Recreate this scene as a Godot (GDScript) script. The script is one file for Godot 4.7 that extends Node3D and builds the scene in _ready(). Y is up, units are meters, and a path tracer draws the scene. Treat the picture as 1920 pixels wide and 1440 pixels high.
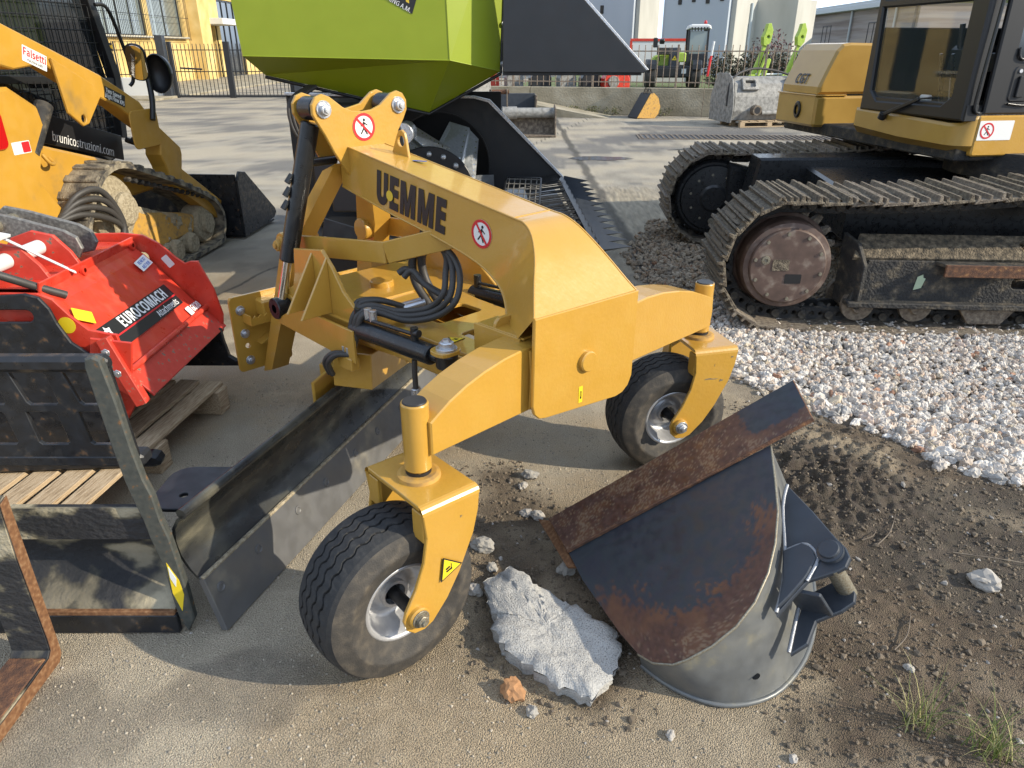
extends Node3D

var rng := RandomNumberGenerator.new()
var M := {}
var used := {}
var tex_cache := {}
var n_big := FastNoiseLite.new()
var n_mid := FastNoiseLite.new()
var n_fine := FastNoiseLite.new()
var n_cell := FastNoiseLite.new()

func _ready() -> void:
	# ---- camera, sky, sun, exposure ----
	var cam := Camera3D.new()
	cam.name = "camera"
	cam.position = Vector3(0, 1.65, 0)
	cam.rotation_degrees = Vector3(-25, 0, 0)
	cam.fov = 56.26
	cam.near = 0.05
	cam.far = 400.0
	add_child(cam)
	var sun := DirectionalLight3D.new()
	sun.name = "sun"
	sun.light_energy = 1.5
	sun.light_color = Color(1.0, 0.955, 0.87)
	sun.light_angular_distance = 0.55
	sun.shadow_enabled = true
	add_child(sun)
	var to_sun := Vector3(0.955, 0.0, 0.30).normalized() * cos(deg_to_rad(27.0)) + Vector3.UP * sin(deg_to_rad(27.0))
	sun.look_at_from_position(Vector3.ZERO, -to_sun, Vector3.UP)
	var env := Environment.new()
	env.background_mode = Environment.BG_SKY
	var sky := Sky.new()
	var sm := ProceduralSkyMaterial.new()
	sm.sky_top_color = Color(0.50, 0.575, 0.68)
	sm.sky_horizon_color = Color(0.76, 0.83, 0.90)
	sm.sky_curve = 0.18
	sm.ground_bottom_color = Color(0.32, 0.29, 0.25)
	sm.ground_horizon_color = Color(0.6, 0.6, 0.58)
	sm.sun_angle_max = 1.0
	sm.sky_cover = cloud_cover()
	sm.sky_cover_modulate = Color(1, 1, 1)
	sky.sky_material = sm
	env.sky = sky
	env.background_energy_multiplier = 1.6
	env.tonemap_mode = Environment.TONE_MAPPER_LINEAR
	env.tonemap_exposure = 1.3
	env.sdfgi_enabled = true
	env.ssao_enabled = true
	env.ssil_enabled = true
	var we := WorldEnvironment.new()
	we.name = "world_environment"
	we.environment = env
	add_child(we)
	# ---- setting, then objects ----
	rng.seed = 7
	n_big.seed = 3; n_big.frequency = 0.35; n_big.fractal_octaves = 4
	n_mid.seed = 5; n_mid.frequency = 3.0; n_mid.fractal_octaves = 4
	n_fine.seed = 9; n_fine.frequency = 14.0; n_fine.fractal_octaves = 3
	n_cell.seed = 11; n_cell.noise_type = FastNoiseLite.TYPE_CELLULAR; n_cell.frequency = 22.0
	n_cell.cellular_return_type = FastNoiseLite.RETURN_DISTANCE2_SUB
	make_materials()
	build_all()

func cloud_cover() -> ImageTexture:
	var w := 512
	var h := 256
	var n := FastNoiseLite.new()
	n.seed = 21; n.frequency = 1.6; n.fractal_octaves = 5
	var im := Image.create(w, h, false, Image.FORMAT_RGBA8)
	for j in h:
		var el := (0.5 - (j + 0.5) / h) * PI
		for i in w:
			var az := (i + 0.5) / w * TAU
			var d := Vector3(cos(el) * cos(az), sin(el), cos(el) * sin(az))
			var q := d / (absf(d.y) + 0.35)
			var v := n.get_noise_3d(q.x * 0.8, q.y * 0.5, q.z * 0.8) * 0.5 + 0.5
			var a := smoothstep(0.42, 0.66, v)
			im.set_pixel(i, j, Color(0.72, 0.74, 0.78, a * 0.75))
	return ImageTexture.create_from_image(im)

# ---------- naming ----------
func numbered(called: String) -> String:
	if not used.has(called):
		used[called] = 0
		return called
	used[called] += 1
	return "%s_%03d" % [called, used[called]]

func tag(o: Node, label: String, category := "", group := "", kind := "") -> void:
	o.set_meta("label", label)
	if category: o.set_meta("category", category)
	if group: o.set_meta("group", group)
	if kind: o.set_meta("kind", kind)

func thing(called: String, label: String, category: String, at := Vector3.ZERO, yaw := 0.0, group := "") -> Node3D:
	var o := Node3D.new()
	o.name = numbered(called)
	add_child(o)
	o.position = at
	o.rotation_degrees.y = yaw
	tag(o, label, category, group)
	return o

func struct(called: String, mesh: Mesh, m: Material, at := Vector3.ZERO, label := "") -> MeshInstance3D:
	var o := MeshInstance3D.new()
	o.name = numbered(called)
	o.mesh = mesh
	o.material_override = m
	add_child(o)
	o.position = at
	o.set_meta("kind", "structure")
	if label: o.set_meta("label", label)
	return o

func part(parent: Node, called: String, mesh: Mesh, m: Material, xf := Transform3D.IDENTITY) -> MeshInstance3D:
	var o := MeshInstance3D.new()
	o.name = called
	o.mesh = mesh
	o.material_override = m
	o.transform = xf
	parent.add_child(o, true)
	return o

func at(x: float, y: float, z: float, rx := 0.0, ry := 0.0, rz := 0.0) -> Transform3D:
	return Transform3D(Basis.from_euler(Vector3(deg_to_rad(rx), deg_to_rad(ry), deg_to_rad(rz))), Vector3(x, y, z))

# plate frames: outline x,y -> the two named axes
func fr_xy(o: Vector3) -> Transform3D: return Transform3D(Basis.IDENTITY, o)
func fr_zy(o: Vector3) -> Transform3D: return Transform3D(Basis(Vector3(0, 0, 1), Vector3(0, 1, 0), Vector3(-1, 0, 0)), o)
func fr_vy(o: Vector3) -> Transform3D: return Transform3D(Basis(Vector3(0, 0, -1), Vector3(0, 1, 0), Vector3(1, 0, 0)), o)
func fr_xv(o: Vector3) -> Transform3D: return Transform3D(Basis(Vector3(1, 0, 0), Vector3(0, 0, -1), Vector3(0, 1, 0)), o)

# ---------- materials ----------
func L(r: float, g: float, b: float) -> Color:
	return Color(r, g, b).linear_to_srgb()

func noise_tex(ramp: Array, freq: float, octs: int, kind: int, sd: int, size := 512) -> NoiseTexture2D:
	var key := str(ramp, freq, octs, kind, sd, size)
	if tex_cache.has(key): return tex_cache[key]
	var n := FastNoiseLite.new()
	n.seed = sd
	n.frequency = freq
	n.fractal_octaves = octs
	n.noise_type = kind
	var t := NoiseTexture2D.new()
	t.width = size; t.height = size
	t.seamless = true
	t.normalize = true
	t.noise = n
	var g := Gradient.new()
	var offs := PackedFloat32Array()
	var cols := PackedColorArray()
	for r in ramp:
		offs.append(r[0]); cols.append(r[1])
	g.offsets = offs
	g.colors = cols
	t.color_ramp = g
	tex_cache[key] = t
	return t

func bump_tex(freq: float, octs: int, sd: int, strength: float, kind := FastNoiseLite.TYPE_SIMPLEX_SMOOTH) -> NoiseTexture2D:
	var key := str("bump", freq, octs, sd, strength, kind)
	if tex_cache.has(key): return tex_cache[key]
	var n := FastNoiseLite.new()
	n.seed = sd
	n.frequency = freq
	n.fractal_octaves = octs
	n.noise_type = kind
	var t := NoiseTexture2D.new()
	t.width = 512; t.height = 512
	t.seamless = true
	t.noise = n
	t.as_normal_map = true
	t.bump_strength = strength
	tex_cache[key] = t
	return t

# o: ramp [[pos, linear colour]], freq, oct, sd, scale, world, bump, bfreq, rr [lo, hi], cc
func mat(called: String, col: Color, rough: float, metal := 0.0, o := {}) -> StandardMaterial3D:
	var m := StandardMaterial3D.new()
	m.resource_name = called
	m.albedo_color = col
	m.roughness = rough
	m.metallic = metal
	var sc: float = o.get("scale", 1.0)
	if o.has("ramp") or o.has("bump") or o.has("rr"):
		m.uv1_triplanar = true
		m.uv1_world_triplanar = o.get("world", false)
		m.uv1_scale = Vector3(sc, sc, sc) * o.get("aniso", Vector3.ONE)
	if o.has("ramp"):
		m.albedo_texture = noise_tex(o.ramp, o.get("freq", 0.01), o.get("oct", 5), o.get("kind", FastNoiseLite.TYPE_SIMPLEX_SMOOTH), o.get("sd", 1), o.get("size", 512))
	if o.has("bump"):
		m.normal_enabled = true
		m.normal_texture = bump_tex(o.get("bfreq", 0.05), o.get("boct", 4), 41, 8.0)
		m.normal_scale = o.bump
	if o.has("rr"):
		var lo: float = o.rr[0]
		var hi: float = o.rr[1]
		m.roughness = 1.0
		m.roughness_texture = noise_tex([[0.25, Color(lo, lo, lo)], [0.75, Color(hi, hi, hi)]], 0.02, 4, FastNoiseLite.TYPE_SIMPLEX_SMOOTH, 4)
		m.roughness_texture_channel = BaseMaterial3D.TEXTURE_CHANNEL_RED
	if o.has("cc"):
		m.clearcoat_enabled = true
		m.clearcoat = o.cc
		m.clearcoat_roughness = 0.07
	if o.get("vc", false):
		m.vertex_color_use_as_albedo = true
	M[called] = m
	return m

# ---------- mesh making ----------
func V2(a: Array) -> PackedVector2Array:
	var p := PackedVector2Array()
	for i in range(0, a.size(), 2): p.append(Vector2(a[i], a[i + 1]))
	return p

func begin() -> SurfaceTool:
	var st := SurfaceTool.new()
	st.begin(Mesh.PRIMITIVE_TRIANGLES)
	st.set_smooth_group(-1)
	return st

func fin(st: SurfaceTool) -> ArrayMesh:
	st.generate_normals()
	return st.commit()

# a, b, c run anticlockwise seen from outside
func tri(st: SurfaceTool, a: Vector3, b: Vector3, c: Vector3) -> void:
	st.add_vertex(a); st.add_vertex(c); st.add_vertex(b)

func quad(st: SurfaceTool, a: Vector3, b: Vector3, c: Vector3, d: Vector3) -> void:
	tri(st, a, b, c); tri(st, a, c, d)

func earclip(p: PackedVector2Array) -> PackedInt32Array:
	var idx := []
	for i in p.size(): idx.append(i)
	var out := PackedInt32Array()
	var guard := 0
	while idx.size() > 3 and guard < 4000:
		guard += 1
		var n := idx.size()
		var found := false
		for i in n:
			var a: Vector2 = p[idx[(i + n - 1) % n]]
			var b: Vector2 = p[idx[i]]
			var c: Vector2 = p[idx[(i + 1) % n]]
			var cr := (b - a).cross(c - b)
			if cr <= 1e-10:
				if cr > -1e-10 and (c - b).dot(b - a) >= 0.0:
					idx.remove_at(i); found = true
					break
				continue
			var ok := true
			for k in n:
				var q: Vector2 = p[idx[k]]
				if q.is_equal_approx(a) or q.is_equal_approx(b) or q.is_equal_approx(c): continue
				if (b - a).cross(q - a) >= -1e-9 and (c - b).cross(q - b) >= -1e-9 and (a - c).cross(q - c) >= -1e-9:
					ok = false
					break
			if ok:
				out.append(idx[(i + n - 1) % n]); out.append(idx[i]); out.append(idx[(i + 1) % n])
				idx.remove_at(i); found = true
				break
		if not found: break
	if idx.size() == 3:
		out.append(idx[0]); out.append(idx[1]); out.append(idx[2])
	return out

func ccw(p: PackedVector2Array) -> PackedVector2Array:
	var q := p.duplicate()
	if Geometry2D.is_polygon_clockwise(q) == true: q.reverse()
	# Geometry2D counts with y down; keep the positive area
	var ar := 0.0
	for i in q.size(): ar += q[i].cross(q[(i + 1) % q.size()])
	if ar < 0.0: q.reverse()
	return q

func inset(p: PackedVector2Array, d: float) -> PackedVector2Array:
	var o := PackedVector2Array()
	var n := p.size()
	for i in n:
		var e1 := (p[i] - p[(i + n - 1) % n]).normalized()
		var e2 := (p[(i + 1) % n] - p[i]).normalized()
		var n1 := Vector2(-e1.y, e1.x)
		var n2 := Vector2(-e2.y, e2.x)
		var k := 1.0 + n1.dot(n2)
		o.append(p[i] + (n1 + n2) * d / maxf(k, 0.35))
	return o

func bridge(outer: PackedVector2Array, hole: PackedVector2Array) -> PackedVector2Array:
	# hole runs clockwise; join it to the outer ring at the nearest pair
	var bi := 0
	var bj := 0
	var best := 1e9
	for i in outer.size():
		for j in hole.size():
			var d := outer[i].distance_squared_to(hole[j])
			if d < best: best = d; bi = i; bj = j
	var o := PackedVector2Array()
	for i in range(0, bi + 1): o.append(outer[i])
	for k in hole.size() + 1: o.append(hole[(bj + k) % hole.size()])
	for i in range(bi, outer.size()): o.append(outer[i])
	return o

# a flat plate: the outline lies in x, y; thickness t is centred on z; edges chamfered by bev
func plate_on(st: SurfaceTool, outline: PackedVector2Array, t: float, bev := 0.002, holes := [], xf := Transform3D.IDENTITY) -> void:
	var rings := [ccw(outline)]
	for h in holes:
		var q := ccw(h)
		q.reverse()
		rings.append(q)
	var caps := []
	for r in rings: caps.append(inset(r, bev))
	var cap: PackedVector2Array = caps[0]
	for i in range(1, caps.size()): cap = bridge(cap, caps[i])
	var ids := earclip(cap)
	var z := t * 0.5
	for i in range(0, ids.size(), 3):
		var a := cap[ids[i]]
		var b := cap[ids[i + 1]]
		var c := cap[ids[i + 2]]
		tri(st, xf * Vector3(a.x, a.y, z), xf * Vector3(b.x, b.y, z), xf * Vector3(c.x, c.y, z))
		tri(st, xf * Vector3(a.x, a.y, -z), xf * Vector3(c.x, c.y, -z), xf * Vector3(b.x, b.y, -z))
	for k in rings.size():
		var r: PackedVector2Array = rings[k]
		var s: PackedVector2Array = caps[k]
		var n := r.size()
		for i in n:
			var j := (i + 1) % n
			var zb := z - bev
			var a := xf * Vector3(r[i].x, r[i].y, -zb)
			var b := xf * Vector3(r[j].x, r[j].y, -zb)
			var c := xf * Vector3(r[j].x, r[j].y, zb)
			var d := xf * Vector3(r[i].x, r[i].y, zb)
			quad(st, a, b, c, d)
			if bev > 0.0:
				quad(st, d, c, xf * Vector3(s[j].x, s[j].y, z), xf * Vector3(s[i].x, s[i].y, z))
				quad(st, xf * Vector3(s[i].x, s[i].y, -z), xf * Vector3(s[j].x, s[j].y, -z), b, a)

func plate(outline: PackedVector2Array, t: float, bev := 0.002, holes := []) -> ArrayMesh:
	var st := begin()
	plate_on(st, outline, t, bev, holes)
	return fin(st)

func rrect(x0: float, y0: float, x1: float, y1: float, r := 0.01, n := 4) -> PackedVector2Array:
	var p := PackedVector2Array()
	for q in [[x1 - r, y0 + r, -90], [x1 - r, y1 - r, 0], [x0 + r, y1 - r, 90], [x0 + r, y0 + r, 180]]:
		for i in n + 1:
			var a := deg_to_rad(q[2] + 90.0 * i / n)
			p.append(Vector2(q[0] + r * cos(a), q[1] + r * sin(a)))
	return p

func circ(cx: float, cy: float, r: float, n := 20) -> PackedVector2Array:
	var p := PackedVector2Array()
	for i in n: p.append(Vector2(cx + r * cos(TAU * i / n), cy + r * sin(TAU * i / n)))
	return p

func chamf(w: float, h: float, c: float) -> PackedVector2Array:
	return V2([-w / 2 + c, -h / 2, w / 2 - c, -h / 2, w / 2, -h / 2 + c, w / 2, h / 2 - c, w / 2 - c, h / 2, -w / 2 + c, h / 2, -w / 2, h / 2 - c, -w / 2, -h / 2 + c])

func box(w: float, h: float, d: float, c := 0.004) -> ArrayMesh:
	return plate(chamf(w, h, c), d, c)

func box_on(st: SurfaceTool, w: float, h: float, d: float, xf: Transform3D, c := 0.004) -> void:
	plate_on(st, chamf(w, h, c), d, c, [], xf)

func along(a: Vector3, b: Vector3, up := Vector3.UP) -> Transform3D:
	var z := (b - a).normalized()
	if absf(z.dot(up)) > 0.98: up = Vector3.RIGHT
	var x := up.cross(z).normalized()
	return Transform3D(Basis(x, z.cross(x), z), (a + b) * 0.5)

func bar(parent: Node, called: String, a: Vector3, b: Vector3, w: float, h: float, m: Material, up := Vector3.UP, c := 0.003) -> MeshInstance3D:
	return part(parent, called, box(w, h, a.distance_to(b), c), m, along(a, b, up))

func bar_on(st: SurfaceTool, a: Vector3, b: Vector3, w: float, h: float, up := Vector3.UP, c := 0.003) -> void:
	box_on(st, w, h, a.distance_to(b), along(a, b, up), c)

# profile: [radius, height] pairs run upwards on the outside, spun about y
func lathe_on(st: SurfaceTool, prof: PackedVector2Array, seg := 24, xf := Transform3D.IDENTITY, soft := false) -> void:
	for k in prof.size() - 1:
		st.set_smooth_group(1 if soft else k + 1)
		for i in seg:
			var a0 := TAU * i / seg
			var a1 := TAU * (i + 1) / seg
			var p := prof[k]
			var q := prof[k + 1]
			var A := xf * Vector3(p.x * cos(a0), p.y, p.x * sin(a0))
			var B := xf * Vector3(p.x * cos(a1), p.y, p.x * sin(a1))
			var C := xf * Vector3(q.x * cos(a1), q.y, q.x * sin(a1))
			var D := xf * Vector3(q.x * cos(a0), q.y, q.x * sin(a0))
			if p.x < 1e-5: tri(st, A, D, C)
			elif q.x < 1e-5: tri(st, A, D, B)
			else:
				tri(st, A, D, C); tri(st, A, C, B)
	st.set_smooth_group(-1)

func lathe(prof: PackedVector2Array, seg := 24, soft := false) -> ArrayMesh:
	var st := begin()
	lathe_on(st, prof, seg, Transform3D.IDENTITY, soft)
	return fin(st)

func cyl_prof(r: float, h: float, c: float) -> PackedVector2Array:
	return V2([0, -h / 2, r - c, -h / 2, r, -h / 2 + c, r, h / 2 - c, r - c, h / 2, 0, h / 2])

func along_y(a: Vector3, b: Vector3) -> Transform3D:
	var y := (b - a).normalized()
	var ref := Vector3.RIGHT if absf(y.x) < 0.9 else Vector3.FORWARD
	var x := ref.cross(y).normalized()
	return Transform3D(Basis(x, y, x.cross(y)), (a + b) * 0.5)

func rod(parent: Node, called: String, a: Vector3, b: Vector3, r: float, m: Material, seg := 16, c := 0.002) -> MeshInstance3D:
	return part(parent, called, lathe(cyl_prof(r, a.distance_to(b), minf(c, r * 0.4)), seg), m, along_y(a, b))

func rod_on(st: SurfaceTool, a: Vector3, b: Vector3, r: float, seg := 10, c := 0.001) -> void:
	lathe_on(st, cyl_prof(r, a.distance_to(b), minf(c, r * 0.4)), seg, along_y(a, b))

func spline(p: Array, n := 6) -> PackedVector3Array:
	var o := PackedVector3Array()
	for i in p.size() - 1:
		var a: Vector3 = p[maxi(i - 1, 0)]
		var b: Vector3 = p[i]
		var c: Vector3 = p[i + 1]
		var d: Vector3 = p[mini(i + 2, p.size() - 1)]
		for k in n: o.append(b.cubic_interpolate(c, a, d, float(k) / n))
	o.append(p[p.size() - 1])
	return o

func tube_on(st: SurfaceTool, p: PackedVector3Array, r: float, seg := 8, taper := 1.0) -> void:
	var t := (p[1] - p[0]).normalized()
	var x := (Vector3.UP if absf(t.y) < 0.9 else Vector3.RIGHT).cross(t).normalized()
	var rings := []
	for i in p.size():
		var tt := (p[mini(i + 1, p.size() - 1)] - p[maxi(i - 1, 0)]).normalized()
		x = (x - tt * x.dot(tt)).normalized()
		var y := tt.cross(x)
		var ring := []
		var rr := r * lerpf(1.0, taper, float(i) / (p.size() - 1))
		for k in seg:
			var a := TAU * k / seg
			ring.append(p[i] + (x * cos(a) + y * sin(a)) * rr)
		rings.append(ring)
	st.set_smooth_group(1)
	for i in rings.size() - 1:
		for k in seg:
			var l := (k + 1) % seg
			quad(st, rings[i][k], rings[i][l], rings[i + 1][l], rings[i + 1][k])
	st.set_smooth_group(-1)
	for k in range(1, seg - 1):
		tri(st, rings[0][0], rings[0][k + 1], rings[0][k])
		var e: Array = rings[rings.size() - 1]
		tri(st, e[0], e[k], e[k + 1])

func tube(parent: Node, called: String, p: Array, r: float, m: Material, seg := 8, n := 6) -> MeshInstance3D:
	var st := begin()
	tube_on(st, spline(p, n), r, seg)
	return part(parent, called, fin(st), m)

# rings: arrays of points, each ring running the same way; faces look to the right-hand outside
func loft_on(st: SurfaceTool, rings: Array, closed := true, soft := true) -> void:
	if soft: st.set_smooth_group(1)
	for i in rings.size() - 1:
		var a: Array = rings[i]
		var b: Array = rings[i + 1]
		var n := a.size()
		for k in (n if closed else n - 1):
			var l := (k + 1) % n
			quad(st, a[k], a[l], b[l], b[k])
	st.set_smooth_group(-1)

func bolt(parent: Node, called: String, p: Vector3, dir: Vector3, r: float, m: Material) -> MeshInstance3D:
	var st := begin()
	lathe_on(st, V2([0, -0.002, r * 1.55, -0.002, r * 1.55, r * 0.25, r * 1.5, r * 0.3, 0, r * 0.3]), 16)
	lathe_on(st, V2([r * 1.1, r * 0.3, r * 1.1, r * 1.0, r * 0.95, r * 1.15, r * 0.6, r * 1.18, r * 0.55, r * 1.5, 0, r * 1.52]), 6)
	return part(parent, called, fin(st), m, along_y(p, p + dir * 0.0001))

func text(parent: Node, called: String, s: String, size: float, m: Material, xf: Transform3D, weight := 700, depth := 0.0015, sx := 1.0) -> MeshInstance3D:
	var t := TextMesh.new()
	var f := SystemFont.new()
	f.font_names = PackedStringArray(["Droid Sans"])
	f.font_weight = weight
	if weight >= 900:
		var fv := FontVariation.new()
		fv.base_font = f
		fv.variation_embolden = 1.1
		t.font = fv
	else: t.font = f
	t.text = s
	t.font_size = 48
	t.pixel_size = size / 48.0
	t.depth = depth
	t.curve_step = 3.0
	t.horizontal_alignment = HORIZONTAL_ALIGNMENT_CENTER
	t.vertical_alignment = VERTICAL_ALIGNMENT_CENTER
	return part(parent, called, t, m, xf * Transform3D(Basis.from_scale(Vector3(sx, 1, 1)), Vector3.ZERO))

# round "no pedestrians" sticker facing +z of xf
func no_walk(parent: Node, xf: Transform3D, r: float) -> void:
	var d := part(parent, "sticker", plate(circ(0, 0, r, 32), 0.001, 0.0), M.sticker_white, xf)
	var st := begin()
	plate_on(st, circ(0, 0, r, 32), 0.001, 0.0, [circ(0, 0, r * 0.8, 32)])
	var a := Vector2(-0.62, 0.62) * r
	var b := Vector2(0.62, -0.62) * r
	var w := Vector2(0.06, 0.06) * r
	plate_on(st, PackedVector2Array([a - w, b - w, b + w, a + w]), 0.001, 0.0, [], at(0, 0, 0.0006))
	part(d, "red_ring", fin(st), M.sticker_red, at(0, 0, 0.001))
	st = begin()
	plate_on(st, circ(0.04 * r, 0.5 * r, 0.11 * r, 12), 0.0008, 0.0)
	for s in [[0.0, 0.36, -0.02, -0.08, 0.13], [-0.02, -0.08, -0.3, -0.5, 0.09], [-0.02, -0.08, 0.26, -0.56, 0.09], [0.02, 0.3, -0.3, 0.05, 0.07], [0.02, 0.3, 0.33, 0.1, 0.07]]:
		var p := Vector2(s[0], s[1]) * r
		var q := Vector2(s[2], s[3]) * r
		var nn: Vector2 = (q - p).orthogonal().normalized() * s[4] * r * 0.6
		plate_on(st, PackedVector2Array([p - nn, q - nn, q + nn, p + nn]), 0.0008, 0.0)
	part(d, "walking_figure", fin(st), M.print_black, at(0, 0, 0.0009))

func warn_triangle(parent: Node, xf: Transform3D, r: float) -> void:
	var d := part(parent, "sticker", plate(V2([-r, -0.6 * r, r, -0.6 * r, 0, 1.1 * r]), 0.001, 0.0), M.print_black, xf)
	part(d, "yellow_field", plate(V2([-0.84 * r, -0.5 * r, 0.84 * r, -0.5 * r, 0, 0.93 * r]), 0.0008, 0.0), M.sticker_yellow, at(0, 0, 0.001))
	var st := begin()
	for s in [[-0.3, -0.2, 0.2, -0.2], [-0.25, 0.0, 0.1, 0.05], [0.1, -0.3, 0.3, 0.2]]:
		plate_on(st, PackedVector2Array([Vector2(s[0], s[1]) * r, Vector2(s[2], s[3] - 0.06) * r, Vector2(s[2], s[3] + 0.08) * r, Vector2(s[0], s[1] + 0.14) * r]), 0.0008, 0.0)
	part(d, "pictogram", fin(st), M.print_black, at(0, 0, 0.0018))

func make_materials() -> void:
	var w := L(1, 1, 1)
	mat("yellow", w, 0.34, 0.0, {"ramp": [[0.0, L(0.455, 0.25, 0.036)], [0.5, L(0.475, 0.262, 0.04)], [1.0, L(0.485, 0.275, 0.046)]], "freq": 0.008, "scale": 1.3, "sd": 2, "bump": 0.04, "bfreq": 0.08, "rr": [0.3, 0.4], "cc": 0.55})
	mat("cat_yellow", w, 0.5, 0.0, {"ramp": [[0.0, L(0.30, 0.18, 0.05)], [0.3, L(0.46, 0.245, 0.03)], [1.0, L(0.50, 0.27, 0.035)]], "freq": 0.006, "scale": 0.8, "sd": 4, "rr": [0.35, 0.6]})
	mat("tan_yellow", w, 0.4, 0.0, {"ramp": [[0.0, L(0.36, 0.21, 0.04)], [1.0, L(0.44, 0.27, 0.06)]], "freq": 0.006, "scale": 0.9, "sd": 6, "cc": 0.3})
	mat("worn_yellow", w, 0.6, 0.0, {"ramp": [[0.0, L(0.2, 0.13, 0.07)], [0.4, L(0.45, 0.25, 0.05)], [0.6, L(0.5, 0.28, 0.05)], [1.0, L(0.33, 0.2, 0.09)]], "freq": 0.015, "scale": 1.5, "sd": 8})
	mat("black_paint", w, 0.32, 0.0, {"ramp": [[0.0, L(0.011, 0.012, 0.013)], [1.0, L(0.015, 0.016, 0.018)]], "freq": 0.02, "scale": 2.0, "sd": 10, "rr": [0.25, 0.36]})
	mat("satin_black", L(0.013, 0.013, 0.014), 0.42)
	mat("rubber", w, 0.8, 0.0, {"ramp": [[0.0, L(0.016, 0.016, 0.017)], [0.6, L(0.026, 0.026, 0.026)], [1.0, L(0.05, 0.047, 0.042)]], "freq": 0.02, "scale": 4.0, "sd": 12, "bump": 0.25, "bfreq": 0.15})
	mat("sidewall", w, 0.75, 0.0, {"ramp": [[0.0, L(0.022, 0.021, 0.02)], [0.5, L(0.045, 0.04, 0.034)], [1.0, L(0.12, 0.098, 0.07)]], "freq": 0.012, "scale": 3.0, "sd": 13, "bump": 0.2, "bfreq": 0.1})
	mat("hose", w, 0.55, 0.0, {"ramp": [[0.0, L(0.02, 0.019, 0.018)], [1.0, L(0.07, 0.062, 0.054)]], "freq": 0.05, "scale": 8.0, "sd": 14})
	mat("zinc", w, 0.35, 0.85, {"ramp": [[0.0, L(0.45, 0.46, 0.48)], [1.0, L(0.68, 0.69, 0.70)]], "freq": 0.03, "scale": 4.0, "sd": 15, "rr": [0.25, 0.5]})
	mat("chrome", L(0.75, 0.76, 0.78), 0.12, 1.0)
	mat("rim_silver", w, 0.38, 0.6, {"ramp": [[0.0, L(0.42, 0.42, 0.43)], [1.0, L(0.58, 0.58, 0.58)]], "freq": 0.03, "scale": 3.0, "sd": 16})
	mat("galv", w, 0.4, 0.75, {"ramp": [[0.0, L(0.36, 0.38, 0.40)], [0.5, L(0.5, 0.52, 0.54)], [1.0, L(0.62, 0.64, 0.66)]], "freq": 0.04, "scale": 3.0, "sd": 17, "kind": FastNoiseLite.TYPE_CELLULAR, "rr": [0.25, 0.55]})
	mat("pin_steel", w, 0.5, 0.5, {"ramp": [[0.0, L(0.16, 0.09, 0.05)], [0.35, L(0.2, 0.18, 0.13)], [1.0, L(0.34, 0.32, 0.27)]], "freq": 0.04, "scale": 6.0, "sd": 18})
	mat("steel_blade", w, 0.45, 0.35, {"ramp": [[0.0, L(0.12, 0.12, 0.122)], [0.5, L(0.135, 0.135, 0.135)], [0.8, L(0.15, 0.146, 0.137)], [1.0, L(0.25, 0.23, 0.185)]], "freq": 0.006, "oct": 7, "scale": 1.0, "sd": 19, "rr": [0.3, 0.6]})
	mat("mould_black", w, 0.25, 0.1, {"ramp": [[0.0, L(0.012, 0.013, 0.014)], [0.4, L(0.024, 0.025, 0.025)], [0.66, L(0.05, 0.049, 0.04)], [1.0, L(0.13, 0.12, 0.085)]], "freq": 0.007, "oct": 6, "scale": 1.0, "aniso": Vector3(1, 2.5, 1), "sd": 20, "rr": [0.18, 0.42]})
	mat("black_scuffed", w, 0.5, 0.1, {"ramp": [[0.0, L(0.011, 0.012, 0.014)], [0.62, L(0.017, 0.018, 0.021)], [0.74, L(0.035, 0.032, 0.03)], [0.84, L(0.11, 0.06, 0.032)], [1.0, L(0.2, 0.13, 0.08)]], "freq": 0.02, "oct": 6, "scale": 1.6, "sd": 22, "rr": [0.25, 0.6]})
	mat("black_muddy", w, 0.7, 0.0, {"ramp": [[0.0, L(0.013, 0.014, 0.016)], [0.46, L(0.022, 0.022, 0.024)], [0.54, L(0.09, 0.08, 0.055)], [0.66, L(0.30, 0.26, 0.175)], [1.0, L(0.40, 0.35, 0.25)]], "freq": 0.006, "oct": 8, "scale": 1.1, "aniso": Vector3(1, 1.6, 1), "sd": 23, "bump": 0.35, "bfreq": 0.05})
	mat("worn_edge", w, 0.55, 0.3, {"ramp": [[0.0, L(0.05, 0.055, 0.05)], [0.6, L(0.08, 0.085, 0.076)], [0.78, L(0.10, 0.09, 0.07)], [0.86, L(0.2, 0.1, 0.045)], [1.0, L(0.28, 0.16, 0.08)]], "freq": 0.03, "oct": 5, "scale": 2.2, "sd": 24})
	mat("rust", w, 0.85, 0.0, {"ramp": [[0.0, L(0.05, 0.028, 0.02)], [0.4, L(0.095, 0.045, 0.026)], [0.7, L(0.15, 0.07, 0.035)], [0.85, L(0.26, 0.13, 0.05)], [1.0, L(0.36, 0.25, 0.12)]], "freq": 0.02, "oct": 6, "scale": 2.2, "sd": 25, "bump": 0.3, "bfreq": 0.12})
	mat("orange_rust", w, 0.85, 0.0, {"ramp": [[0.0, L(0.1, 0.045, 0.02)], [0.5, L(0.17, 0.078, 0.032)], [1.0, L(0.28, 0.17, 0.09)]], "freq": 0.03, "oct": 5, "scale": 3.0, "sd": 26})
	mat("slate_paint", w, 0.42, 0.0, {"ramp": [[0.0, L(0.028, 0.033, 0.042)], [1.0, L(0.042, 0.049, 0.06)]], "freq": 0.01, "scale": 1.5, "sd": 27, "rr": [0.3, 0.5]})
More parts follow.
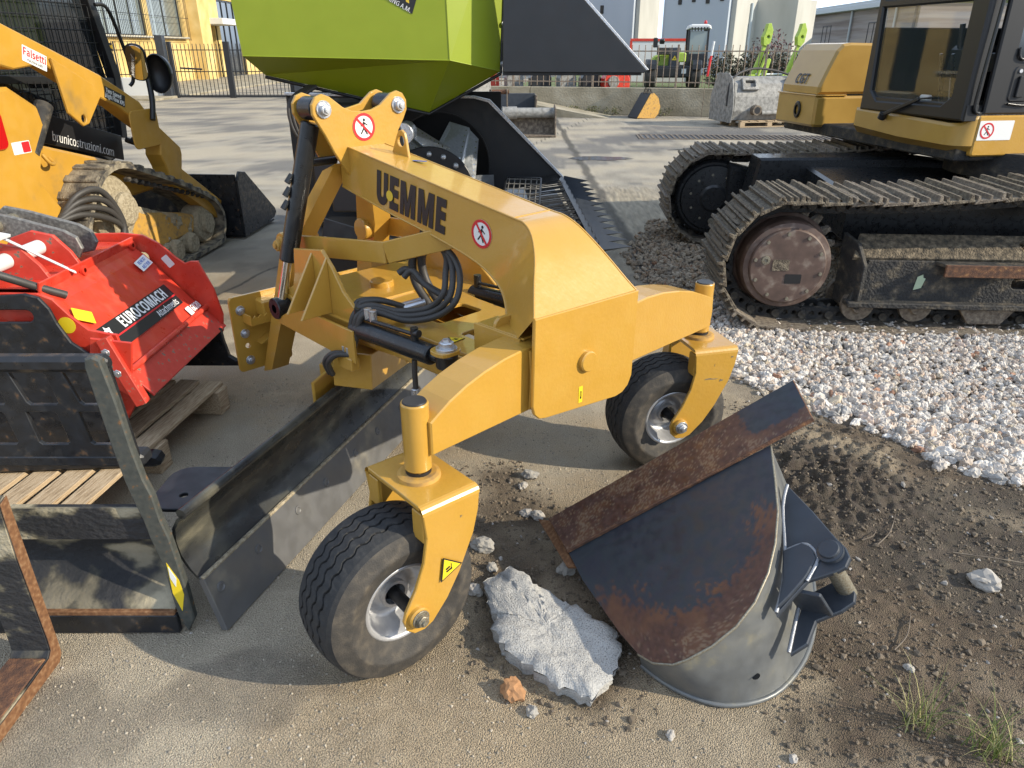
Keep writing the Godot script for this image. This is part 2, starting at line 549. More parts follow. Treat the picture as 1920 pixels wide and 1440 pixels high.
	mat("bare_shell", w, 0.42, 0.35, {"ramp": [[0.0, L(0.10, 0.105, 0.107)], [0.5, L(0.145, 0.15, 0.148)], [0.78, L(0.175, 0.175, 0.16)], [1.0, L(0.28, 0.25, 0.165)]], "freq": 0.007, "oct": 7, "scale": 1.8, "sd": 28, "rr": [0.3, 0.55]})
	mat("weld", w, 0.4, 0.5, {"ramp": [[0.0, L(0.22, 0.23, 0.25)], [1.0, L(0.42, 0.43, 0.45)]], "freq": 0.1, "scale": 6.0, "sd": 29, "bump": 0.5, "bfreq": 0.2})
	mat("red_paint", w, 0.36, 0.0, {"ramp": [[0.0, L(0.50, 0.035, 0.018)], [0.6, L(0.58, 0.045, 0.022)], [1.0, L(0.60, 0.10, 0.06)]], "freq": 0.01, "oct": 5, "scale": 1.6, "sd": 30, "rr": [0.25, 0.5]})
	mat("red_chipped", w, 0.5, 0.0, {"ramp": [[0.0, L(0.5, 0.04, 0.02)], [0.76, L(0.57, 0.05, 0.03)], [0.80, L(0.36, 0.2, 0.12)], [0.86, L(0.12, 0.1, 0.08)], [1.0, L(0.3, 0.25, 0.2)]], "freq": 0.02, "oct": 6, "scale": 2.0, "sd": 31})
	mat("lime", w, 0.42, 0.0, {"ramp": [[0.0, L(0.225, 0.285, 0.008)], [1.0, L(0.25, 0.31, 0.012)]], "freq": 0.008, "scale": 0.8, "sd": 32})
	mat("anthracite", w, 0.45, 0.0, {"ramp": [[0.0, L(0.012, 0.014, 0.017)], [1.0, L(0.016, 0.018, 0.022)]], "freq": 0.01, "scale": 1.0, "sd": 33, "rr": [0.35, 0.5]})
	mat("track_steel", w, 0.75, 0.15, {"ramp": [[0.0, L(0.06, 0.05, 0.04)], [0.35, L(0.15, 0.12, 0.09)], [0.7, L(0.24, 0.20, 0.15)], [1.0, L(0.34, 0.29, 0.22)]], "freq": 0.025, "oct": 5, "scale": 2.0, "sd": 34, "bump": 0.5, "bfreq": 0.1})
	mat("track_mud", w, 0.85, 0.05, {"ramp": [[0.0, L(0.05, 0.04, 0.03)], [0.4, L(0.11, 0.088, 0.062)], [0.75, L(0.2, 0.165, 0.115)], [1.0, L(0.32, 0.27, 0.19)]], "freq": 0.03, "oct": 6, "scale": 1.6, "sd": 68, "bump": 0.6, "bfreq": 0.1})
	mat("dark_muddy", w, 0.8, 0.0, {"ramp": [[0.0, L(0.016, 0.016, 0.016)], [0.5, L(0.026, 0.025, 0.024)], [0.75, L(0.07, 0.058, 0.042)], [1.0, L(0.2, 0.165, 0.115)]], "freq": 0.02, "oct": 7, "scale": 0.9, "sd": 35, "bump": 0.3, "bfreq": 0.1})
	mat("cover_brown", w, 0.55, 0.1, {"ramp": [[0.0, L(0.07, 0.045, 0.035)], [0.6, L(0.11, 0.07, 0.055)], [1.0, L(0.26, 0.22, 0.18)]], "freq": 0.01, "oct": 6, "scale": 1.6, "sd": 36})
	mat("dry_mud", w, 0.95, 0.0, {"ramp": [[0.0, L(0.19, 0.155, 0.1)], [0.5, L(0.34, 0.285, 0.19)], [1.0, L(0.46, 0.40, 0.29)]], "freq": 0.03, "oct": 5, "scale": 2.0, "sd": 37, "bump": 0.8, "bfreq": 0.06})
	mat("track_rubber", w, 0.9, 0.0, {"ramp": [[0.0, L(0.03, 0.03, 0.03)], [0.3, L(0.07, 0.062, 0.052)], [0.5, L(0.2, 0.17, 0.12)], [1.0, L(0.38, 0.33, 0.24)]], "freq": 0.012, "oct": 6, "scale": 1.4, "sd": 38, "bump": 0.5, "bfreq": 0.08})
	mat("pallet_wood", w, 0.85, 0.0, {"ramp": [[0.0, L(0.22, 0.15, 0.085)], [0.5, L(0.42, 0.31, 0.19)], [1.0, L(0.55, 0.44, 0.30)]], "freq": 0.02, "oct": 5, "scale": 1.5, "aniso": Vector3(6, 6, 0.6), "sd": 39, "bump": 0.4, "bfreq": 0.06})
	mat("sticker_white", L(0.72, 0.72, 0.70), 0.4)
	mat("sticker_red", L(0.55, 0.02, 0.025), 0.4)
	mat("sticker_yellow", L(0.75, 0.55, 0.02), 0.4)
	mat("sticker_blue", L(0.03, 0.1, 0.4), 0.4)
	mat("print_black", L(0.012, 0.012, 0.013), 0.45)
	mat("print_white", L(0.75, 0.75, 0.73), 0.45)
	mat("print_yellow", L(0.65, 0.45, 0.03), 0.4)
	mat("lamp_red", L(0.45, 0.01, 0.01), 0.12, 0.0, {"cc": 1.0})
	mat("concrete_wall", w, 0.92, 0.0, {"ramp": [[0.0, L(0.15, 0.125, 0.08)], [0.4, L(0.27, 0.235, 0.165)], [0.7, L(0.34, 0.30, 0.22)], [1.0, L(0.42, 0.385, 0.30)]], "freq": 0.008, "oct": 6, "scale": 0.3, "world": true, "sd": 50, "bump": 0.15, "bfreq": 0.1})
	mat("ochre_wall", w, 0.9, 0.0, {"ramp": [[0.0, L(0.52, 0.36, 0.12)], [0.5, L(0.62, 0.45, 0.17)], [1.0, L(0.70, 0.54, 0.25)]], "freq": 0.008, "oct": 5, "scale": 0.2, "world": true, "sd": 51})
	mat("cream_wall", w, 0.9, 0.0, {"ramp": [[0.0, L(0.55, 0.5, 0.38)], [1.0, L(0.72, 0.68, 0.55)]], "freq": 0.01, "oct": 5, "scale": 0.1, "world": true, "sd": 52})
	mat("shade_tinted_wall", w, 0.75, 0.0, {"ramp": [[0.0, L(0.36, 0.40, 0.46)], [1.0, L(0.44, 0.48, 0.54)]], "freq": 0.006, "oct": 3, "scale": 0.15, "aniso": Vector3(1, 0.1, 1), "world": true, "sd": 53})  # bluish shade on the halls' unlit sides, put into the wall colour
	mat("brown_board", w, 0.9, 0.0, {"ramp": [[0.0, L(0.17, 0.135, 0.12)], [0.35, L(0.25, 0.21, 0.19)], [0.6, L(0.31, 0.28, 0.27)], [1.0, L(0.42, 0.35, 0.28)]], "freq": 0.012, "oct": 4, "scale": 0.12, "aniso": Vector3(0.12, 3, 0.12), "world": true, "sd": 54})
	mat("white_wall", w, 0.9, 0.0, {"ramp": [[0.0, L(0.34, 0.33, 0.295)], [0.6, L(0.46, 0.45, 0.41)], [1.0, L(0.52, 0.51, 0.475)]], "freq": 0.01, "oct": 6, "scale": 0.12, "aniso": Vector3(1, 0.25, 1), "world": true, "sd": 67})
	mat("gutter_grey", L(0.42, 0.46, 0.48), 0.5, 0.2)
	mat("dark_glass", L(0.02, 0.024, 0.028), 0.06, 0.0, {"cc": 1.0})
	mat("curtain_glass", L(0.22, 0.26, 0.25), 0.1, 0.0, {"cc": 1.0})
	mat("gate_iron", L(0.014, 0.016, 0.02), 0.5)
	mat("fence_brown", w, 0.8, 0.0, {"ramp": [[0.0, L(0.16, 0.11, 0.08)], [1.0, L(0.33, 0.27, 0.2)]], "freq": 0.04, "scale": 1.0, "sd": 55})
	mat("lime_old", w, 0.5, 0.0, {"ramp": [[0.0, L(0.26, 0.38, 0.04)], [1.0, L(0.38, 0.5, 0.07)]], "freq": 0.02, "scale": 1.0, "sd": 56})
	mat("tank_grey", w, 0.7, 0.2, {"ramp": [[0.0, L(0.12, 0.115, 0.105)], [0.5, L(0.25, 0.245, 0.23)], [1.0, L(0.37, 0.36, 0.33)]], "freq": 0.015, "oct": 5, "scale": 1.0, "sd": 57, "bump": 0.3})
	mat("brown_bucket", w, 0.8, 0.0, {"ramp": [[0.0, L(0.06, 0.045, 0.035)], [0.5, L(0.14, 0.11, 0.08)], [1.0, L(0.3, 0.25, 0.18)]], "freq": 0.02, "oct": 5, "scale": 1.0, "sd": 58})
	mat("faded_green", L(0.36, 0.44, 0.30), 0.6)
	mat("white_panel", L(0.62, 0.63, 0.62), 0.6)
	mat("grass_blade", w, 0.7, 0.0, {"vc": true})
	M.grass_blade.backlight_enabled = true
	M.grass_blade.backlight = L(0.1, 0.12, 0.02)
	var g := StandardMaterial3D.new()
	g.resource_name = "cab_glass"
	g.transparency = BaseMaterial3D.TRANSPARENCY_ALPHA
	g.albedo_color = Color(0.6, 0.7, 0.68, 0.02)
	g.roughness = 0.02
	g.metallic_specular = 0.34
	M["cab_glass"] = g
	mat("mirror_glass", L(0.8, 0.8, 0.8), 0.03, 1.0)
	mat("mud_top", w, 0.95, 0.0, {"ramp": [[0.0, L(0.03, 0.028, 0.025)], [0.35, L(0.085, 0.068, 0.045)], [0.7, L(0.17, 0.135, 0.09)], [1.0, L(0.26, 0.21, 0.14)]], "freq": 0.03, "oct": 6, "scale": 1.2, "sd": 66, "bump": 0.6, "bfreq": 0.1})
	mat("puddle_water", L(0.05, 0.05, 0.05), 0.12)
	mat("worn_steel", w, 0.5, 0.4, {"ramp": [[0.0, L(0.12, 0.11, 0.10)], [0.6, L(0.22, 0.21, 0.19)], [1.0, L(0.34, 0.32, 0.28)]], "freq": 0.03, "scale": 3.0, "sd": 64})
	var gr := mat("ground_mix", L(1, 1, 1), 0.94, 0.0, {"vc": true, "ramp": [[0.0, L(0.25, 0.24, 0.23)], [0.32, L(0.62, 0.61, 0.60)], [0.6, L(0.84, 0.84, 0.84)], [0.82, L(1, 1, 1)]], "freq": 0.12, "oct": 4, "scale": 1.0, "world": true, "sd": 60, "bump": 0.8, "bfreq": 0.3, "boct": 3, "size": 1024})
	gr.uv1_scale = Vector3(1.3, 1.3, 1.3)
	mat("stone", L(1, 1, 1), 0.88, 0.0, {"vc": true, "ramp": [[0.0, L(0.7, 0.68, 0.66)], [1.0, L(1, 1, 1)]], "freq": 0.03, "scale": 6.0, "sd": 61, "bump": 0.4, "bfreq": 0.1})
	mat("white_stone", w, 0.95, 0.0, {"ramp": [[0.0, L(0.1, 0.1, 0.1)], [0.27, L(0.15, 0.145, 0.14)], [0.34, L(0.36, 0.35, 0.325)], [1.0, L(0.49, 0.475, 0.44)]], "freq": 0.12, "oct": 4, "scale": 2.5, "sd": 62, "bump": 0.5, "bfreq": 0.12})
	mat("metal_vc", L(1, 1, 1), 0.55, 0.1, {"vc": true, "rr": [0.35, 0.65], "scale": 2.0})
	mat("field_green", w, 0.95, 0.0, {"ramp": [[0.0, L(0.06, 0.08, 0.025)], [1.0, L(0.16, 0.19, 0.06)]], "freq": 0.05, "oct": 5, "scale": 0.4, "world": true, "sd": 63})
	mat("leaf", w, 0.75, 0.0, {"vc": true})
	M.leaf.backlight_enabled = true
	M.leaf.backlight = L(0.04, 0.06, 0.01)

# ---------- ground ----------
var SOIL := V2([1.16, -3.3, 1.08, -2.75, 0.98, -2.3, 0.88, -1.85, 0.80, -1.5, 0.78, -1.32, 0.95, -1.15, 1.1, -0.7, 7, -0.7, 7, -2.6, 2.2, -2.66, 1.9, -2.85, 1.62, -3.2])
var SOIL2 := V2([-0.16, -2.66, 0.02, -2.74, 0.14, -2.4, 0.42, -2.1, 0.5, -1.75, 0.36, -1.45, 0.26, -1.36, 0.0, -1.5, -0.1, -1.75, -0.2, -2.1])
var GRAVEL := V2([1.2, -3.78, 1.33, -3.42, 1.5, -3.2, 1.72, -3.06, 1.8, -2.86, 1.92, -2.68, 2.2, -2.55, 4.5, -2.45, 6.5, -3.4, 6.5, -7.5, 1.5, -7.6, 1.0, -6.2, 1.0, -5.5, 1.2, -4.9, 1.22, -4.2])

func sd_poly(p: Vector2, poly: PackedVector2Array) -> float:
	var d := 1e9
	var n := poly.size()
	var inside := false
	for i in n:
		var a := poly[i]
		var b := poly[(i + 1) % n]
		var e := b - a
		var w := p - a
		var t := clampf(w.dot(e) / e.length_squared(), 0.0, 1.0)
		d = minf(d, (w - e * t).length_squared())
		if (a.y > p.y) != (b.y > p.y) and p.x < (b.x - a.x) * (p.y - a.y) / (b.y - a.y) + a.x: inside = not inside
	return -sqrt(d) if inside else sqrt(d)

func ground_at(x: float, z: float) -> Array:
	# [height, r, g, b] : what lies there, concrete, mud or soil
	var big := n_big.get_noise_2d(x, z)
	var mid := n_mid.get_noise_2d(x, z)
	var fine := n_fine.get_noise_2d(x, z)
	var patch := smoothstep(-0.22, 0.22, n_big.get_noise_2d(x * 1.6 + 200.0, z * 1.6) + fine * 0.12 + mid * 0.2)
	var c := Vector3(0.48, 0.41, 0.30).lerp(Vector3(0.40, 0.315, 0.205), patch) * (1.0 + mid * 0.2 + big * 0.15 + fine * 0.12 * patch)
	var h := 0.0
	var far := smoothstep(-4.6, -8.0, z)
	if far > 0.0:
		var s1 := n_mid.get_noise_2d(x * 0.13 + z * 0.05 + 7.0, z * 0.42)
		var s2 := n_big.get_noise_2d(x * 0.7 + z * 0.3 + 31.0, z * 1.6)
		var s3 := n_mid.get_noise_2d(x * 0.5 + 90.0, z * 0.8)
		var f := Vector3(0.50, 0.45, 0.36) * (1.0 + s1 * 0.4 + s3 * 0.35)
		f = f.lerp(Vector3(0.20, 0.19, 0.175), smoothstep(0.04, 0.24, s2 + s1 * 0.5 + s3 * 0.4) * 0.85)
		f = f.lerp(Vector3(0.58, 0.50, 0.37), smoothstep(0.06, 0.26, -s2 + s1 * 0.6 + s3 * 0.3) * 0.8)
		var wet := exp(-pow((z + 15.6) / 2.2, 2.0)) * smoothstep(1.0, 3.0, x)
		f = f.lerp(Vector3(0.16, 0.155, 0.15), wet * smoothstep(-0.25, 0.25, s2 + s3 * 0.6) * 0.75)
		c = c.lerp(f, far)
	# stains on the slab
	var st := n_big.get_noise_2d(x * 2.2 + 50.0, z * 2.2)
	c = c.lerp(Vector3(0.12, 0.10, 0.08), smoothstep(0.34, 0.5, st) * 0.55 * (1.0 - far))
	# dried, cracked mud at the front
	if z > -1.75 and z < -0.9 and x > 0.05 and x < 1.2:
		var cm := smoothstep(0.42, 0.2, Vector2((x - 0.52) * 0.8, z + 1.22).length() + mid * 0.08)
		c = c.lerp(Vector3(0.37, 0.30, 0.205) * (1.0 + mid * 0.2), cm * 0.8)
		var ck := n_cell.get_noise_2d(x * 1.1 + mid * 0.02, z * 1.1 + fine * 0.006)
		var cr := smoothstep(-0.90, -0.99, ck) * cm * smoothstep(-0.15, 0.25, big + mid)
		c *= 1.0 - 0.55 * cr
		h -= 0.006 * cr
	# loose grit film
	var gr := smoothstep(-0.1, 0.35, big + fine * 0.3)
	c = c.lerp(Vector3(0.50, 0.425, 0.31), gr * 0.3 * (1.0 - far))
	if x > -0.7 and x < 7.3 and z > -9.6 and z < -0.5:
		var wob := mid * 0.09 + fine * 0.03
		var so := 0.0
		if z > -3.6 and x > 0.5: so = smoothstep(0.10, -0.12, sd_poly(Vector2(x, z), SOIL) + wob)
		var s2m := 0.0
		if z > -3.0 and x < 0.8: s2m = smoothstep(0.06, -0.12, sd_poly(Vector2(x, z), SOIL2) + wob) * 0.9
		var sm := maxf(so, s2m)
		if sm > 0.0:
			var cell := n_cell.get_noise_2d(x, z)
			var lump := smoothstep(-0.25, 0.35, n_mid.get_noise_2d(x * 0.8 + 9.0, z * 0.8))
			var sc := Vector3(0.135, 0.098, 0.062) * (1.0 + fine * 0.35 + mid * 0.3)
			sc = sc.lerp(Vector3(0.31, 0.25, 0.17), smoothstep(0.0, 0.35, n_big.get_noise_2d(x * 3.0 + 12.0, z * 3.0) + mid * 0.3) * 0.8)
			sc = sc.lerp(Vector3(0.065, 0.052, 0.038), smoothstep(0.02, 0.3, n_big.get_noise_2d(x * 2.0 + 80.0, z * 2.0)) * 0.8)
			c = c.lerp(sc, sm)
			h += sm * (lump * (fine * 0.009 + 0.007 + cell * 0.006) + mid * 0.008 + 0.002) * (1.0 if so >= s2m else 0.55)
			h += so * 0.05 * exp(-((x - 1.3) * (x - 1.3) * 9.0 + (z + 2.62) * (z + 2.62) * 9.0)) * (1.0 + fine)
		if x > 0.6 and z < -2.2:
			var gv := smoothstep(0.08, -0.1, sd_poly(Vector2(x, z), GRAVEL) + wob)
			if gv > 0.0:
				c = c.lerp(Vector3(0.2, 0.165, 0.13), gv)
				h += gv * 0.008
			var md := smoothstep(0.5, -0.3, Vector2((x - 1.4) * 0.8, (z + 7.6) * 0.42).length() - 0.75 + mid * 0.5)
			if md > 0.0:
				c = c.lerp(Vector3(0.42, 0.36, 0.26) * (1.0 + fine * 0.5), md * (1.0 - gv))
				h += md * (fine * 0.5 + 0.5) * 0.02 * (1.0 - gv)
	h += (mid * 0.002 + fine * 0.0012) * (1.0 - far)
	# joints of the slabs
	for jx in [[-2.2, 0.012, 0.02], [1.11, 0.05, 0.03]]:
		var wv: float = jx[0] + n_mid.get_noise_1d(z * 0.4) * 0.06 + (0.0 if jx[0] > 0.0 else (z + 5.0) * -0.28)
		if z < -4.9 and z > -22.0: c = c.lerp(Vector3(0.07, 0.065, 0.055), smoothstep(jx[1] * 1.8, jx[1] * 0.6, absf(x - wv)) * 0.8)
	return [h, c.x, c.y, c.z]

func axis_steps(lo: float, hi: float, f0: float, f1: float, step: float, grow: float) -> PackedFloat32Array:
	var a := PackedFloat32Array()
	var x := f0
	while x <= f1: a.append(x); x += step
	var s := step
	while a[a.size() - 1] < hi:
		s *= grow
		a.append(minf(a[a.size() - 1] + s, hi))
	var b := PackedFloat32Array()
	x = f0; s = step
	while x > lo:
		s *= grow
		x = maxf(x - s, lo)
		b.append(x)
	b.reverse()
	b.append_array(a)
	return b

func build_ground() -> void:
	var xs := axis_steps(-120.0, 120.0, -2.0, 2.9, 0.013, 1.045)
	var zs := axis_steps(-160.0, 6.0, -4.2, -0.9, 0.013, 1.03)
	var nx := xs.size()
	var nz := zs.size()
	var v := PackedVector3Array()
	var c := PackedColorArray()
	var nn := PackedVector3Array()
	v.resize(nx * nz); c.resize(nx * nz); nn.resize(nx * nz)
	for j in nz:
		for i in nx:
			var g := ground_at(xs[i], zs[j])
			v[j * nx + i] = Vector3(xs[i], g[0], zs[j])
			c[j * nx + i] = Color(g[1], g[2], g[3])
	for j in nz:
		for i in nx:
			var a := v[j * nx + maxi(i - 1, 0)]
			var b := v[j * nx + mini(i + 1, nx - 1)]
			var d := v[maxi(j - 1, 0) * nx + i]
			var e := v[mini(j + 1, nz - 1) * nx + i]
			nn[j * nx + i] = (e - d).cross(b - a).normalized()
	var id := PackedInt32Array()
	id.resize((nx - 1) * (nz - 1) * 6)
	var k := 0
	for j in nz - 1:
		for i in nx - 1:
			var p := j * nx + i
			id[k] = p; id[k + 1] = p + 1; id[k + 2] = p + nx
			id[k + 3] = p + 1; id[k + 4] = p + nx + 1; id[k + 5] = p + nx
			k += 6
	var arr := []
	arr.resize(Mesh.ARRAY_MAX)
	arr[Mesh.ARRAY_VERTEX] = v
	arr[Mesh.ARRAY_NORMAL] = nn
	arr[Mesh.ARRAY_COLOR] = c
	arr[Mesh.ARRAY_INDEX] = id
	var m := ArrayMesh.new()
	m.add_surface_from_arrays(Mesh.PRIMITIVE_TRIANGLES, arr)
	struct("ground", m, M.ground_mix, Vector3.ZERO, "concrete yard slab with soil and dry mud patches")

func rock_mesh(sd: int, rough := 0.28, sub := 1) -> ArrayMesh:
	# a lumpy broken stone of about unit radius
	var t := (1.0 + sqrt(5.0)) / 2.0
	var vs := [Vector3(-1, t, 0), Vector3(1, t, 0), Vector3(-1, -t, 0), Vector3(1, -t, 0), Vector3(0, -1, t), Vector3(0, 1, t), Vector3(0, -1, -t), Vector3(0, 1, -t), Vector3(t, 0, -1), Vector3(t, 0, 1), Vector3(-t, 0, -1), Vector3(-t, 0, 1)]
	var fs := [[0, 11, 5], [0, 5, 1], [0, 1, 7], [0, 7, 10], [0, 10, 11], [1, 5, 9], [5, 11, 4], [11, 10, 2], [10, 7, 6], [7, 1, 8], [3, 9, 4], [3, 4, 2], [3, 2, 6], [3, 6, 8], [3, 8, 9], [4, 9, 5], [2, 4, 11], [6, 2, 10], [8, 6, 7], [9, 8, 1]]
	var tris := []
	for f in fs: tris.append([vs[f[0]].normalized(), vs[f[1]].normalized(), vs[f[2]].normalized()])
	for s in sub:
		var nt := []
		for q in tris:
			var a: Vector3 = ((q[0] + q[1]) * 0.5).normalized()
			var b: Vector3 = ((q[1] + q[2]) * 0.5).normalized()
			var c: Vector3 = ((q[2] + q[0]) * 0.5).normalized()
			nt.append_array([[q[0], a, c], [a, q[1], b], [c, b, q[2]], [a, b, c]])
		tris = nt
	var n := FastNoiseLite.new()
	n.seed = sd; n.frequency = 0.9; n.fractal_octaves = 3
	var st := begin()
	for q in tris:
		var o := []
		for p in q: o.append(p * (1.0 + rough * 1.6 * n.get_noise_3dv(p * 1.2)))
		tri(st, o[0], o[1], o[2])
	return fin(st)

func build_gravel() -> void:
	var mm := MultiMesh.new()
	mm.transform_format = MultiMesh.TRANSFORM_3D
	mm.use_colors = true
	mm.mesh = rock_mesh(5, 0.36, 2)
	var xf := []
	var cols := []
	var pal := [Color(0.65, 0.59, 0.52), Color(0.70, 0.66, 0.60), Color(0.60, 0.51, 0.42), Color(0.46, 0.44, 0.41), Color(0.58, 0.45, 0.35), Color(0.60, 0.51, 0.38), Color(0.42, 0.24, 0.16), Color(0.60, 0.48, 0.40)]
	var tries := 0
	while xf.size() < 31000 and tries < 150000:
		tries += 1
		var x := rng.randf_range(0.95, 5.4)
		var z := rng.randf_range(-7.6, -2.4)
		if z < -4.9 and rng.randf() < 0.45: continue
		if x > 3.6 and z > -4.3: continue
		var d := sd_poly(Vector2(x, z), GRAVEL) + n_mid.get_noise_2d(x, z) * 0.06
		if d > 0.05 or (d > -0.1 and rng.randf() < (d + 0.1) * 5.0): continue
		var edge := smoothstep(-0.7, 0.05, d) if z > -4.2 else 0.0
		var r := rng.randf_range(0.007, 0.0175) * (1.0 + edge * rng.randf_range(0.0, 1.0))
		if rng.randf() < 0.08: r *= 1.4
		var b := Basis.from_euler(Vector3(rng.randf() * TAU, rng.randf() * TAU, rng.randf() * TAU)) * Basis.from_scale(Vector3(r * rng.randf_range(0.9, 1.5), r * rng.randf_range(0.5, 0.9), r * rng.randf_range(0.8, 1.15)))
		xf.append(Transform3D(b, Vector3(x, ground_at(x, z)[0] + rng.randf_range(0.002, 0.02) * (1.0 - edge * 0.6), z)))
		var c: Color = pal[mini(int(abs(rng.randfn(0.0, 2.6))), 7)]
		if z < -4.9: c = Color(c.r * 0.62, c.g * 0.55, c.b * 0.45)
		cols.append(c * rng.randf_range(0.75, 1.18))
	mm.instance_count = xf.size()
	for i in xf.size():
		mm.set_instance_transform(i, xf[i])
		mm.set_instance_color(i, cols[i])
	var o := MultiMeshInstance3D.new()
	o.name = "gravel"
	o.multimesh = mm
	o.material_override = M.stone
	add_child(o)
	tag(o, "white and pinkish crushed stone spread under the excavator", "gravel", "", "stuff")
	# grit and soil crumbs
	mm = MultiMesh.new()
	mm.transform_format = MultiMesh.TRANSFORM_3D
	mm.use_colors = true
	mm.mesh = rock_mesh(8, 0.4, 0)
	xf = []; cols = []
	tries = 0
	while xf.size() < 15000 and tries < 60000:
		tries += 1
		var x := rng.randf_range(-1.6, 2.6)
		var z := rng.randf_range(-3.6, -0.95)
		var p := Vector2(x, z)
		var ds := minf(sd_poly(p, SOIL), sd_poly(p, SOIL2)) + n_mid.get_noise_2d(x, z) * 0.1
		var on := ds < 0.05
		if on and rng.randf() < 0.45: continue
		if not on and rng.randf() > 0.35 * smoothstep(-0.3, 0.3, n_mid.get_noise_2d(x * 0.7, z * 0.7)) + 0.06: continue
		var r := rng.randf_range(0.0016, 0.0042) if not on else rng.randf_range(0.002, 0.0065) * (2.0 if rng.randf() < 0.06 else 1.0)
		xf.append(Transform3D(Basis.from_euler(Vector3(rng.randf() * TAU, rng.randf() * TAU, 0)) * Basis.from_scale(Vector3(r * 1.2, r * 0.8, r)), Vector3(x, ground_at(x, z)[0] + r * 0.3, z)))
		var c := Color(0.19, 0.15, 0.105) if on else Color(0.46, 0.40, 0.31)
		if rng.randf() < 0.035: c = Color(0.40, 0.37, 0.33)
		cols.append(c * rng.randf_range(0.6, 1.2))
	mm.instance_count = xf.size()
	for i in xf.size():
		mm.set_instance_transform(i, xf[i])
		mm.set_instance_color(i, cols[i])
	o = MultiMeshInstance3D.new()
	o.name = "grit"
	o.multimesh = mm
	o.material_override = M.stone
	add_child(o)
	tag(o, "loose grit and soil crumbs scattered on the near ground", "grit", "", "stuff")

# ---------- yellow grader attachment; in its frame x runs across, y up, -z (v) towards the mounting end ----------
func G(u: float, y: float, v: float) -> Vector3: return Vector3(u, y, -v)

func tyre_mesh(R: float, w: float, rin: float) -> Array:
	# [tread, sidewalls]: tread ribs are parted by zigzag grooves; axis along z
	var st := begin()
	var seg := 120
	var hw := w * 0.5
	var ribs := 5
	var prof := []   # [z, r, zigzag share]
	var tw := w * 0.78
	prof.append([-tw * 0.5 - 0.012, R - 0.018, 0.0])
	for k in ribs:
		var z0 := -tw * 0.5 + tw * k / ribs
		var z1 := -tw * 0.5 + tw * (k + 1) / ribs
		var crown := func(z: float) -> float: return R - 0.010 * pow(absf(z) / (tw * 0.5), 2.0)
		var g := 0.0042
		if k > 0:
			prof.append([z0 + g * 0.4, crown.call(z0) - 0.011, 1.0])
			prof.append([z0 + g, crown.call(z0 + g), 1.0])
		else: prof.append([z0, crown.call(z0), 0.0])
		if k < ribs - 1:
			prof.append([z1 - g, crown.call(z1 - g), 1.0])
			prof.append([z1 - g * 0.4, crown.call(z1) - 0.011, 1.0])
		else: prof.append([z1, crown.call(z1), 0.0])
	prof.append([tw * 0.5 + 0.012, R - 0.018, 0.0])
	for k in prof.size() - 1:
		for i in seg:
			var q := []
			for e in [[i, k], [i + 1, k], [i + 1, k + 1], [i, k + 1]]:
				var a: float = TAU * e[0] / seg
				var pr: Array = prof[e[1]]
				var zz: float = pr[0] + pr[2] * 0.0048 * (1.0 if (int(e[0]) / 2) % 2 == 0 else -1.0)
				var rr: float = pr[1]
				q.append(Vector3(rr * cos(a), rr * sin(a), zz))
			quad(st, q[0], q[1], q[2], q[3])
	var tread := fin(st)
	st = begin()
	for s in [-1.0, 1.0]:
		var pf := PackedVector2Array([Vector2(R - 0.018, tw * 0.5 + 0.012), Vector2(R - 0.035, hw * 0.98), Vector2(R - 0.06, hw * 1.02), Vector2(R - 0.063, hw * 1.035), Vector2(R - 0.072, hw * 1.035), Vector2(R - 0.075, hw * 1.02), Vector2(lerpf(R, rin, 0.72), hw * 0.96), Vector2(rin + 0.014, hw * 0.86), Vector2(rin, hw * 0.76), Vector2(rin - 0.006, hw * 0.5)])
		var x := Transform3D(Basis(Vector3(1, 0, 0), Vector3(0, 0, s), Vector3(0, -s, 0)), Vector3.ZERO)
		lathe_on(st, pf, 72, x, true)
	return [tread, fin(st)]

func rim_mesh(rin: float, w: float) -> ArrayMesh:
	var st := begin()
	var hw := w * 0.5
	for s in [-1.0, 1.0]:
		var x := Transform3D(Basis(Vector3(1, 0, 0), Vector3(0, 0, s), Vector3(0, -s, 0)), Vector3.ZERO)
		lathe_on(st, V2([rin + 0.004, hw * 0.72, rin + 0.006, hw * 0.78, rin - 0.002, hw * 0.8, rin - 0.010, hw * 0.74, rin - 0.014, hw * 0.55, rin - 0.026, hw * 0.42, rin - 0.03, hw * 0.12, rin * 0.62, hw * 0.02, rin * 0.5, hw * 0.10, rin * 0.46, hw * 0.16, rin * 0.34, hw * 0.18]), 56, x, true)
		lathe_on(st, V2([rin * 0.36, hw * 0.1, rin * 0.36, hw * 0.34, rin * 0.28, hw * 0.34, rin * 0.26, hw * 0.1]), 28, x)
	return fin(st)

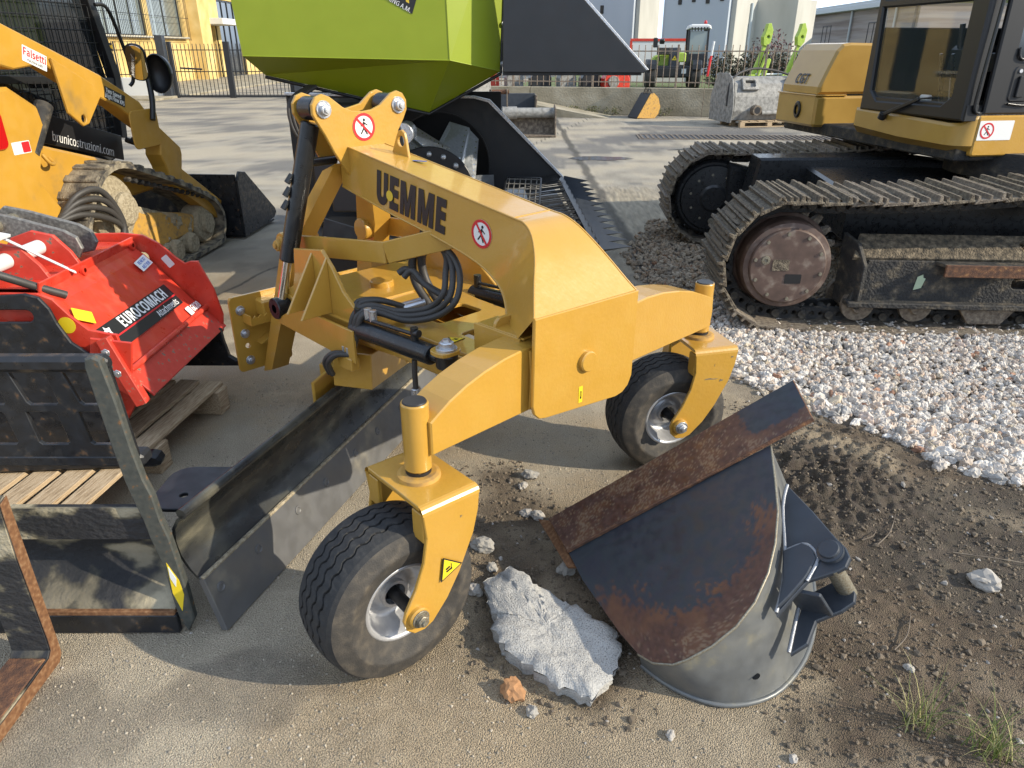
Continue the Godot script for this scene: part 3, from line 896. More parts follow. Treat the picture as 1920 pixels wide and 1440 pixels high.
func caster(parent: Node3D, u: float, v: float, yaw: float, nut: Material, chips: Array) -> void:
	var R := 0.247
	var w := 0.205
	var rin := 0.118
	var ax := Vector3(-0.125, R, 0.0)
	var st := begin()
	# bent fork: top with two curved arms
	var arm := V2([-0.088, 0.556, 0.098, 0.556, 0.092, 0.50, 0.074, 0.432, 0.022, 0.323, -0.023, 0.253, -0.075, 0.198, -0.105, 0.186, -0.137, 0.190, -0.160, 0.212, -0.168, 0.245, -0.160, 0.272, -0.125, 0.33, -0.094, 0.405, -0.080, 0.48])
	for s in [-1.0, 1.0]:
		plate_on(st, arm, 0.013, 0.0025, [], fr_xy(Vector3(0, 0, s * 0.142)))
		# rounded bend between arm and top
		var ring := []
		for k in 5:
			var a := deg_to_rad(90.0 * k / 4)
			ring.append(Vector2(0.126 + 0.0225 * sin(a), 0.553 + 0.0225 * cos(a)))
		for k in 4:
			var p: Vector2 = ring[k]
			var q: Vector2 = ring[k + 1]
			var A := Vector3(-0.088, p.y, s * p.x); var B := Vector3(0.098, p.y, s * p.x)
			var C := Vector3(0.098, q.y, s * q.x); var D := Vector3(-0.088, q.y, s * q.x)
			if s > 0: quad(st, A, D, C, B)
			else: quad(st, A, B, C, D)
	box_on(st, 0.186, 0.014, 0.258, at(0.005, 0.5685, 0), 0.002)
	for s in [-1.0, 1.0]:
		box_on(st, 0.012, 0.09, 0.05, at(-0.078, 0.505, s * 0.112), 0.002)
	var fork := part(parent, "caster_fork", fin(st), M.yellow, at(u, 0, -v, 0, rad_to_deg(yaw), 0))
	part(fork, "washer", lathe(V2([0, 0.575, 0.062, 0.575, 0.06, 0.586, 0.05, 0.59, 0, 0.59]), 28), M.worn_yellow)
	part(fork, "collar", lathe(V2([0.036, 0.588, 0.036, 0.60]), 24), M.satin_black)
	var ty := tyre_mesh(R, w, rin)
	part(fork, "tyre_tread", ty[0], M.rubber, Transform3D(Basis(Vector3(0, 0, 1), 0.4), ax))
	part(fork, "tyre_sidewall", ty[1], M.sidewall, Transform3D(Basis.IDENTITY, ax))
	part(fork, "rim", rim_mesh(rin, w), M.rim_silver, Transform3D(Basis.IDENTITY, ax))
	rod(fork, "axle", ax + Vector3(0, 0, -0.135), ax + Vector3(0, 0, 0.135), 0.019, M.satin_black)
	part(fork, "axle_boss", lathe(V2([0, 0, 0.032, 0, 0.032, 0.012, 0.029, 0.016, 0, 0.016]), 24), M.yellow, along_y(ax + Vector3(0, 0, 0.148), ax + Vector3(0, 0, 0.1481)))
	bolt(fork, "axle_nut", ax + Vector3(0, 0, 0.163), Vector3(0, 0, 1), 0.017, nut)
	# knocks in the paint
	for q in chips:
		part(fork, "paint_chip", plate(V2([0, 0, 0.006, 0.002, 0.013, 0.001, 0.016, 0.006, 0.009, 0.007, 0.007, 0.012, 0.002, 0.008]), 0.0008, 0.0), M.pin_steel, Transform3D(Basis(Vector3(0, 0, 1), q[2]).scaled_local(Vector3(q[3], q[3] * q[4], 1)), Vector3(q[0], q[1], 0.149)))
	# kingpin tube stays with the arm
	part(parent, "kingpin_tube", lathe(V2([0, 0.602, 0.036, 0.602, 0.038, 0.605, 0.038, 0.80, 0.036, 0.804, 0.031, 0.804]), 32), M.yellow, at(u, 0, -v))
	part(parent, "kingpin_cap", lathe(V2([0.0335, 0.80, 0.0335, 0.805, 0.031, 0.808, 0, 0.808]), 28), M.satin_black, at(u, 0, -v))

func build_grader() -> void:
	var t := thing("grader_attachment", "yellow and black grader blade attachment on two rubber caster wheels, parked mid-yard", "grader", Vector3(0.12, 0, -2.19), 45.5)
	var Y: Material = M.yellow
	# --- gooseneck beam: side plates, top and bottom sheets
	var topL := [G(-0.065, 1.325, 1.03), G(-0.065, 1.258, 0.60), G(-0.065, 1.211, 0.30), G(-0.065, 1.18, 0.10), G(-0.068, 1.172, 0.05), G(-0.082, 1.145, 0.005), G(-0.12, 1.095, -0.045), G(-0.165, 1.04, -0.085), G(-0.205, 0.99, -0.122), G(-0.232, 0.957, -0.148)]
	var topR := [G(0.105, 1.325, 1.03), G(0.105, 1.258, 0.60), G(0.105, 1.211, 0.30), G(0.105, 1.18, 0.10), G(0.106, 1.172, 0.04), G(0.115, 1.145, -0.015), G(0.132, 1.095, -0.075), G(0.155, 1.04, -0.125), G(0.178, 0.99, -0.165), G(0.196, 0.957, -0.192)]
	var botL := [G(-0.065, 1.165, 1.03), G(-0.065, 1.132, 0.87), G(-0.065, 1.098, 0.70), G(-0.065, 1.055, 0.46), G(-0.066, 1.01, 0.27), G(-0.072, 0.965, 0.17), G(-0.09, 0.925, 0.115), G(-0.12, 0.88, 0.075), G(-0.155, 0.83, 0.05), G(-0.19, 0.77, 0.03)]
	var botR := [G(0.105, 1.165, 1.03), G(0.105, 1.132, 0.87), G(0.105, 1.098, 0.70), G(0.105, 1.055, 0.46), G(0.106, 1.01, 0.27), G(0.11, 0.965, 0.17), G(0.125, 0.925, 0.115), G(0.14, 0.88, 0.075), G(0.16, 0.83, 0.05), G(0.18, 0.77, 0.03)]
	var top_l := spline(topL, 3)
	var top_r := spline(topR, 3)
	var bot_l := spline(botL, 3)
	var bot_r := spline(botR, 3)
	var st := begin()
	st.set_smooth_group(1)
	for i in top_l.size() - 1:
		quad(st, top_l[i], top_l[i + 1], top_r[i + 1], top_r[i])
	st.set_smooth_group(2)
	for i in top_l.size() - 1:
		quad(st, bot_l[i], bot_l[i + 1], top_l[i + 1], top_l[i])
	st.set_smooth_group(3)
	for i in top_l.size() - 1:
		quad(st, top_r[i], top_r[i + 1], bot_r[i + 1], bot_r[i])
	st.set_smooth_group(4)
	for i in top_l.size() - 1:
		quad(st, bot_r[i], bot_r[i + 1], bot_l[i + 1], bot_l[i])
	st.set_smooth_group(-1)
	quad(st, bot_l[0], top_l[0], top_r[0], bot_r[0])
	var beam := part(t, "main_beam", fin(st), Y)
	# raised seams along the beam edges
	st = begin()
	tube_on(st, top_l, 0.0038, 5)
	tube_on(st, top_r, 0.003, 5)
	tube_on(st, bot_l, 0.004, 5)
	tube_on(st, PackedVector3Array([G(-0.066, 1.180, 0.10), G(0.106, 1.180, 0.10)]), 0.003, 5)
	part(beam, "weld_seam", fin(st), Y)
	# lettering on the side
	var ex := G(0, -0.146, -0.93).normalized()
	var ez := Vector3(-1, 0, 0)
	var eb := Basis(ex, ez.cross(ex), ez)
	text(beam, "lettering", "UEMME", 0.152, M.print_black, Transform3D(eb, G(-0.0675, 1.156, 0.612)), 900, 0.001, 0.70)
	part(beam, "logo_dot", plate(circ(0, 0, 0.019, 20), 0.001, 0.0), M.print_yellow, Transform3D(eb, G(-0.0695, 1.168, 0.722)))
	no_walk(beam, Transform3D(eb, G(-0.0675, 1.108, 0.24)), 0.047)
	# lifting eye on top
	part(t, "lifting_eye", plate(V2([-0.05, 0, 0.05, 0, 0.028, 0.065, 0.018, 0.085, 0, 0.093, -0.018, 0.085, -0.028, 0.065]), 0.012, 0.002, [circ(0, 0.052, 0.02, 14)]), Y, Transform3D(Basis(G(0, 0.15, 0.98).normalized(), G(0, 1, -0.15).normalized(), G(0, 0.15, 0.98).normalized().cross(G(0, 1, -0.15).normalized())), G(0.07, 1.288, 0.82)))
	part(t, "inspection_tag", plate(rrect(-0.03, -0.008, 0.03, 0.008, 0.007), 0.001, 0.0), M.sticker_blue, Transform3D(Basis(Vector3(0.3, 0, 0.95).normalized(), Vector3(0.95, 0, -0.3).normalized(), Vector3.UP), G(0.06, 1.2795, 0.70)))
	# --- front plate with pivot boss
	var fy := Basis(Vector3.UP, deg_to_rad(-6.2))
	var fxf := Transform3D(fy, G(-0.018, 0, -0.172))
	part(t, "front_plate", plate(PackedVector2Array([Vector2(-0.218, 0.957), Vector2(-0.222, 0.68), Vector2(-0.214, 0.652), Vector2(-0.196, 0.634), Vector2(-0.17, 0.628), Vector2(0.14, 0.606), Vector2(0.172, 0.612), Vector2(0.198, 0.632), Vector2(0.213, 0.665), Vector2(0.218, 0.957)]), 0.014, 0.0025), Y, fxf)
	part(t, "pivot_boss", lathe(V2([0.034, -0.002, 0.034, 0.012, 0.030, 0.016, 0, 0.017]), 28), Y, fxf * along_y(Vector3(-0.005, 0.775, 0.007), Vector3(-0.005, 0.775, 0.0071)))
	var gl := part(t, "grease_sticker", plate(rrect(-0.008, -0.028, 0.008, 0.028, 0.001, 1), 0.001, 0.0), M.sticker_yellow, fxf * at(-0.025, 0.665, 0.0078))
	part(gl, "pictogram", plate(rrect(-0.003, -0.015, 0.003, 0.012, 0.0025, 2), 0.001, 0.0, [rrect(-0.0015, -0.008, 0.0015, 0.01, 0.001, 1)]), M.print_black, at(0, 0, 0.0008))
	part(t, "rear_plate", plate(rrect(-0.2, 0.64, 0.2, 0.9, 0.03), 0.014, 0.002), Y, Transform3D(fy, G(0.0, 0, 0.03)))
	# --- cross beam arms
	var armL := V2([-0.60, 0.652, -0.16, 0.652, -0.16, 0.86, -0.235, 0.86, -0.32, 0.853, -0.40, 0.838, -0.47, 0.818, -0.53, 0.793, -0.60, 0.752])
	var armR := V2([0.16, 0.655, 0.84, 0.643, 0.84, 0.762, 0.77, 0.79, 0.68, 0.825, 0.58, 0.85, 0.48, 0.867, 0.38, 0.873, 0.26, 0.866, 0.16, 0.855])
	part(t, "cross_arm", plate(armL, 0.12, 0.004), Y, fr_xy(G(0, 0, -0.06)))
	part(t, "cross_arm", plate(armR, 0.12, 0.004), Y, fr_xy(G(0, 0, -0.06)))
	st = begin()
	box_on(st, 0.09, 0.008, 0.2, Transform3D(Basis.IDENTITY, G(-0.16, 0.868, 0.02)), 0.002)
	box_on(st, 0.008, 0.16, 0.2, Transform3D(Basis.IDENTITY, G(-0.208, 0.79, 0.03)), 0.002)
	part(t, "pivot_box", fin(st), Y)
	caster(t, -0.612, -0.07, deg_to_rad(-5.0), M.pin_steel, [[0.03, 0.50, 0.5, 0.5, 1.0], [-0.01, 0.33, 1.2, 0.4, 0.6]])
	caster(t, 0.875, -0.055, deg_to_rad(-31.0), M.zinc, [[0.03, 0.43, 0.2, 1.1, 0.8], [-0.04, 0.445, -0.05, 4.0, 0.14], [0.0, 0.50, 1.4, 0.8, 0.2], [0.07, 0.53, 0.3, 0.7, 1.0]])
	for q in [[-0.645, 0.36, -0.222, -5.0, 0.04]]:
		warn_triangle(t, Transform3D(Basis(Vector3.UP, deg_to_rad(q[3])) * Basis(Vector3(0, 0, 1), deg_to_rad(22.0)), G(q[0], q[1], q[2])), q[4])
	# --- head plates with the ears
	var ear := V2([-0.045, 1.19, -0.02, 1.145, 0.01, 1.17, 0.06, 1.17, 0.11, 1.19, 0.14, 1.23, 0.155, 1.30, 0.175, 1.36, 0.203, 1.40, 0.222, 1.435, 0.222, 1.47, 0.205, 1.495, 0.178, 1.505, 0.150, 1.497, 0.125, 1.478, 0.095, 1.456, 0.055, 1.442, 0.01, 1.438, -0.035, 1.443, -0.072, 1.457, -0.102, 1.479, -0.125, 1.495, -0.155, 1.505, -0.183, 1.495, -0.20, 1.47, -0.20, 1.435, -0.182, 1.405, -0.155, 1.36, -0.125, 1.30, -0.08, 1.23])
	var hd := part(t, "head_plate", plate(ear, 0.016, 0.003), Y, fr_xy(G(0, 0, 0.975)))
	part(t, "head_plate", plate(V2([-0.10, 1.25, 0.12, 1.25, 0.155, 1.32, 0.222, 1.435, 0.222, 1.47, 0.205, 1.495, 0.178, 1.505, 0.150, 1.497, 0.095, 1.456, 0.01, 1.438, -0.072, 1.457, -0.125, 1.495, -0.155, 1.505, -0.183, 1.495, -0.20, 1.47, -0.20, 1.435, -0.14, 1.33]), 0.016, 0.003), Y, fr_xy(G(0, 0, 1.105)))
	no_walk(hd, at(0.012, 1.383, 0.0088), 0.05)
	for s in [-0.155, 0.178]:
		bolt(hd, "ear_bolt", Vector3(s, 1.453, 0.008), Vector3(0, 0, 1), 0.02, M.zinc)
		rod(t, "ear_pin", G(s, 1.453, 0.97), G(s, 1.453, 1.12), 0.018, M.zinc)
	# --- lift cylinders
	for q in [[-0.155, -0.325], [0.178, 0.42]]:
		var a := G(q[0], 1.453, 1.04)
		var b := G(q[1], 0.70, 1.165)
		var d := (b - a).normalized()
		var barrel := rod(t, "lift_cylinder", a + d * 0.05, a + d * 0.585, 0.035, M.black_paint, 24, 0.006)
		rod(t, "cylinder_rod", a + d * 0.58, b, 0.019, M.chrome, 18)
		part(t, "rod_eye", lathe(V2([0.018, -0.03, 0.042, -0.03, 0.044, -0.026, 0.044, 0.026, 0.042, 0.03, 0.018, 0.03]), 24), M.black_paint, along_y(b, b + Vector3(0.001, 0, 0)))
		part(t, "rod_eye", lathe(V2([0.018, -0.045, 0.04, -0.045, 0.042, -0.04, 0.042, 0.04, 0.04, 0.045, 0.018, 0.045]), 24), M.black_paint, along_y(a, a + Vector3(0, 0, 0.001)))
		var side := Vector3(1 if q[0] < 0 else -1, 0, 0)
		rod(t, "hose_port", a + d * 0.2 + side * 0.03, a + d * 0.2 + side * 0.14, 0.016, M.black_paint, 12)
		st = begin()
		for k in 3: rod_on(st, a + d * (0.24 + 0.05 * k) - side * 0.035 + Vector3(0, 0, -0.012), a + d * (0.27 + 0.05 * k) - side * 0.052 + Vector3(0, 0, -0.012), 0.012, 8)
		part(t, "port_fitting", fin(st), M.black_paint)
	# --- A-frame legs to the mounting plates
	for s in [-1.0, 1.0]:
		var cx := 0.02
		var p0 := G(cx + s * 0.075, 1.235, 1.07)
		var p1 := G(cx + s * 0.19, 0.93, 1.24)
		var p2 := G(cx + s * 0.255, 0.31, 1.47)
		var up := Vector3(s, 0, 0)
		var q0 := PackedVector2Array()
		st = begin()
		var rings := []
		for e in [[p0, 0.08, 0.10], [p1, 0.085, 0.15], [p1.lerp(p2, 0.3), 0.085, 0.13], [p2, 0.085, 0.085]]:
			var w: float = e[1] * 0.5
			var h: float = e[2] * 0.5
			var o: Vector3 = e[0]
			var nz := Vector3(0, 0.35, 0.94)
			rings.append([o + Vector3(-w, 0, 0) - nz * h, o + Vector3(w, 0, 0) - nz * h, o + Vector3(w, 0, 0) + nz * h, o + Vector3(-w, 0, 0) + nz * h])
		for i in rings.size() - 1:
			for k in 4:
				var l := (k + 1) % 4
				quad(st, rings[i][l], rings[i][k], rings[i + 1][k], rings[i + 1][l])
		for k in [0, 3]:
			var r: Array = rings[k]
			if k == 0: quad(st, r[0], r[1], r[2], r[3])
			else: quad(st, r[3], r[2], r[1], r[0])
		part(t, "frame_leg", fin(st), Y)
		part(t, "pivot_boss", lathe(V2([0, -0.075, 0.045, -0.075, 0.048, -0.07, 0.048, 0.07, 0.045, 0.075, 0, 0.075]), 24), Y, along_y(p1, p1 + Vector3(0.001, 0, 0)))
		bolt(t, "pivot_bolt", p1 + Vector3(s * 0.076, 0, 0), Vector3(s, 0, 0), 0.022, M.worn_yellow)
		# drag link towards the beam
		bar(t, "drag_link", G(cx + s * 0.24, 0.93, 1.24), G(cx + s * 0.17, 0.985, 0.66), 0.014, 0.08, Y, Vector3.UP)
		bar(t, "drag_link", G(cx + s * 0.17, 0.985, 0.66), G(cx + s * 0.02, 1.07, 0.40), 0.014, 0.08, Y, Vector3.UP)
		# mounting plates
		var mp := G(cx + s * 0.255, 0, 1.535)
		var pl := part(t, "mounting_plate", plate(rrect(-0.145, 0.31, 0.12, 0.665, 0.02), 0.014, 0.002, [circ(-0.09, 0.43, 0.012, 10)]), Y, fr_xy(mp))
		for b2 in [[-0.10, 0.60], [-0.095, 0.49], [-0.09, 0.36], [0.09, 0.375], [0.09, 0.58]]:
			bolt(pl, "plate_bolt", Vector3(b2[0], b2[1], 0.007), Vector3(0, 0, 1), 0.014, M.zinc)
		# serrated step and small gusset
		var step := V2([-0.065, 0, 0.065, 0, 0.065, 0.05, 0.055, 0.035, 0.042, 0.046, 0.03, 0.033, 0.015, 0.044, 0, 0.032, -0.015, 0.043, -0.03, 0.031, -0.042, 0.043, -0.055, 0.03, -0.065, 0.044])
		st = begin()
		plate_on(st, step, 0.006, 0.0, [], at(-0.03, 0.545, 0.085))
		box_on(st, 0.13, 0.006, 0.08, at(-0.03, 0.546, 0.045), 0.001)
		for e in [-1, 1]: box_on(st, 0.006, 0.045, 0.08, at(-0.03 + e * 0.063, 0.567, 0.045), 0.001)
		part(pl, "step", fin(st), Y)
		part(pl, "gusset", plate(V2([0, 0, 0.06, 0, 0.06, 0.03]), 0.05, 0.001), Y, at(-0.05, 0.44, 0.03))
	bar(t, "cross_tube", G(-0.26, 0.60, 1.5), G(0.30, 0.60, 1.5), 0.08, 0.08, Y, Vector3.UP, 0.008)
	# --- tongue frame with slots
	var tong := V2([-0.215, 0.08, 0.17, 0.08, 0.20, 0.55, 0.24, 0.80, 0.34, 1.05, 0.30, 1.22, -0.28, 1.22, -0.32, 1.05, -0.25, 0.80, -0.22, 0.55])
	var slots := [rrect(-0.11, 0.20, 0.085, 0.315, 0.02), rrect(-0.09, 0.44, 0.12, 0.56, 0.02), rrect(-0.10, 0.71, 0.10, 0.82, 0.02)]
	part(t, "tongue_plate", plate(tong, 0.014, 0.002, slots), Y, fr_xv(G(0, 0.748, 0)))
	part(t, "tongue_plate", plate(V2([-0.215, 0.10, 0.17, 0.10, 0.20, 0.55, 0.24, 0.80, 0.28, 1.0, -0.27, 1.0, -0.25, 0.80, -0.22, 0.55]), 0.014, 0.002, slots), Y, fr_xv(G(0, 0.64, 0)))
	for s in [[-0.213, -0.245], [0.175, 0.235]]:
		bar(t, "tongue_side", G(s[0], 0.694, 0.10), G(s[1], 0.694, 0.80), 0.012, 0.094, Y)
	part(t, "turntable_cap", lathe(V2([0.05, 0, 0.05, 0.02, 0.045, 0.024, 0, 0.025]), 28), Y, Transform3D(Basis.IDENTITY, G(0.04, 0.755, 0.97)))
	for s in [0.08, 0.42]:
		warn_triangle(t, Transform3D(Basis(Vector3(0, 0, -1), Vector3(-1, 0, 0), Vector3(0, 1, 0)) * Basis(Vector3(0, 0, 1), 0.6), G(-0.16, 0.7565, s + 0.2)), 0.03)
	# --- ear brackets carrying the lift cylinders
	for s in [-1.0, 1.0]:
		var u0 := -0.285 if s < 0 else 0.365
		var br := V2([1.20, 0.655, 1.225, 0.675, 1.23, 0.71, 1.21, 0.74, 1.18, 0.755, 1.10, 0.80, 1.075, 0.86, 1.06, 0.955, 0.86, 0.985, 0.80, 0.93, 0.74, 0.85, 0.62, 0.765, 0.62, 0.70, 0.90, 0.70, 1.08, 0.665, 1.16, 0.645])
		var bp := part(t, "cylinder_bracket", plate(br, 0.016, 0.003), Y, fr_vy(G(u0, 0, 0)))
		part(t, "cylinder_bracket", plate(V2([1.20, 0.655, 1.225, 0.675, 1.23, 0.71, 1.21, 0.74, 1.18, 0.755, 1.06, 0.78, 1.0, 0.76, 1.0, 0.70, 1.08, 0.665, 1.16, 0.645]), 0.016, 0.003), Y, fr_vy(G(u0 + 0.085, 0, 0)))
		for e in [0.83, 0.93]:
			part(t, "gusset", plate(V2([0, 0, -0.13 * s * -1.0, 0, 0, 0.21]) if s > 0 else V2([0, 0, -0.13, 0, 0, 0.21]), 0.012, 0.002), Y, fr_xy(G(u0 - 0.008 if s < 0 else u0 + 0.008, 0.752, e)))
		bolt(bp, "bracket_bolt", Vector3(1.165, 0.70, -0.008 if s < 0 else 0.008), Vector3(0, 0, -1.0 if s < 0 else 1.0), 0.02, M.zinc)
		part(t, "side_skirt", plate(V2([0.62, 0.62, 1.16, 0.64, 1.16, 0.66, 1.0, 0.745, 0.62, 0.745]), 0.012, 0.002), Y, fr_vy(G(-0.34 if s < 0 else 0.41, 0, 0)))
	bar(t, "base_plate", G(-0.30, 0.742, 0.92), G(0.38, 0.742, 0.92), 0.62, 0.012, Y, Vector3.UP)
	for w in [[-0.573, 0.66, 0.755, -0.112], [0.838, 0.65, 0.755, -0.112]]:
		var ws := begin()
		tube_on(ws, spline([G(w[0], w[1], w[3]), G(w[0] + 0.002, (w[1] + w[2]) * 0.5, w[3] - 0.003), G(w[0], w[2], w[3])], 6), 0.005, 6)
		part(t, "weld_seam", fin(ws), Y)
	for w in [[-0.222, 0.66, 0.85, -0.125], [0.205, 0.66, 0.86, -0.125]]:
		var ws := begin()
		tube_on(ws, spline([G(w[0], w[1], w[3]), G(w[0] + 0.003, (w[1] + w[2]) * 0.5, w[3] - 0.002), G(w[0], w[2], w[3])], 6), 0.005, 6)
		part(t, "weld_seam", fin(ws), Y)
	# --- blade turning cylinders beside the tongue
	for s in [-1.0, 1.0]:
		var u1 := -0.305 if s < 0 else 0.27
		var a := G(u1, 0.74, 0.66)
		var b := G(u1 - 0.005, 0.765, 0.15)
		var d := (b - a).normalized()
		rod(t, "turning_cylinder", a, a + d * 0.44, 0.034, M.black_paint, 22, 0.005)
		rod(t, "cylinder_rod", a + d * 0.44, b, 0.018, M.black_paint, 14)
		part(t, "rod_eye", lathe(V2([0.016, -0.022, 0.034, -0.022, 0.036, -0.018, 0.036, 0.018, 0.034, 0.022, 0.016, 0.022]), 20), M.black_paint, Transform3D(Basis.IDENTITY, b))
		rod(t, "oil_pipe", a + d * 0.02 + Vector3(0, 0.046, 0), a + d * 0.34 + Vector3(0, 0.05, 0), 0.007, M.black_paint, 8)
		st = begin()
		rod_on(st, a + d * 0.35 + Vector3(0, 0.02, 0), a + d * 0.35 + Vector3(0, 0.075, 0), 0.014, 10)
		rod_on(st, a + d * 0.345 + Vector3(0, 0.055, 0), a + d * 0.375 + Vector3(0, 0.058, 0), 0.013, 10)
		rod_on(st, a + d * 0.03 + Vector3(0, 0.02, 0), a + d * 0.03 + Vector3(0, 0.08, 0), 0.016, 10)
		part(t, "port_fitting", fin(st), M.black_paint)
		part(t, "eye_lug", plate(rrect(-0.045, -0.035, 0.045, 0.045, 0.03), 0.014, 0.002), Y, fr_xv(b + Vector3(0, 0.03, 0)))
		bolt(t, "lug_bolt", b + Vector3(0, 0.038, 0), Vector3.UP, 0.022, M.zinc)
	# --- hydraulic hoses
	var H: Material = M.hose
	for k in 3:
		var o := 0.021 * k
		tube(t, "hydraulic_hose", [G(0.0, 1.07, 0.60 - o), G(-0.005, 1.02, 0.575 - o), G(-0.03, 1.0 - o * 0.4, 0.44 + o * 0.6), G(-0.07 - o * 0.4, 0.95, 0.35 + o * 1.3), G(-0.11 - o * 0.3, 0.87 + o * 0.4, 0.33 + o * 1.2), G(-0.14, 0.806 + o * 0.5, 0.40 + o), G(-0.2, 0.782 + o * 0.6, 0.49 + o), G(-0.265, 0.808 + o * 0.4, 0.57 + o), G(-0.312, 0.80, 0.60 + o), G(-0.328, 0.73, 0.62 + o), G(-0.332, 0.66, 0.65 + o)], 0.0115, H, 8, 6)
	for k in 2:
		var o := 0.03 * k
		tube(t, "hydraulic_hose", [G(0.02, 1.06, 0.64 - o), G(0.015, 1.0, 0.655 - o), G(-0.01 + o * 0.6, 0.93, 0.685 - o), G(-0.02 + o, 0.85, 0.665 - o), G(-0.01 + o, 0.77, 0.60 - o)], 0.016, H, 8, 6)
		tube(t, "hydraulic_hose", [G(-0.12, 0.90 + o * 0.3, 0.60 + o), G(-0.10, 0.925, 0.575 + o), G(-0.085, 0.88 + o * 0.3, 0.52 + o), G(-0.055, 0.842 + o * 0.4, 0.44 + o), G(-0.05, 0.835 + o, 0.40 + o)], 0.012, H, 8, 6)
		o = 0.022 * k
		tube(t, "hydraulic_hose", [G(-0.335, 0.64, 0.66 + o), G(-0.37, 0.64, 0.70 + o), G(-0.385, 0.60, 0.74 + o), G(-0.36, 0.54, 0.76 + o)], 0.0105, H, 8, 6)
		tube(t, "hydraulic_hose", [G(-0.13, 0.79, 0.60 + o), G(-0.2, 0.82, 0.64 + o), G(-0.26, 0.815, 0.68 + o), G(-0.29, 0.79, 0.64 + o)], 0.011, H, 8, 6)
	st = begin()
	for k in 2:
		rod_on(st, G(-0.13, 0.785, 0.60 + 0.022 * k), G(-0.06, 0.80, 0.56 + 0.022 * k), 0.014, 8)
		rod_on(st, G(-0.335, 0.60, 0.665 + 0.025 * k), G(-0.335, 0.67, 0.668 + 0.025 * k), 0.014, 8)
		rod_on(st, G(-0.30, 0.79, 0.55 + 0.03 * k), G(-0.30, 0.83, 0.55 + 0.03 * k), 0.014, 8)
	part(t, "hose_fitting", fin(st), M.zinc)
	tube(t, "hydraulic_hose", [G(-0.30, 0.71, 0.33), G(-0.302, 0.66, 0.33), G(-0.30, 0.60, 0.332)], 0.0095, H, 8, 4)
	rod(t, "hose_coupling", G(-0.30, 0.605, 0.332), G(-0.30, 0.53, 0.332), 0.017, M.zinc, 12)
	part(t, "manifold", box(0.04, 0.05, 0.09, 0.004), Y, Transform3D(Basis.IDENTITY, G(-0.335, 0.61, 0.68)))
	# --- blade: frame of its own, x along the blade, z out of its face
	var bt := Transform3D(Basis(Vector3.UP, deg_to_rad(72.5)), Vector3(-0.9, 0, -1.71))
	var inv := t.transform.affine_inverse() * bt
	var Ln := 2.45
	var prof := [Vector2(-0.045, 0.19), Vector2(-0.075, 0.225), Vector2(-0.098, 0.27), Vector2(-0.105, 0.32), Vector2(-0.098, 0.365), Vector2(-0.075, 0.402), Vector2(-0.055, 0.42)]
	st = begin()
	st.set_smooth_group(1)
	for i in prof.size() - 1:
		var p: Vector2 = prof[i]
		var q: Vector2 = prof[i + 1]
		quad(st, Vector3(0, p.y, p.x), Vector3(Ln, p.y, p.x), Vector3(Ln, q.y, q.x), Vector3(0, q.y, q.x))
	st.set_smooth_group(2)
	for i in prof.size() - 1:
		var p: Vector2 = prof[i] + Vector2(-0.012, 0)
		var q: Vector2 = prof[i + 1] + Vector2(-0.012, 0)
		quad(st, Vector3(Ln, p.y, p.x), Vector3(0, p.y, p.x), Vector3(0, q.y, q.x), Vector3(Ln, q.y, q.x))
	st.set_smooth_group(-1)
	for i in prof.size() - 1:
		var p: Vector2 = prof[i]
		var q: Vector2 = prof[i + 1]
		var o := Vector3(0, 0, -0.012)
		var a := Vector3(0, p.y, p.x); var b := Vector3(0, q.y, q.x)
		quad(st, a + o, a, b, b + o)
		a.x = Ln; b.x = Ln
		quad(st, a, a + o, b + o, b)
	var mb := part(t, "mouldboard", fin(st), M.mould_black, inv)
	st = begin()
	tube_on(st, PackedVector3Array([Vector3(0, 0.425, -0.064), Vector3(Ln, 0.425, -0.064)]), 0.017, 12)
	part(mb, "top_tube", fin(st), M.mould_black)
	var ce := plate(V2([-0.012, -0.098, 0.012, -0.098, 0.012, 0.098, 0.004, 0.104, -0.012, 0.104]), Ln, 0.002)
	part(mb, "cutting_edge", ce, M.steel_blade, Transform3D(Basis(Vector3(0, 0.245, 0.969), Vector3(0, 0.969, -0.245), Vector3(-1, 0, 0)), Vector3(Ln * 0.5, 0.098, -0.022)))
	st = begin()
	bar_on(st, Vector3(0, 0.197, -0.040), Vector3(Ln, 0.197, -0.040), 0.014, 0.012)
	part(mb, "weld_seam", fin(st), M.dry_mud)
	for k in 12:
		var bb := part(mb, "edge_bolt", lathe(V2([0.017, 0, 0.016, 0.004, 0.012, 0.005, 0.008, 0.002, 0, 0.002]), 20), M.steel_blade, Transform3D(Basis(Vector3(1, 0, 0), Vector3(0, 0.245, 0.969), Vector3(0, -0.969, 0.245)), Vector3(0.045 + k * 0.214 - (0.02 if k % 2 else 0.0), 0.135, -0.0195)))
	# pushing frame behind the blade
	part(mb, "yellow_wing", plate(V2([0, 0, 0.22, 0.0, 0.25, 0.10, 0.23, 0.15, 0.19, 0.165, 0.0, 0.155]), 0.014, 0.002), Y, at(0.80, 0.33, -0.115))
	bar(mb, "blade_support", Vector3(1.0, 0.40, -0.16), Vector3(1.9, 0.40, -0.16), 0.10, 0.14, Y)
	part(mb, "end_plate", plate(rrect(-0.14, -0.15, 0.12, 0.12, 0.07), 0.014, 0.002, [circ(-0.06, 0.02, 0.014, 10)]), M.anthracite, Transform3D(Basis(Vector3(1, 0, 0), Vector3(0, 0, -1), Vector3(0, 1, 0)) * Basis(Vector3(0, 0, 1), 0.3), Vector3(0.29, 0.30, -0.27)))
	for k in 2:
		bolt(mb, "plate_bolt", Vector3(0.25 + 0.12 * k, 0.308, -0.175), Vector3.UP, 0.017, M.zinc)
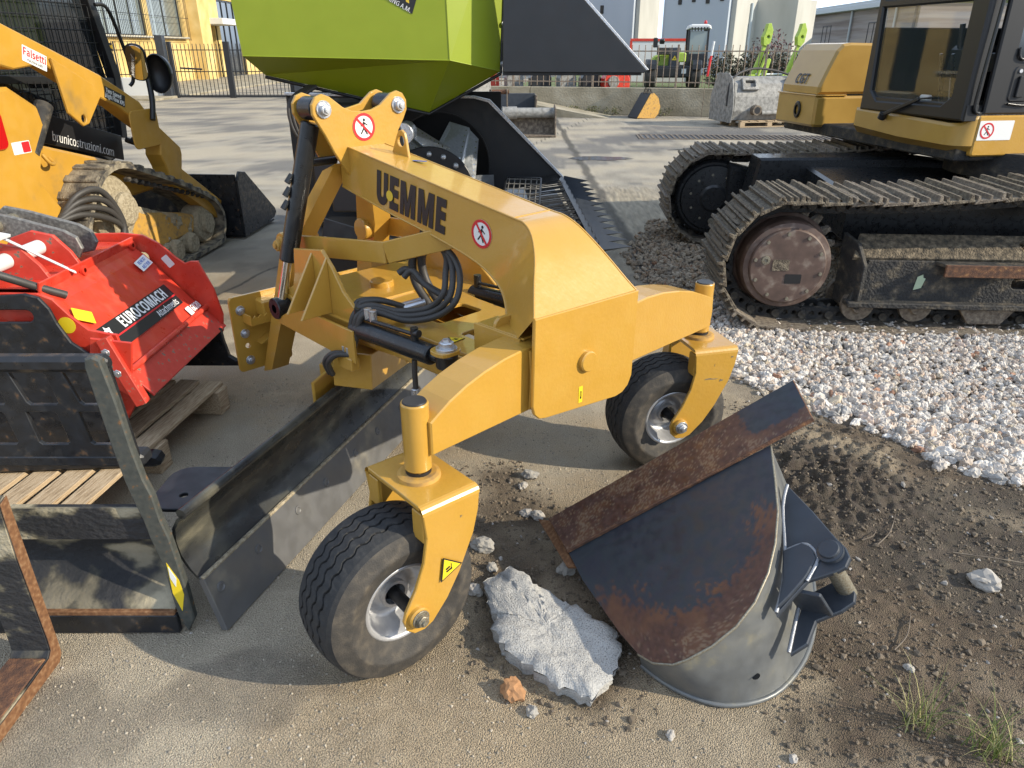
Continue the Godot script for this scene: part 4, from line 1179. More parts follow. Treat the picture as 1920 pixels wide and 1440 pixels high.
	# turntable post between tongue and blade
	rod(t, "turntable_post", G(0.02, 0.45, 0.92), G(0.02, 0.745, 0.92), 0.11, Y, 28, 0.006)
	bar(t, "post_arm", G(-0.30, 0.55, 0.72), G(0.10, 0.50, 0.95), 0.16, 0.14, Y)

# ---------- ditching bucket lying on its side ----------
func rust_colour(p: Vector2, amount: float) -> Color:
	var g := n_fine.get_noise_2d(p.x * 3.0, p.y * 3.0)
	var m := n_mid.get_noise_2d(p.x * 2.0, p.y * 2.0)
	var sp := n_fine.get_noise_2d(p.x * 17.0 + 40.0, p.y * 17.0)
	var paint := Vector3(0.034, 0.040, 0.050) * (1.0 + 0.15 * m)
	var rust := Vector3(0.085, 0.042, 0.030) * (1.0 + 0.4 * g)
	rust = rust.lerp(Vector3(0.15, 0.07, 0.035), smoothstep(-0.1, 0.35, m) * 0.6)
	rust = rust.lerp(Vector3(0.27, 0.2, 0.13), smoothstep(0.18, 0.42, sp + m * 0.5) * 0.55 * smoothstep(0.75, 1.3, amount))
	var k := smoothstep(0.38, 0.62, amount + g * 0.35 + m * 0.35)
	var c := paint.lerp(rust, k)
	return Color(c.x, c.y, c.z)

func build_ditch_bucket() -> void:
	var t := thing("ditching_bucket", "slate grey digger bucket with rusty bar, tipped on its side on the soil", "bucket", Vector3.ZERO)
	var bs := Basis(BK_X, BK_Y, BK_X.cross(BK_Y))
	var xf := Transform3D(bs, BK_O)
	# side plate: a fine skin whose colours follow the rust bitten in along its rim
	var face := ccw(BK_FACE)
	var rimp := PackedVector2Array()
	for i in face.size():
		for k in 8: rimp.append(face[i].lerp(face[(i + 1) % face.size()], k / 8.0))
	var ctr := Vector2(0.4, -0.24)
	var st := begin()
	st.set_smooth_group(1)
	var NR := 60
	var n := rimp.size()
	for j in NR:
		for i in n:
			var l := (i + 1) % n
			var f0 := float(j) / NR
			var f1 := float(j + 1) / NR
			var q := [ctr.lerp(rimp[i], f0), ctr.lerp(rimp[i], f1), ctr.lerp(rimp[l], f1), ctr.lerp(rimp[l], f0)]
			for e in [[0, 1, 2], [0, 2, 3]]:
				if j == 0 and e[1] == 2: continue
				for w in [e[0], e[2], e[1]]:
					var p: Vector2 = q[w]
					var rr: float = f0 if (w == 0 or w == 3) else f1
					var low := clampf((-p.y - 0.10) / 0.40, 0.0, 1.2)
					st.set_color(rust_colour(p, low * smoothstep(0.25, 0.95, rr) * 1.18 + 0.05))
					st.add_vertex(Vector3(p.x, p.y, 0.0062))
	part(t, "side_plate", fin(st), M.metal_vc, xf)
	part(t, "side_plate_core", plate(BK_FACE, 0.012, 0.002), M.rust, xf)
	# bar along the mouth
	part(t, "rusty_bar", plate(BK_BAR, 0.016, 0.003), M.rust, xf * at(0, 0, 0.014))
	st = begin()
	st.set_smooth_group(1)
	var NB := 160
	var NC := 34
	for j in NC:
		for i in NB:
			var q := []
			for e in [[i, j], [i + 1, j], [i + 1, j + 1], [i, j + 1]]:
				var fx: float = lerpf(0.004, 0.996, float(e[0]) / NB)
				var fy: float = lerpf(0.02, 0.98, float(e[1]) / NC)
				var p: Vector2 = BK_BAR[3].lerp(BK_BAR[2], fx).lerp(BK_BAR[0].lerp(BK_BAR[1], fx), fy)
				var am := 1.3 - smoothstep(0.72, 0.84, fx) * smoothstep(0.1, 0.42, fy) * 1.25
				q.append([Vector3(p.x, p.y, 0.0224), rust_colour(p + Vector2(3, 1), am)])
			for e in [0, 2, 1, 0, 3, 2]:
				st.set_color(q[e][1]); st.add_vertex(q[e][0])
	part(t, "bar_face", fin(st), M.metal_vc, xf)
	part(t, "cutting_edge", plate(BK_CUT, 0.014, 0.002), M.orange_rust, xf * at(0, 0, -0.009))
	# shell from the upper rim down to the lower rim on the ground
	st = begin()
	n = BK_RIM.size()
	var up := []
	for p in BK_RIM: up.append(xf * Vector3(p.x, p.y, -0.004))
	var hi := spline(up, 3)
	var lo := spline(BK_LOW, 3)
	st.set_smooth_group(1)
	for i in hi.size() - 1:
		for k in 5:
			var f0 := k / 5.0
			var f1 := (k + 1) / 5.0
			quad(st, hi[i].lerp(lo[i], f1), hi[i].lerp(lo[i], f0), hi[i + 1].lerp(lo[i + 1], f0), hi[i + 1].lerp(lo[i + 1], f1))
	st.set_smooth_group(-1)
	part(t, "shell", fin(st), M.bare_shell)
	st = begin()
	tube_on(st, lo, 0.009, 6)
	part(t, "lower_rim", fin(st), M.bare_shell)
	st = begin()
	var rim := PackedVector3Array()
	for p in BK_RIM: rim.append(xf * Vector3(p.x, p.y, 0.0))
	tube_on(st, rim, 0.005, 6)
	part(t, "rim_edge", fin(st), M.pin_steel)
	st = begin()
	for i in range(1, lo.size() - 1): tri(st, lo[0], lo[i], lo[i + 1])
	part(t, "lower_side_plate", fin(st), M.bare_shell)
	part(t, "drain_hole", lathe(V2([0.012, 0.0, 0.0, 0.001]), 12), M.satin_black, xf * Transform3D(Basis(Vector3.RIGHT, 1.2), Vector3(0.40, -0.575, -0.17)))
	# hitch ears with pin
	var ear := part(t, "hitch_ear", plate(BK_EAR, 0.016, 0.003), M.slate_paint, xf * at(0, 0, -0.07))
	part(t, "hitch_ear", plate(BK_EAR2, 0.016, 0.003), M.slate_paint, xf * at(0, 0, -0.19))
	part(ear, "pin_head", lathe(V2([0.036, 0, 0.036, 0.012, 0.034, 0.012, 0.028, 0.014, 0.028, 0.022, 0.026, 0.024, 0, 0.024]), 32), M.slate_paint, along_y(Vector3(BK_PIN.x, BK_PIN.y, 0.008), Vector3(BK_PIN.x, BK_PIN.y, 0.0081)))
	part(t, "hitch_pin", lathe(cyl_prof(0.024, 0.15, 0.002), 24), M.pin_steel, xf * Transform3D(Basis(Vector3(1, 0, 0), Vector3(0, 0, 1), Vector3(0, -1, 0)), Vector3(BK_PIN.x - 0.015, BK_PIN.y - 0.035, -0.14)))
	part(t, "ear_spacer", plate(rrect(-0.04, -0.055, 0.06, 0.055, 0.004, 1), 0.012, 0.002), M.slate_paint, xf * Transform3D(Basis(Vector3(0.75, -0.65, 0), Vector3(0, 0, 1), Vector3(-0.65, -0.75, 0)), Vector3(0.615, -0.455, -0.13)))
	part(t, "ear_step", plate(V2([0.63, -0.335, 0.685, -0.338, 0.70, -0.365, 0.70, -0.40, 0.66, -0.435, 0.645, -0.445, 0.585, -0.475, 0.545, -0.49, 0.59, -0.42]), 0.014, 0.003), M.slate_paint, xf * at(0, 0, -0.056))
	st = begin()
	for w in [[0.733, -0.12, 0.688, -0.19, 0.634, -0.33, 0.585, -0.428, 0.535, -0.497], [0.632, -0.333, 0.686, -0.338, 0.702, -0.365, 0.700, -0.402, 0.660, -0.438, 0.646, -0.448]]:
		var pts := []
		for i in range(0, w.size(), 2): pts.append(Vector3(w[i], w[i + 1], -0.060))
		tube_on(st, spline(pts, 3), 0.006, 6)
	part(t, "weld_bead", fin(st), M.weld, xf)
	st = begin()
	var lw := []
	for w in [[0.611, -0.40], [0.56, -0.47], [0.507, -0.545]]: lw.append(Vector3(w[0], w[1], -0.178))
	tube_on(st, spline(lw, 3), 0.006, 6)
	part(t, "weld_bead", fin(st), M.weld, xf)

var BK_O := Vector3(0.1910, 0.1000, -1.9870)
var BK_X := Vector3(0.8344, 0.5510, 0.0120)
var BK_Y := Vector3(-0.0935, 0.1630, -0.9822)
var BK_FACE := V2([-0.0005, -0.0051, 0.749, -0.0063, 0.7084, -0.134, 0.6699, -0.2454, 0.6206, -0.3417, 0.5675, -0.4178, 0.5006, -0.4836, 0.4299, -0.5253, 0.3495, -0.5486, 0.2769, -0.5546, 0.2327, -0.5511, 0.1799, -0.5222, 0.1453, -0.4788, 0.1101, -0.3968, 0.0726, -0.2822, 0.0316, -0.1564])
var BK_RIM := V2([0.749, -0.0063, 0.7084, -0.134, 0.6699, -0.2454, 0.6206, -0.3417, 0.5675, -0.4178, 0.5006, -0.4836, 0.4299, -0.5253, 0.3495, -0.5486, 0.2769, -0.5546, 0.2327, -0.5511, 0.1799, -0.5222, 0.1453, -0.4788])
var BK_RUST := V2([0.0411, -0.2001, 0.1114, -0.2786, 0.1931, -0.3529, 0.2596, -0.397, 0.3387, -0.4175, 0.3966, -0.3953, 0.4456, -0.3612, 0.4957, -0.3535, 0.5429, -0.3163, 0.5937, -0.2951, 0.6349, -0.2235, 0.6763, -0.1824, 0.6517, -0.2558, 0.6125, -0.3368, 0.5613, -0.4097, 0.4972, -0.4724, 0.4273, -0.5152, 0.3491, -0.5385, 0.2765, -0.5445, 0.2351, -0.5419, 0.1854, -0.515, 0.1516, -0.4737, 0.1165, -0.3936, 0.079, -0.281])
var BK_BAR := V2([-0.0419, 0.1565, 0.9242, 0.1946, 0.9023, -0.0021, 0.0025, -0.0252])
var BK_BARP := V2([0.745, 0.172, 0.8249, 0.1761, 0.9131, 0.177, 0.898, 0.0273, 0.8359, 0.0296, 0.7966, 0.0657, 0.7605, 0.0662, 0.7476, 0.1191])
var BK_CUT := V2([-0.0933, 0.2055, -0.0482, 0.1694, -0.0015, -0.0133, 0.0121, -0.0824, -0.0183, -0.0654])
var BK_LOW := [Vector3(1.1350, 0.0080, -2.4470), Vector3(1.0850, 0.0080, -2.1670), Vector3(1.0240, 0.0080, -1.9320), Vector3(0.9730, 0.0080, -1.7790), Vector3(0.9110, 0.0080, -1.6530), Vector3(0.8450, 0.0080, -1.5590), Vector3(0.7620, 0.0080, -1.4780), Vector3(0.6810, 0.0080, -1.4360), Vector3(0.5890, 0.0080, -1.4230), Vector3(0.5070, 0.0080, -1.4490), Vector3(0.4350, 0.0080, -1.5010), Vector3(0.3810, 0.0080, -1.5630)]
var BK_EAR := V2([0.7331, -0.1185, 0.7569, -0.2485, 0.7719, -0.3613, 0.7808, -0.4042, 0.7765, -0.4367, 0.7537, -0.4573, 0.7293, -0.4587, 0.6479, -0.4475, 0.5307, -0.5028, 0.5841, -0.4279, 0.6334, -0.3306, 0.6876, -0.1894])
var BK_EAR2 := V2([0.5622, -0.5406, 0.611, -0.4901, 0.6848, -0.4933, 0.7263, -0.4847, 0.741, -0.4621, 0.7401, -0.4143, 0.6989, -0.4014, 0.6155, -0.4056, 0.542, -0.496, 0.5071, -0.5494])
var BK_PIN := Vector2(0.7394, -0.3996)

# ---------- pallet with single boards ----------
func make_pallet(called: String, label: String, pos: Vector3, yaw: float, lx: float, lz: float, nb: int) -> Node3D:
	# boards run along z; blocks and runners below
	var t := thing(called, label, "pallet", pos, yaw, "wooden pallets")
	var step := lx / nb
	var bm := [box(step * 0.78, 0.02, lz, 0.002), box(step * 0.74, 0.019, lz * 0.995, 0.002)]
	for i in nb: part(t, "board", bm[i % 2], M.pallet_wood, at(-lx / 2 + step * (i + 0.5), 0.134, rng.randf_range(-0.01, 0.01), 0, rng.randf_range(-0.6, 0.6), 0))
	var rm := box(lx, 0.02, 0.09, 0.002)
	var blk := box(0.12, 0.08, 0.09, 0.003)
	for k in 3:
		var z := -lz / 2 + 0.05 + (lz - 0.1) * k / 2.0
		part(t, "cross_board", rm, M.pallet_wood, at(0, 0.112, z))
		part(t, "bottom_board", rm, M.pallet_wood, at(0, 0.011, z))
		for j in 3: part(t, "block", blk, M.pallet_wood, at(-lx / 2 + 0.06 + (lx - 0.12) * j / 2.0, 0.062, z))
	return t

# ---------- red planer ----------
func build_planer() -> void:
	var t := thing("planer_attachment", "red road planer attachment with black name strip resting on a pallet", "planer", Vector3(0, 0, 0))
	var R: Material = M.red_paint
	var z0 := -2.70
	var z1 := -3.46
	var zc := (z0 + z1) * 0.5
	var w := z0 - z1
	# hood: sloping cover over the drum
	var pf := [Vector2(-2.35, 0.72), Vector2(-2.2, 0.80), Vector2(-1.86, 0.80), Vector2(-1.835, 0.765), Vector2(-1.80, 0.735), Vector2(-1.70, 0.6158), Vector2(-1.565, 0.455)]
	var st := begin()
	for i in pf.size() - 1:
		st.set_smooth_group(2 if i >= 4 else i + 5)
		var p: Vector2 = pf[i]
		var q: Vector2 = pf[i + 1]
		quad(st, Vector3(p.x, p.y, z0), Vector3(q.x, q.y, z0), Vector3(q.x, q.y, z1), Vector3(p.x, p.y, z1))
	st.set_smooth_group(-1)
	quad(st, Vector3(-2.35, 0.2, z1), Vector3(-2.35, 0.2, z0), Vector3(-2.35, 0.72, z0), Vector3(-2.35, 0.72, z1))
	quad(st, Vector3(-1.565, 0.455, z1), Vector3(-1.565, 0.455, z0), Vector3(-2.35, 0.2, z0), Vector3(-2.35, 0.2, z1))
	var hood := part(t, "hood", fin(st), R)
	# front lip, round bar and worn flange
	rod(t, "hinge_bar", Vector3(-1.555, 0.462, z0 + 0.02), Vector3(-1.555, 0.462, z1 - 0.02), 0.013, R, 14)
	part(t, "front_flange", plate(V2([0, 0, w + 0.06, 0, w + 0.06, 0.13, 0, 0.13]), 0.012, 0.003), M.red_chipped, Transform3D(Basis(Vector3(0, 0, -1), Vector3(-0.66, 0.75, 0), Vector3(0.75, 0.66, 0)), Vector3(-1.478, 0.352, z0 + 0.03)))
	# side plates
	var sp := V2([-2.38, 0.25, -1.60, 0.20, -1.49, 0.33, -1.475, 0.42, -1.50, 0.56, -1.555, 0.70, -1.59, 0.70, -1.62, 0.69, -1.66, 0.72, -1.73, 0.79, -1.80, 0.83, -1.9, 0.84, -2.3, 0.83, -2.38, 0.7])
	part(t, "side_plate", plate(sp, 0.014, 0.003, [rrect(-1.845, 0.69, -1.79, 0.745, 0.025)]), R, fr_xy(Vector3(0, 0, z1 - 0.02)))
	var near := V2([-2.38, 0.25, -1.64, 0.20, -1.55, 0.33, -1.545, 0.44, -1.575, 0.62, -1.61, 0.625, -1.68, 0.64, -1.74, 0.70, -1.79, 0.765, -1.845, 0.79, -2.3, 0.80, -2.38, 0.7])
	var np := part(t, "side_plate", plate(near, 0.014, 0.003), R, fr_xy(Vector3(0, 0, z0 + 0.02)))
	# black adjusting side shield in front of it
	var sh := V2([-2.45, 0.12, -1.72, 0.12, -1.66, 0.20, -1.62, 0.42, -1.68, 0.55, -1.74, 0.60, -1.775, 0.68, -1.79, 0.74, -1.82, 0.785, -1.87, 0.80, -2.0, 0.79, -2.45, 0.72])
	part(t, "side_shield", plate(sh, 0.016, 0.004, [rrect(-2.2, 0.685, -1.86, 0.735, 0.024)]), M.black_scuffed, fr_xy(Vector3(0, 0, z0 + 0.055)))
	# bolted corner angle, chipped
	part(t, "corner_angle", plate(V2([-1.70, 0.46, -1.55, 0.36, -1.50, 0.60, -1.66, 0.62]), 0.012, 0.003), R, fr_xy(Vector3(0, 0, z0 + 0.06)))
	part(t, "corner_edge", plate(V2([-0.02, 0, 0.02, 0, 0.02, 0.30, -0.02, 0.30]), 0.05, 0.003), M.red_chipped, Transform3D(Basis(Vector3(0, 0, 1), Vector3(-0.32, 0.947, 0), Vector3(-0.947, -0.32, 0)), Vector3(-1.51, 0.335, z0 + 0.065)))
	for b in [[-1.60, 0.565], [-1.575, 0.475]]:
		bolt(t, "shield_bolt", Vector3(b[0], b[1], z0 + 0.067), Vector3(0, 0, 1), 0.017, M.zinc)
	# name strip printed on the slope
	var e := Vector3(0, 0, -1)
	var dn := (Vector3(-1.80, 0.735, 0) - Vector3(-1.565, 0.455, 0)).normalized()
	var nb := Basis(e, dn, e.cross(dn))
	var so := Vector3(-1.655, 0.567, zc + 0.02) + nb.z * 0.006
	var strip := part(hood, "name_strip", plate(rrect(-0.33, -0.06, 0.30, 0.06, 0.002, 1), 0.001, 0.0), M.print_black, Transform3D(nb, so))
	part(strip, "red_line", plate(rrect(-0.33, -0.0035, 0.30, 0.0035, 0.001, 1), 0.001, 0.0), M.sticker_red, at(0, -0.008, 0.001))
	text(strip, "lettering", "EUROCOMACH", 0.072, M.print_white, at(0.035, 0.027, 0.0012), 700, 0.001, 0.86)
	text(strip, "lettering", "Attachments", 0.045, M.print_white, at(0.17, -0.036, 0.0012), 500, 0.001, 0.8)
	part(strip, "star_logo", plate(V2([-0.03, -0.015, -0.012, -0.03, 0.0, -0.012, 0.022, -0.03, 0.018, 0.0, 0.03, 0.02, 0.008, 0.022, 0.0, 0.035, -0.008, 0.016, -0.03, 0.02, -0.018, 0.0]), 0.001, 0.0, [circ(0, 0, 0.008, 10)]), M.print_white, at(-0.285, 0.02, 0.0012))
	var mb := part(hood, "model_badge", plate(rrect(-0.02, -0.022, 0.02, 0.022, 0.003, 1), 0.001, 0.0), M.print_white, Transform3D(nb, Vector3(-1.585, 0.484, z1 + 0.115) + nb.z * 0.006))
	text(hood, "lettering", "6020", 0.05, M.print_white, Transform3D(nb, Vector3(-1.585, 0.484, z1 + 0.045) + nb.z * 0.006), 800, 0.001, 0.8)
	# written paper label, stickers
	var pb := Basis(e, dn, e.cross(dn)) * Basis(Vector3(0, 0, 1), 0.12)
	var pap := part(hood, "paper_label", plate(rrect(-0.06, -0.028, 0.06, 0.028, 0.002, 1), 0.001, 0.0), M.sticker_white, Transform3D(pb, Vector3(-1.775, 0.715, z1 + 0.09) + nb.z * 0.008))
	text(pap, "handwriting", "RENOD", 0.024, M.sticker_blue, at(0, 0.012, 0.001), 400, 0.001)
	text(pap, "handwriting", "AB7308", 0.024, M.sticker_blue, at(0.002, -0.014, 0.001), 400, 0.001)
	part(hood, "warning_label", plate(rrect(-0.03, -0.045, 0.03, 0.045, 0.002, 1), 0.001, 0.0), M.sticker_yellow, Transform3D(nb * Basis(Vector3(0, 0, 1), 0.9), Vector3(-1.735, 0.67, z0 - 0.045) + nb.z * 0.007))
	part(np, "warning_disc", plate(circ(-1.76, 0.66, 0.034, 20), 0.001, 0.0), M.sticker_yellow, at(0, 0, 0.008))
	# top flange with bolts
	part(t, "top_flange", plate(V2([0, 0, w, 0, w, 0.05, 0, 0.05]), 0.01, 0.002), R, Transform3D(Basis(Vector3(0, 0, -1), Vector3(0.2, 0.98, 0), Vector3(0.98, -0.2, 0)), Vector3(-1.855, 0.775, z0)))
	for b in [z0 - 0.30, z1 + 0.03]:
		part(t, "flange_bush", lathe(V2([0.01, 0, 0.022, 0, 0.022, 0.014, 0.01, 0.014]), 16), R, along_y(Vector3(-1.845, 0.79, b), Vector3(-1.8448, 0.79, b)))
	# hitch: two lugs, pale pins, steel links, hoses
	for zz in [-2.83, -3.05]:
		part(t, "hitch_lug", plate(V2([-2.2, 0.78, -1.86, 0.78, -1.90, 0.86, -1.96, 0.93, -2.05, 0.95, -2.14, 0.92, -2.2, 0.85]), 0.02, 0.003, [circ(-2.03, 0.88, 0.03, 14)]), M.red_chipped, fr_xy(Vector3(0, 0, zz)))
	rod(t, "hitch_pin", Vector3(-2.03, 0.88, -2.68), Vector3(-2.03, 0.88, -3.18), 0.031, M.white_panel, 20, 0.004)
	for zz in [-3.10, -3.22]:
		part(t, "steel_link", plate(V2([-2.28, 0.93, -2.22, 0.90, -2.0, 0.83, -1.95, 0.81, -1.90, 0.82, -1.875, 0.86, -1.89, 0.91, -1.94, 0.94, -2.15, 1.0, -2.25, 1.02, -2.29, 0.99]), 0.022, 0.004), M.worn_steel, fr_xy(Vector3(0, 0, zz)))
	rod(t, "link_pin", Vector3(-2.22, 0.96, -3.05), Vector3(-2.22, 0.96, -3.26), 0.03, M.pin_steel, 18)
	# bent light strap over the pins
	st = begin()
	var sp2 := spline([Vector3(-2.17, 0.86, 0), Vector3(-2.16, 0.95, 0), Vector3(-2.1, 1.0, 0), Vector3(-2.02, 1.0, 0), Vector3(-1.96, 0.99, 0)], 4)
	for i in sp2.size() - 1: bar_on(st, sp2[i] + Vector3(0, 0, -2.74), sp2[i + 1] + Vector3(0, 0, -2.74), 0.10, 0.01, Vector3.UP, 0.0)
	part(t, "strap", fin(st), M.white_panel)
	bar(t, "tie_strip", Vector3(-2.02, 1.0, -2.78), Vector3(-1.83, 0.80, -2.93), 0.035, 0.008, M.white_panel)
	tube(t, "hydraulic_hose", [Vector3(-2.35, 0.95, -2.62), Vector3(-2.1, 0.93, -2.60), Vector3(-1.95, 0.88, -2.63), Vector3(-1.86, 0.80, -2.72), Vector3(-1.80, 0.75, -2.78)], 0.017, M.hose)
	tube(t, "hydraulic_hose", [Vector3(-2.5, 0.6, -2.9), Vector3(-2.42, 0.95, -2.95), Vector3(-2.34, 1.02, -3.0), Vector3(-2.3, 0.9, -3.02)], 0.03, M.hose)
	# drum beneath, and the far runner
	rod(t, "drum", Vector3(-1.86, 0.40, z0 - 0.04), Vector3(-1.86, 0.40, z1 + 0.04), 0.2, M.dark_muddy, 28)
	for k in 10:
		rod(t, "pick", Vector3(-1.72, 0.28, z0 - 0.08 - k * 0.065), Vector3(-1.66, 0.23, z0 - 0.08 - k * 0.065), 0.018, M.pin_steel, 8)
	part(t, "runner_shoe", plate(V2([-2.2, 0.165, -1.42, 0.165, -1.36, 0.17, -1.345, 0.185, -1.36, 0.20, -1.42, 0.195, -1.455, 0.22, -1.47, 0.30, -1.475, 0.36, -1.52, 0.40, -2.2, 0.42]), 0.03, 0.004), M.black_scuffed, fr_xy(Vector3(0, 0, -3.42)))
	part(t, "runner_shoe", plate(V2([-2.2, 0.165, -1.70, 0.165, -1.66, 0.20, -1.70, 0.30, -2.2, 0.42]), 0.03, 0.004), M.black_scuffed, fr_xy(Vector3(0, 0, -2.76)))
	# model sticker on the far plate
	part(t, "number_sticker", plate(rrect(-0.018, -0.03, 0.018, 0.03, 0.004, 2), 0.001, 0.0), M.sticker_white, at(-1.70, 0.70, z1 - 0.0118, 0, 0, 35))

# ---------- black fork carriage in the near left corner ----------
func build_fork_frame() -> void:
	var t := thing("fork_carriage", "scuffed black steel fork carriage with rusty tine, cut off by the left edge", "fork frame", Vector3.ZERO)
	var K: Material = M.black_scuffed
	var zf := -1.77
	var holes := []
	for r in [[0.765, 0.86], [0.64, 0.742]]:
		for c in 6:
			var x := -1.205 - 0.145 * c
			holes.append(PackedVector2Array([Vector2(x - 0.005 + (r[1] - 0.85) * -0.12, r[1]), Vector2(x + 0.02, r[0] + 0.008), Vector2(x + 0.028, r[0]), Vector2(x + 0.098, r[0]), Vector2(x + 0.105, r[0] + 0.008), Vector2(x + 0.092, r[1] - 0.006), Vector2(x + 0.085, r[1])]))
	part(t, "grid_plate", plate(V2([-2.3, 0.585, -1.06, 0.585, -1.08, 0.885, -2.3, 0.885]), 0.014, 0.002, holes), K, fr_xy(Vector3(0, 0, zf)))
	bar(t, "top_rail", Vector3(-2.3, 0.888, zf + 0.0), Vector3(-1.078, 0.888, zf + 0.0), 0.045, 0.045, K, Vector3.UP, 0.012)
	bar(t, "bottom_rail", Vector3(-2.3, 0.585, zf - 0.02), Vector3(-1.05, 0.585, zf - 0.02), 0.06, 0.04, K, Vector3.UP, 0.008)
	# long side bar: uneven, flame-cut edge
	var so := V2([-1.105, 0.925, -1.085, 0.93, -1.066, 0.92, -1.052, 0.80, -1.043, 0.66, -1.032, 0.56, -1.018, 0.50, -1.012, 0.42, -1.0, 0.36, -0.992, 0.27, -0.985, 0.15, -0.983, 0.05, -1.01, 0.0, -1.03, 0.06, -1.034, 0.12, -1.036, 0.2, -1.04, 0.27, -1.056, 0.36, -1.062, 0.42, -1.072, 0.47, -1.085, 0.55, -1.095, 0.66, -1.104, 0.80, -1.110, 0.9])
	var sb := part(t, "side_bar", plate(so, 0.028, 0.004), M.worn_edge, fr_xy(Vector3(0, 0, zf + 0.05)))
	var stk := part(sb, "sticker", plate(V2([-1.025, 0.27, -1.0, 0.205, -0.995, 0.15, -1.012, 0.085, -1.028, 0.155]), 0.001, 0.0), M.sticker_yellow, at(0, 0, 0.0146))
	part(stk, "diamond", plate(V2([-1.022, 0.255, -1.006, 0.212, -1.013, 0.18, -1.024, 0.215]), 0.001, 0.0), M.sticker_white, at(0, 0, 0.001))
	# muddy middle bar, curved trough and rusty lip
	bar(t, "middle_bar", Vector3(-2.3, 0.392, zf + 0.03), Vector3(-1.045, 0.392, zf + 0.03), 0.02, 0.115, M.black_muddy)
	var st := begin()
	st.set_smooth_group(1)
	var pf := [Vector2(0.025, 0.345), Vector2(-0.03, 0.31), Vector2(-0.055, 0.26), Vector2(-0.055, 0.21), Vector2(-0.035, 0.165), Vector2(0.0, 0.135), Vector2(0.04, 0.115), Vector2(0.062, 0.09)]
	for i in pf.size() - 1:
		var p: Vector2 = pf[i]
		var q: Vector2 = pf[i + 1]
		quad(st, Vector3(-2.3, q.y, zf + q.x), Vector3(-1.035, q.y, zf + q.x), Vector3(-1.035, p.y, zf + p.x), Vector3(-2.3, p.y, zf + p.x))
	st.set_smooth_group(-1)
	part(t, "trough", fin(st), M.black_muddy)
	bar(t, "rust_strip", Vector3(-2.3, 0.082, zf + 0.062), Vector3(-1.035, 0.082, zf + 0.062), 0.024, 0.018, M.orange_rust)
	bar(t, "lip", Vector3(-2.3, 0.04, zf + 0.065), Vector3(-1.03, 0.04, zf + 0.065), 0.02, 0.07, M.black_scuffed)
	# tine: upright shank, bend and arm towards the camera
	var sh := V2([0.0, 0.575, 0.03, 0.565, 0.036, 0.40, 0.033, 0.10, 0.035, 0.06, 0.05, 0.045, 0.16, 0.04, 0.9, 0.035, 0.9, 0.0, 0.02, 0.0, 0.002, 0.02, 0.0, 0.06])
	var tine := part(t, "tine", plate(sh, 0.115, 0.004), M.black_muddy, fr_zy(Vector3(-1.405, 0, zf + 0.165)))
	part(t, "tine_edge", plate(V2([0.0, 0.575, 0.03, 0.565, 0.036, 0.40, 0.033, 0.10, 0.035, 0.06, 0.05, 0.045, 0.16, 0.04, 0.9, 0.035, 0.9, 0.0, 0.02, 0.0, 0.002, 0.02, 0.0, 0.06]), 0.004, 0.001), M.orange_rust, fr_zy(Vector3(-1.3445, 0, zf + 0.165)))
	bar(t, "tine_top", Vector3(-1.405, 0.0475, zf + 0.22), Vector3(-1.405, 0.0400, zf + 1.06), 0.108, 0.006, M.rust)
	# loose fork beam behind, on the pallet boards
	var f := thing("steel_beam", "dark rounded steel beam laid across the pallet boards behind the fork carriage", "beam", Vector3(0, 0, 0))
	part(f, "arm", plate(V2([-1.2, -0.03, -0.035, -0.03, -0.01, -0.022, 0.0, 0.0, -0.01, 0.022, -0.035, 0.03, -1.2, 0.03]), 0.06, 0.012), M.black_scuffed, Transform3D(Basis(Vector3.UP, deg_to_rad(4.5)), Vector3(-1.387, 0.176, -2.47)))

# ---------- tracked loader at the far left ----------
func belt(profile: PackedVector2Array, w: float, th: float) -> ArrayMesh:
	# closed band in (z, y), running in x from -w to 0
	var p := ccw(profile)
	var q := inset(p, th)
	var st := begin()
	var n := p.size()
	st.set_smooth_group(1)
	for i in n:
		var j := (i + 1) % n
		var a := p[i]; var b := p[j]; var c := q[i]; var d := q[j]
		# (z, y) anticlockwise seen from -x
		quad(st, Vector3(0, a.y, a.x), Vector3(0, b.y, b.x), Vector3(-w, b.y, b.x), Vector3(-w, a.y, a.x))
	st.set_smooth_group(2)
	for i in n:
		var j := (i + 1) % n
		var c := q[i]; var d := q[j]
		quad(st, Vector3(0, d.y, d.x), Vector3(0, c.y, c.x), Vector3(-w, c.y, c.x), Vector3(-w, d.y, d.x))
	st.set_smooth_group(-1)
	for i in n:
		var j := (i + 1) % n
		var a := p[i]; var b := p[j]; var c := q[i]; var d := q[j]
		quad(st, Vector3(0, b.y, b.x), Vector3(0, a.y, a.x), Vector3(0, c.y, c.x), Vector3(0, d.y, d.x))
		quad(st, Vector3(-w, a.y, a.x), Vector3(-w, b.y, b.x), Vector3(-w, d.y, d.x), Vector3(-w, c.y, c.x))
	return fin(st)

func resample(p: PackedVector2Array, step: float) -> PackedVector2Array:
	var o := PackedVector2Array()
	var n := p.size()
	var carry := 0.0
	for i in n:
		var a := p[i]
		var b := p[(i + 1) % n]
		var l := a.distance_to(b)
		while carry < l:
			o.append(a.lerp(b, carry / l))
			carry += step
		carry -= l
	return o

func smooth_loop(p: PackedVector2Array, k := 5) -> PackedVector2Array:
	var o := PackedVector2Array()
	var n := p.size()
	for i in n:
		for j in k: o.append(p[i].cubic_interpolate(p[(i + 1) % n], p[(i + n - 1) % n], p[(i + 2) % n], float(j) / k))
	return o

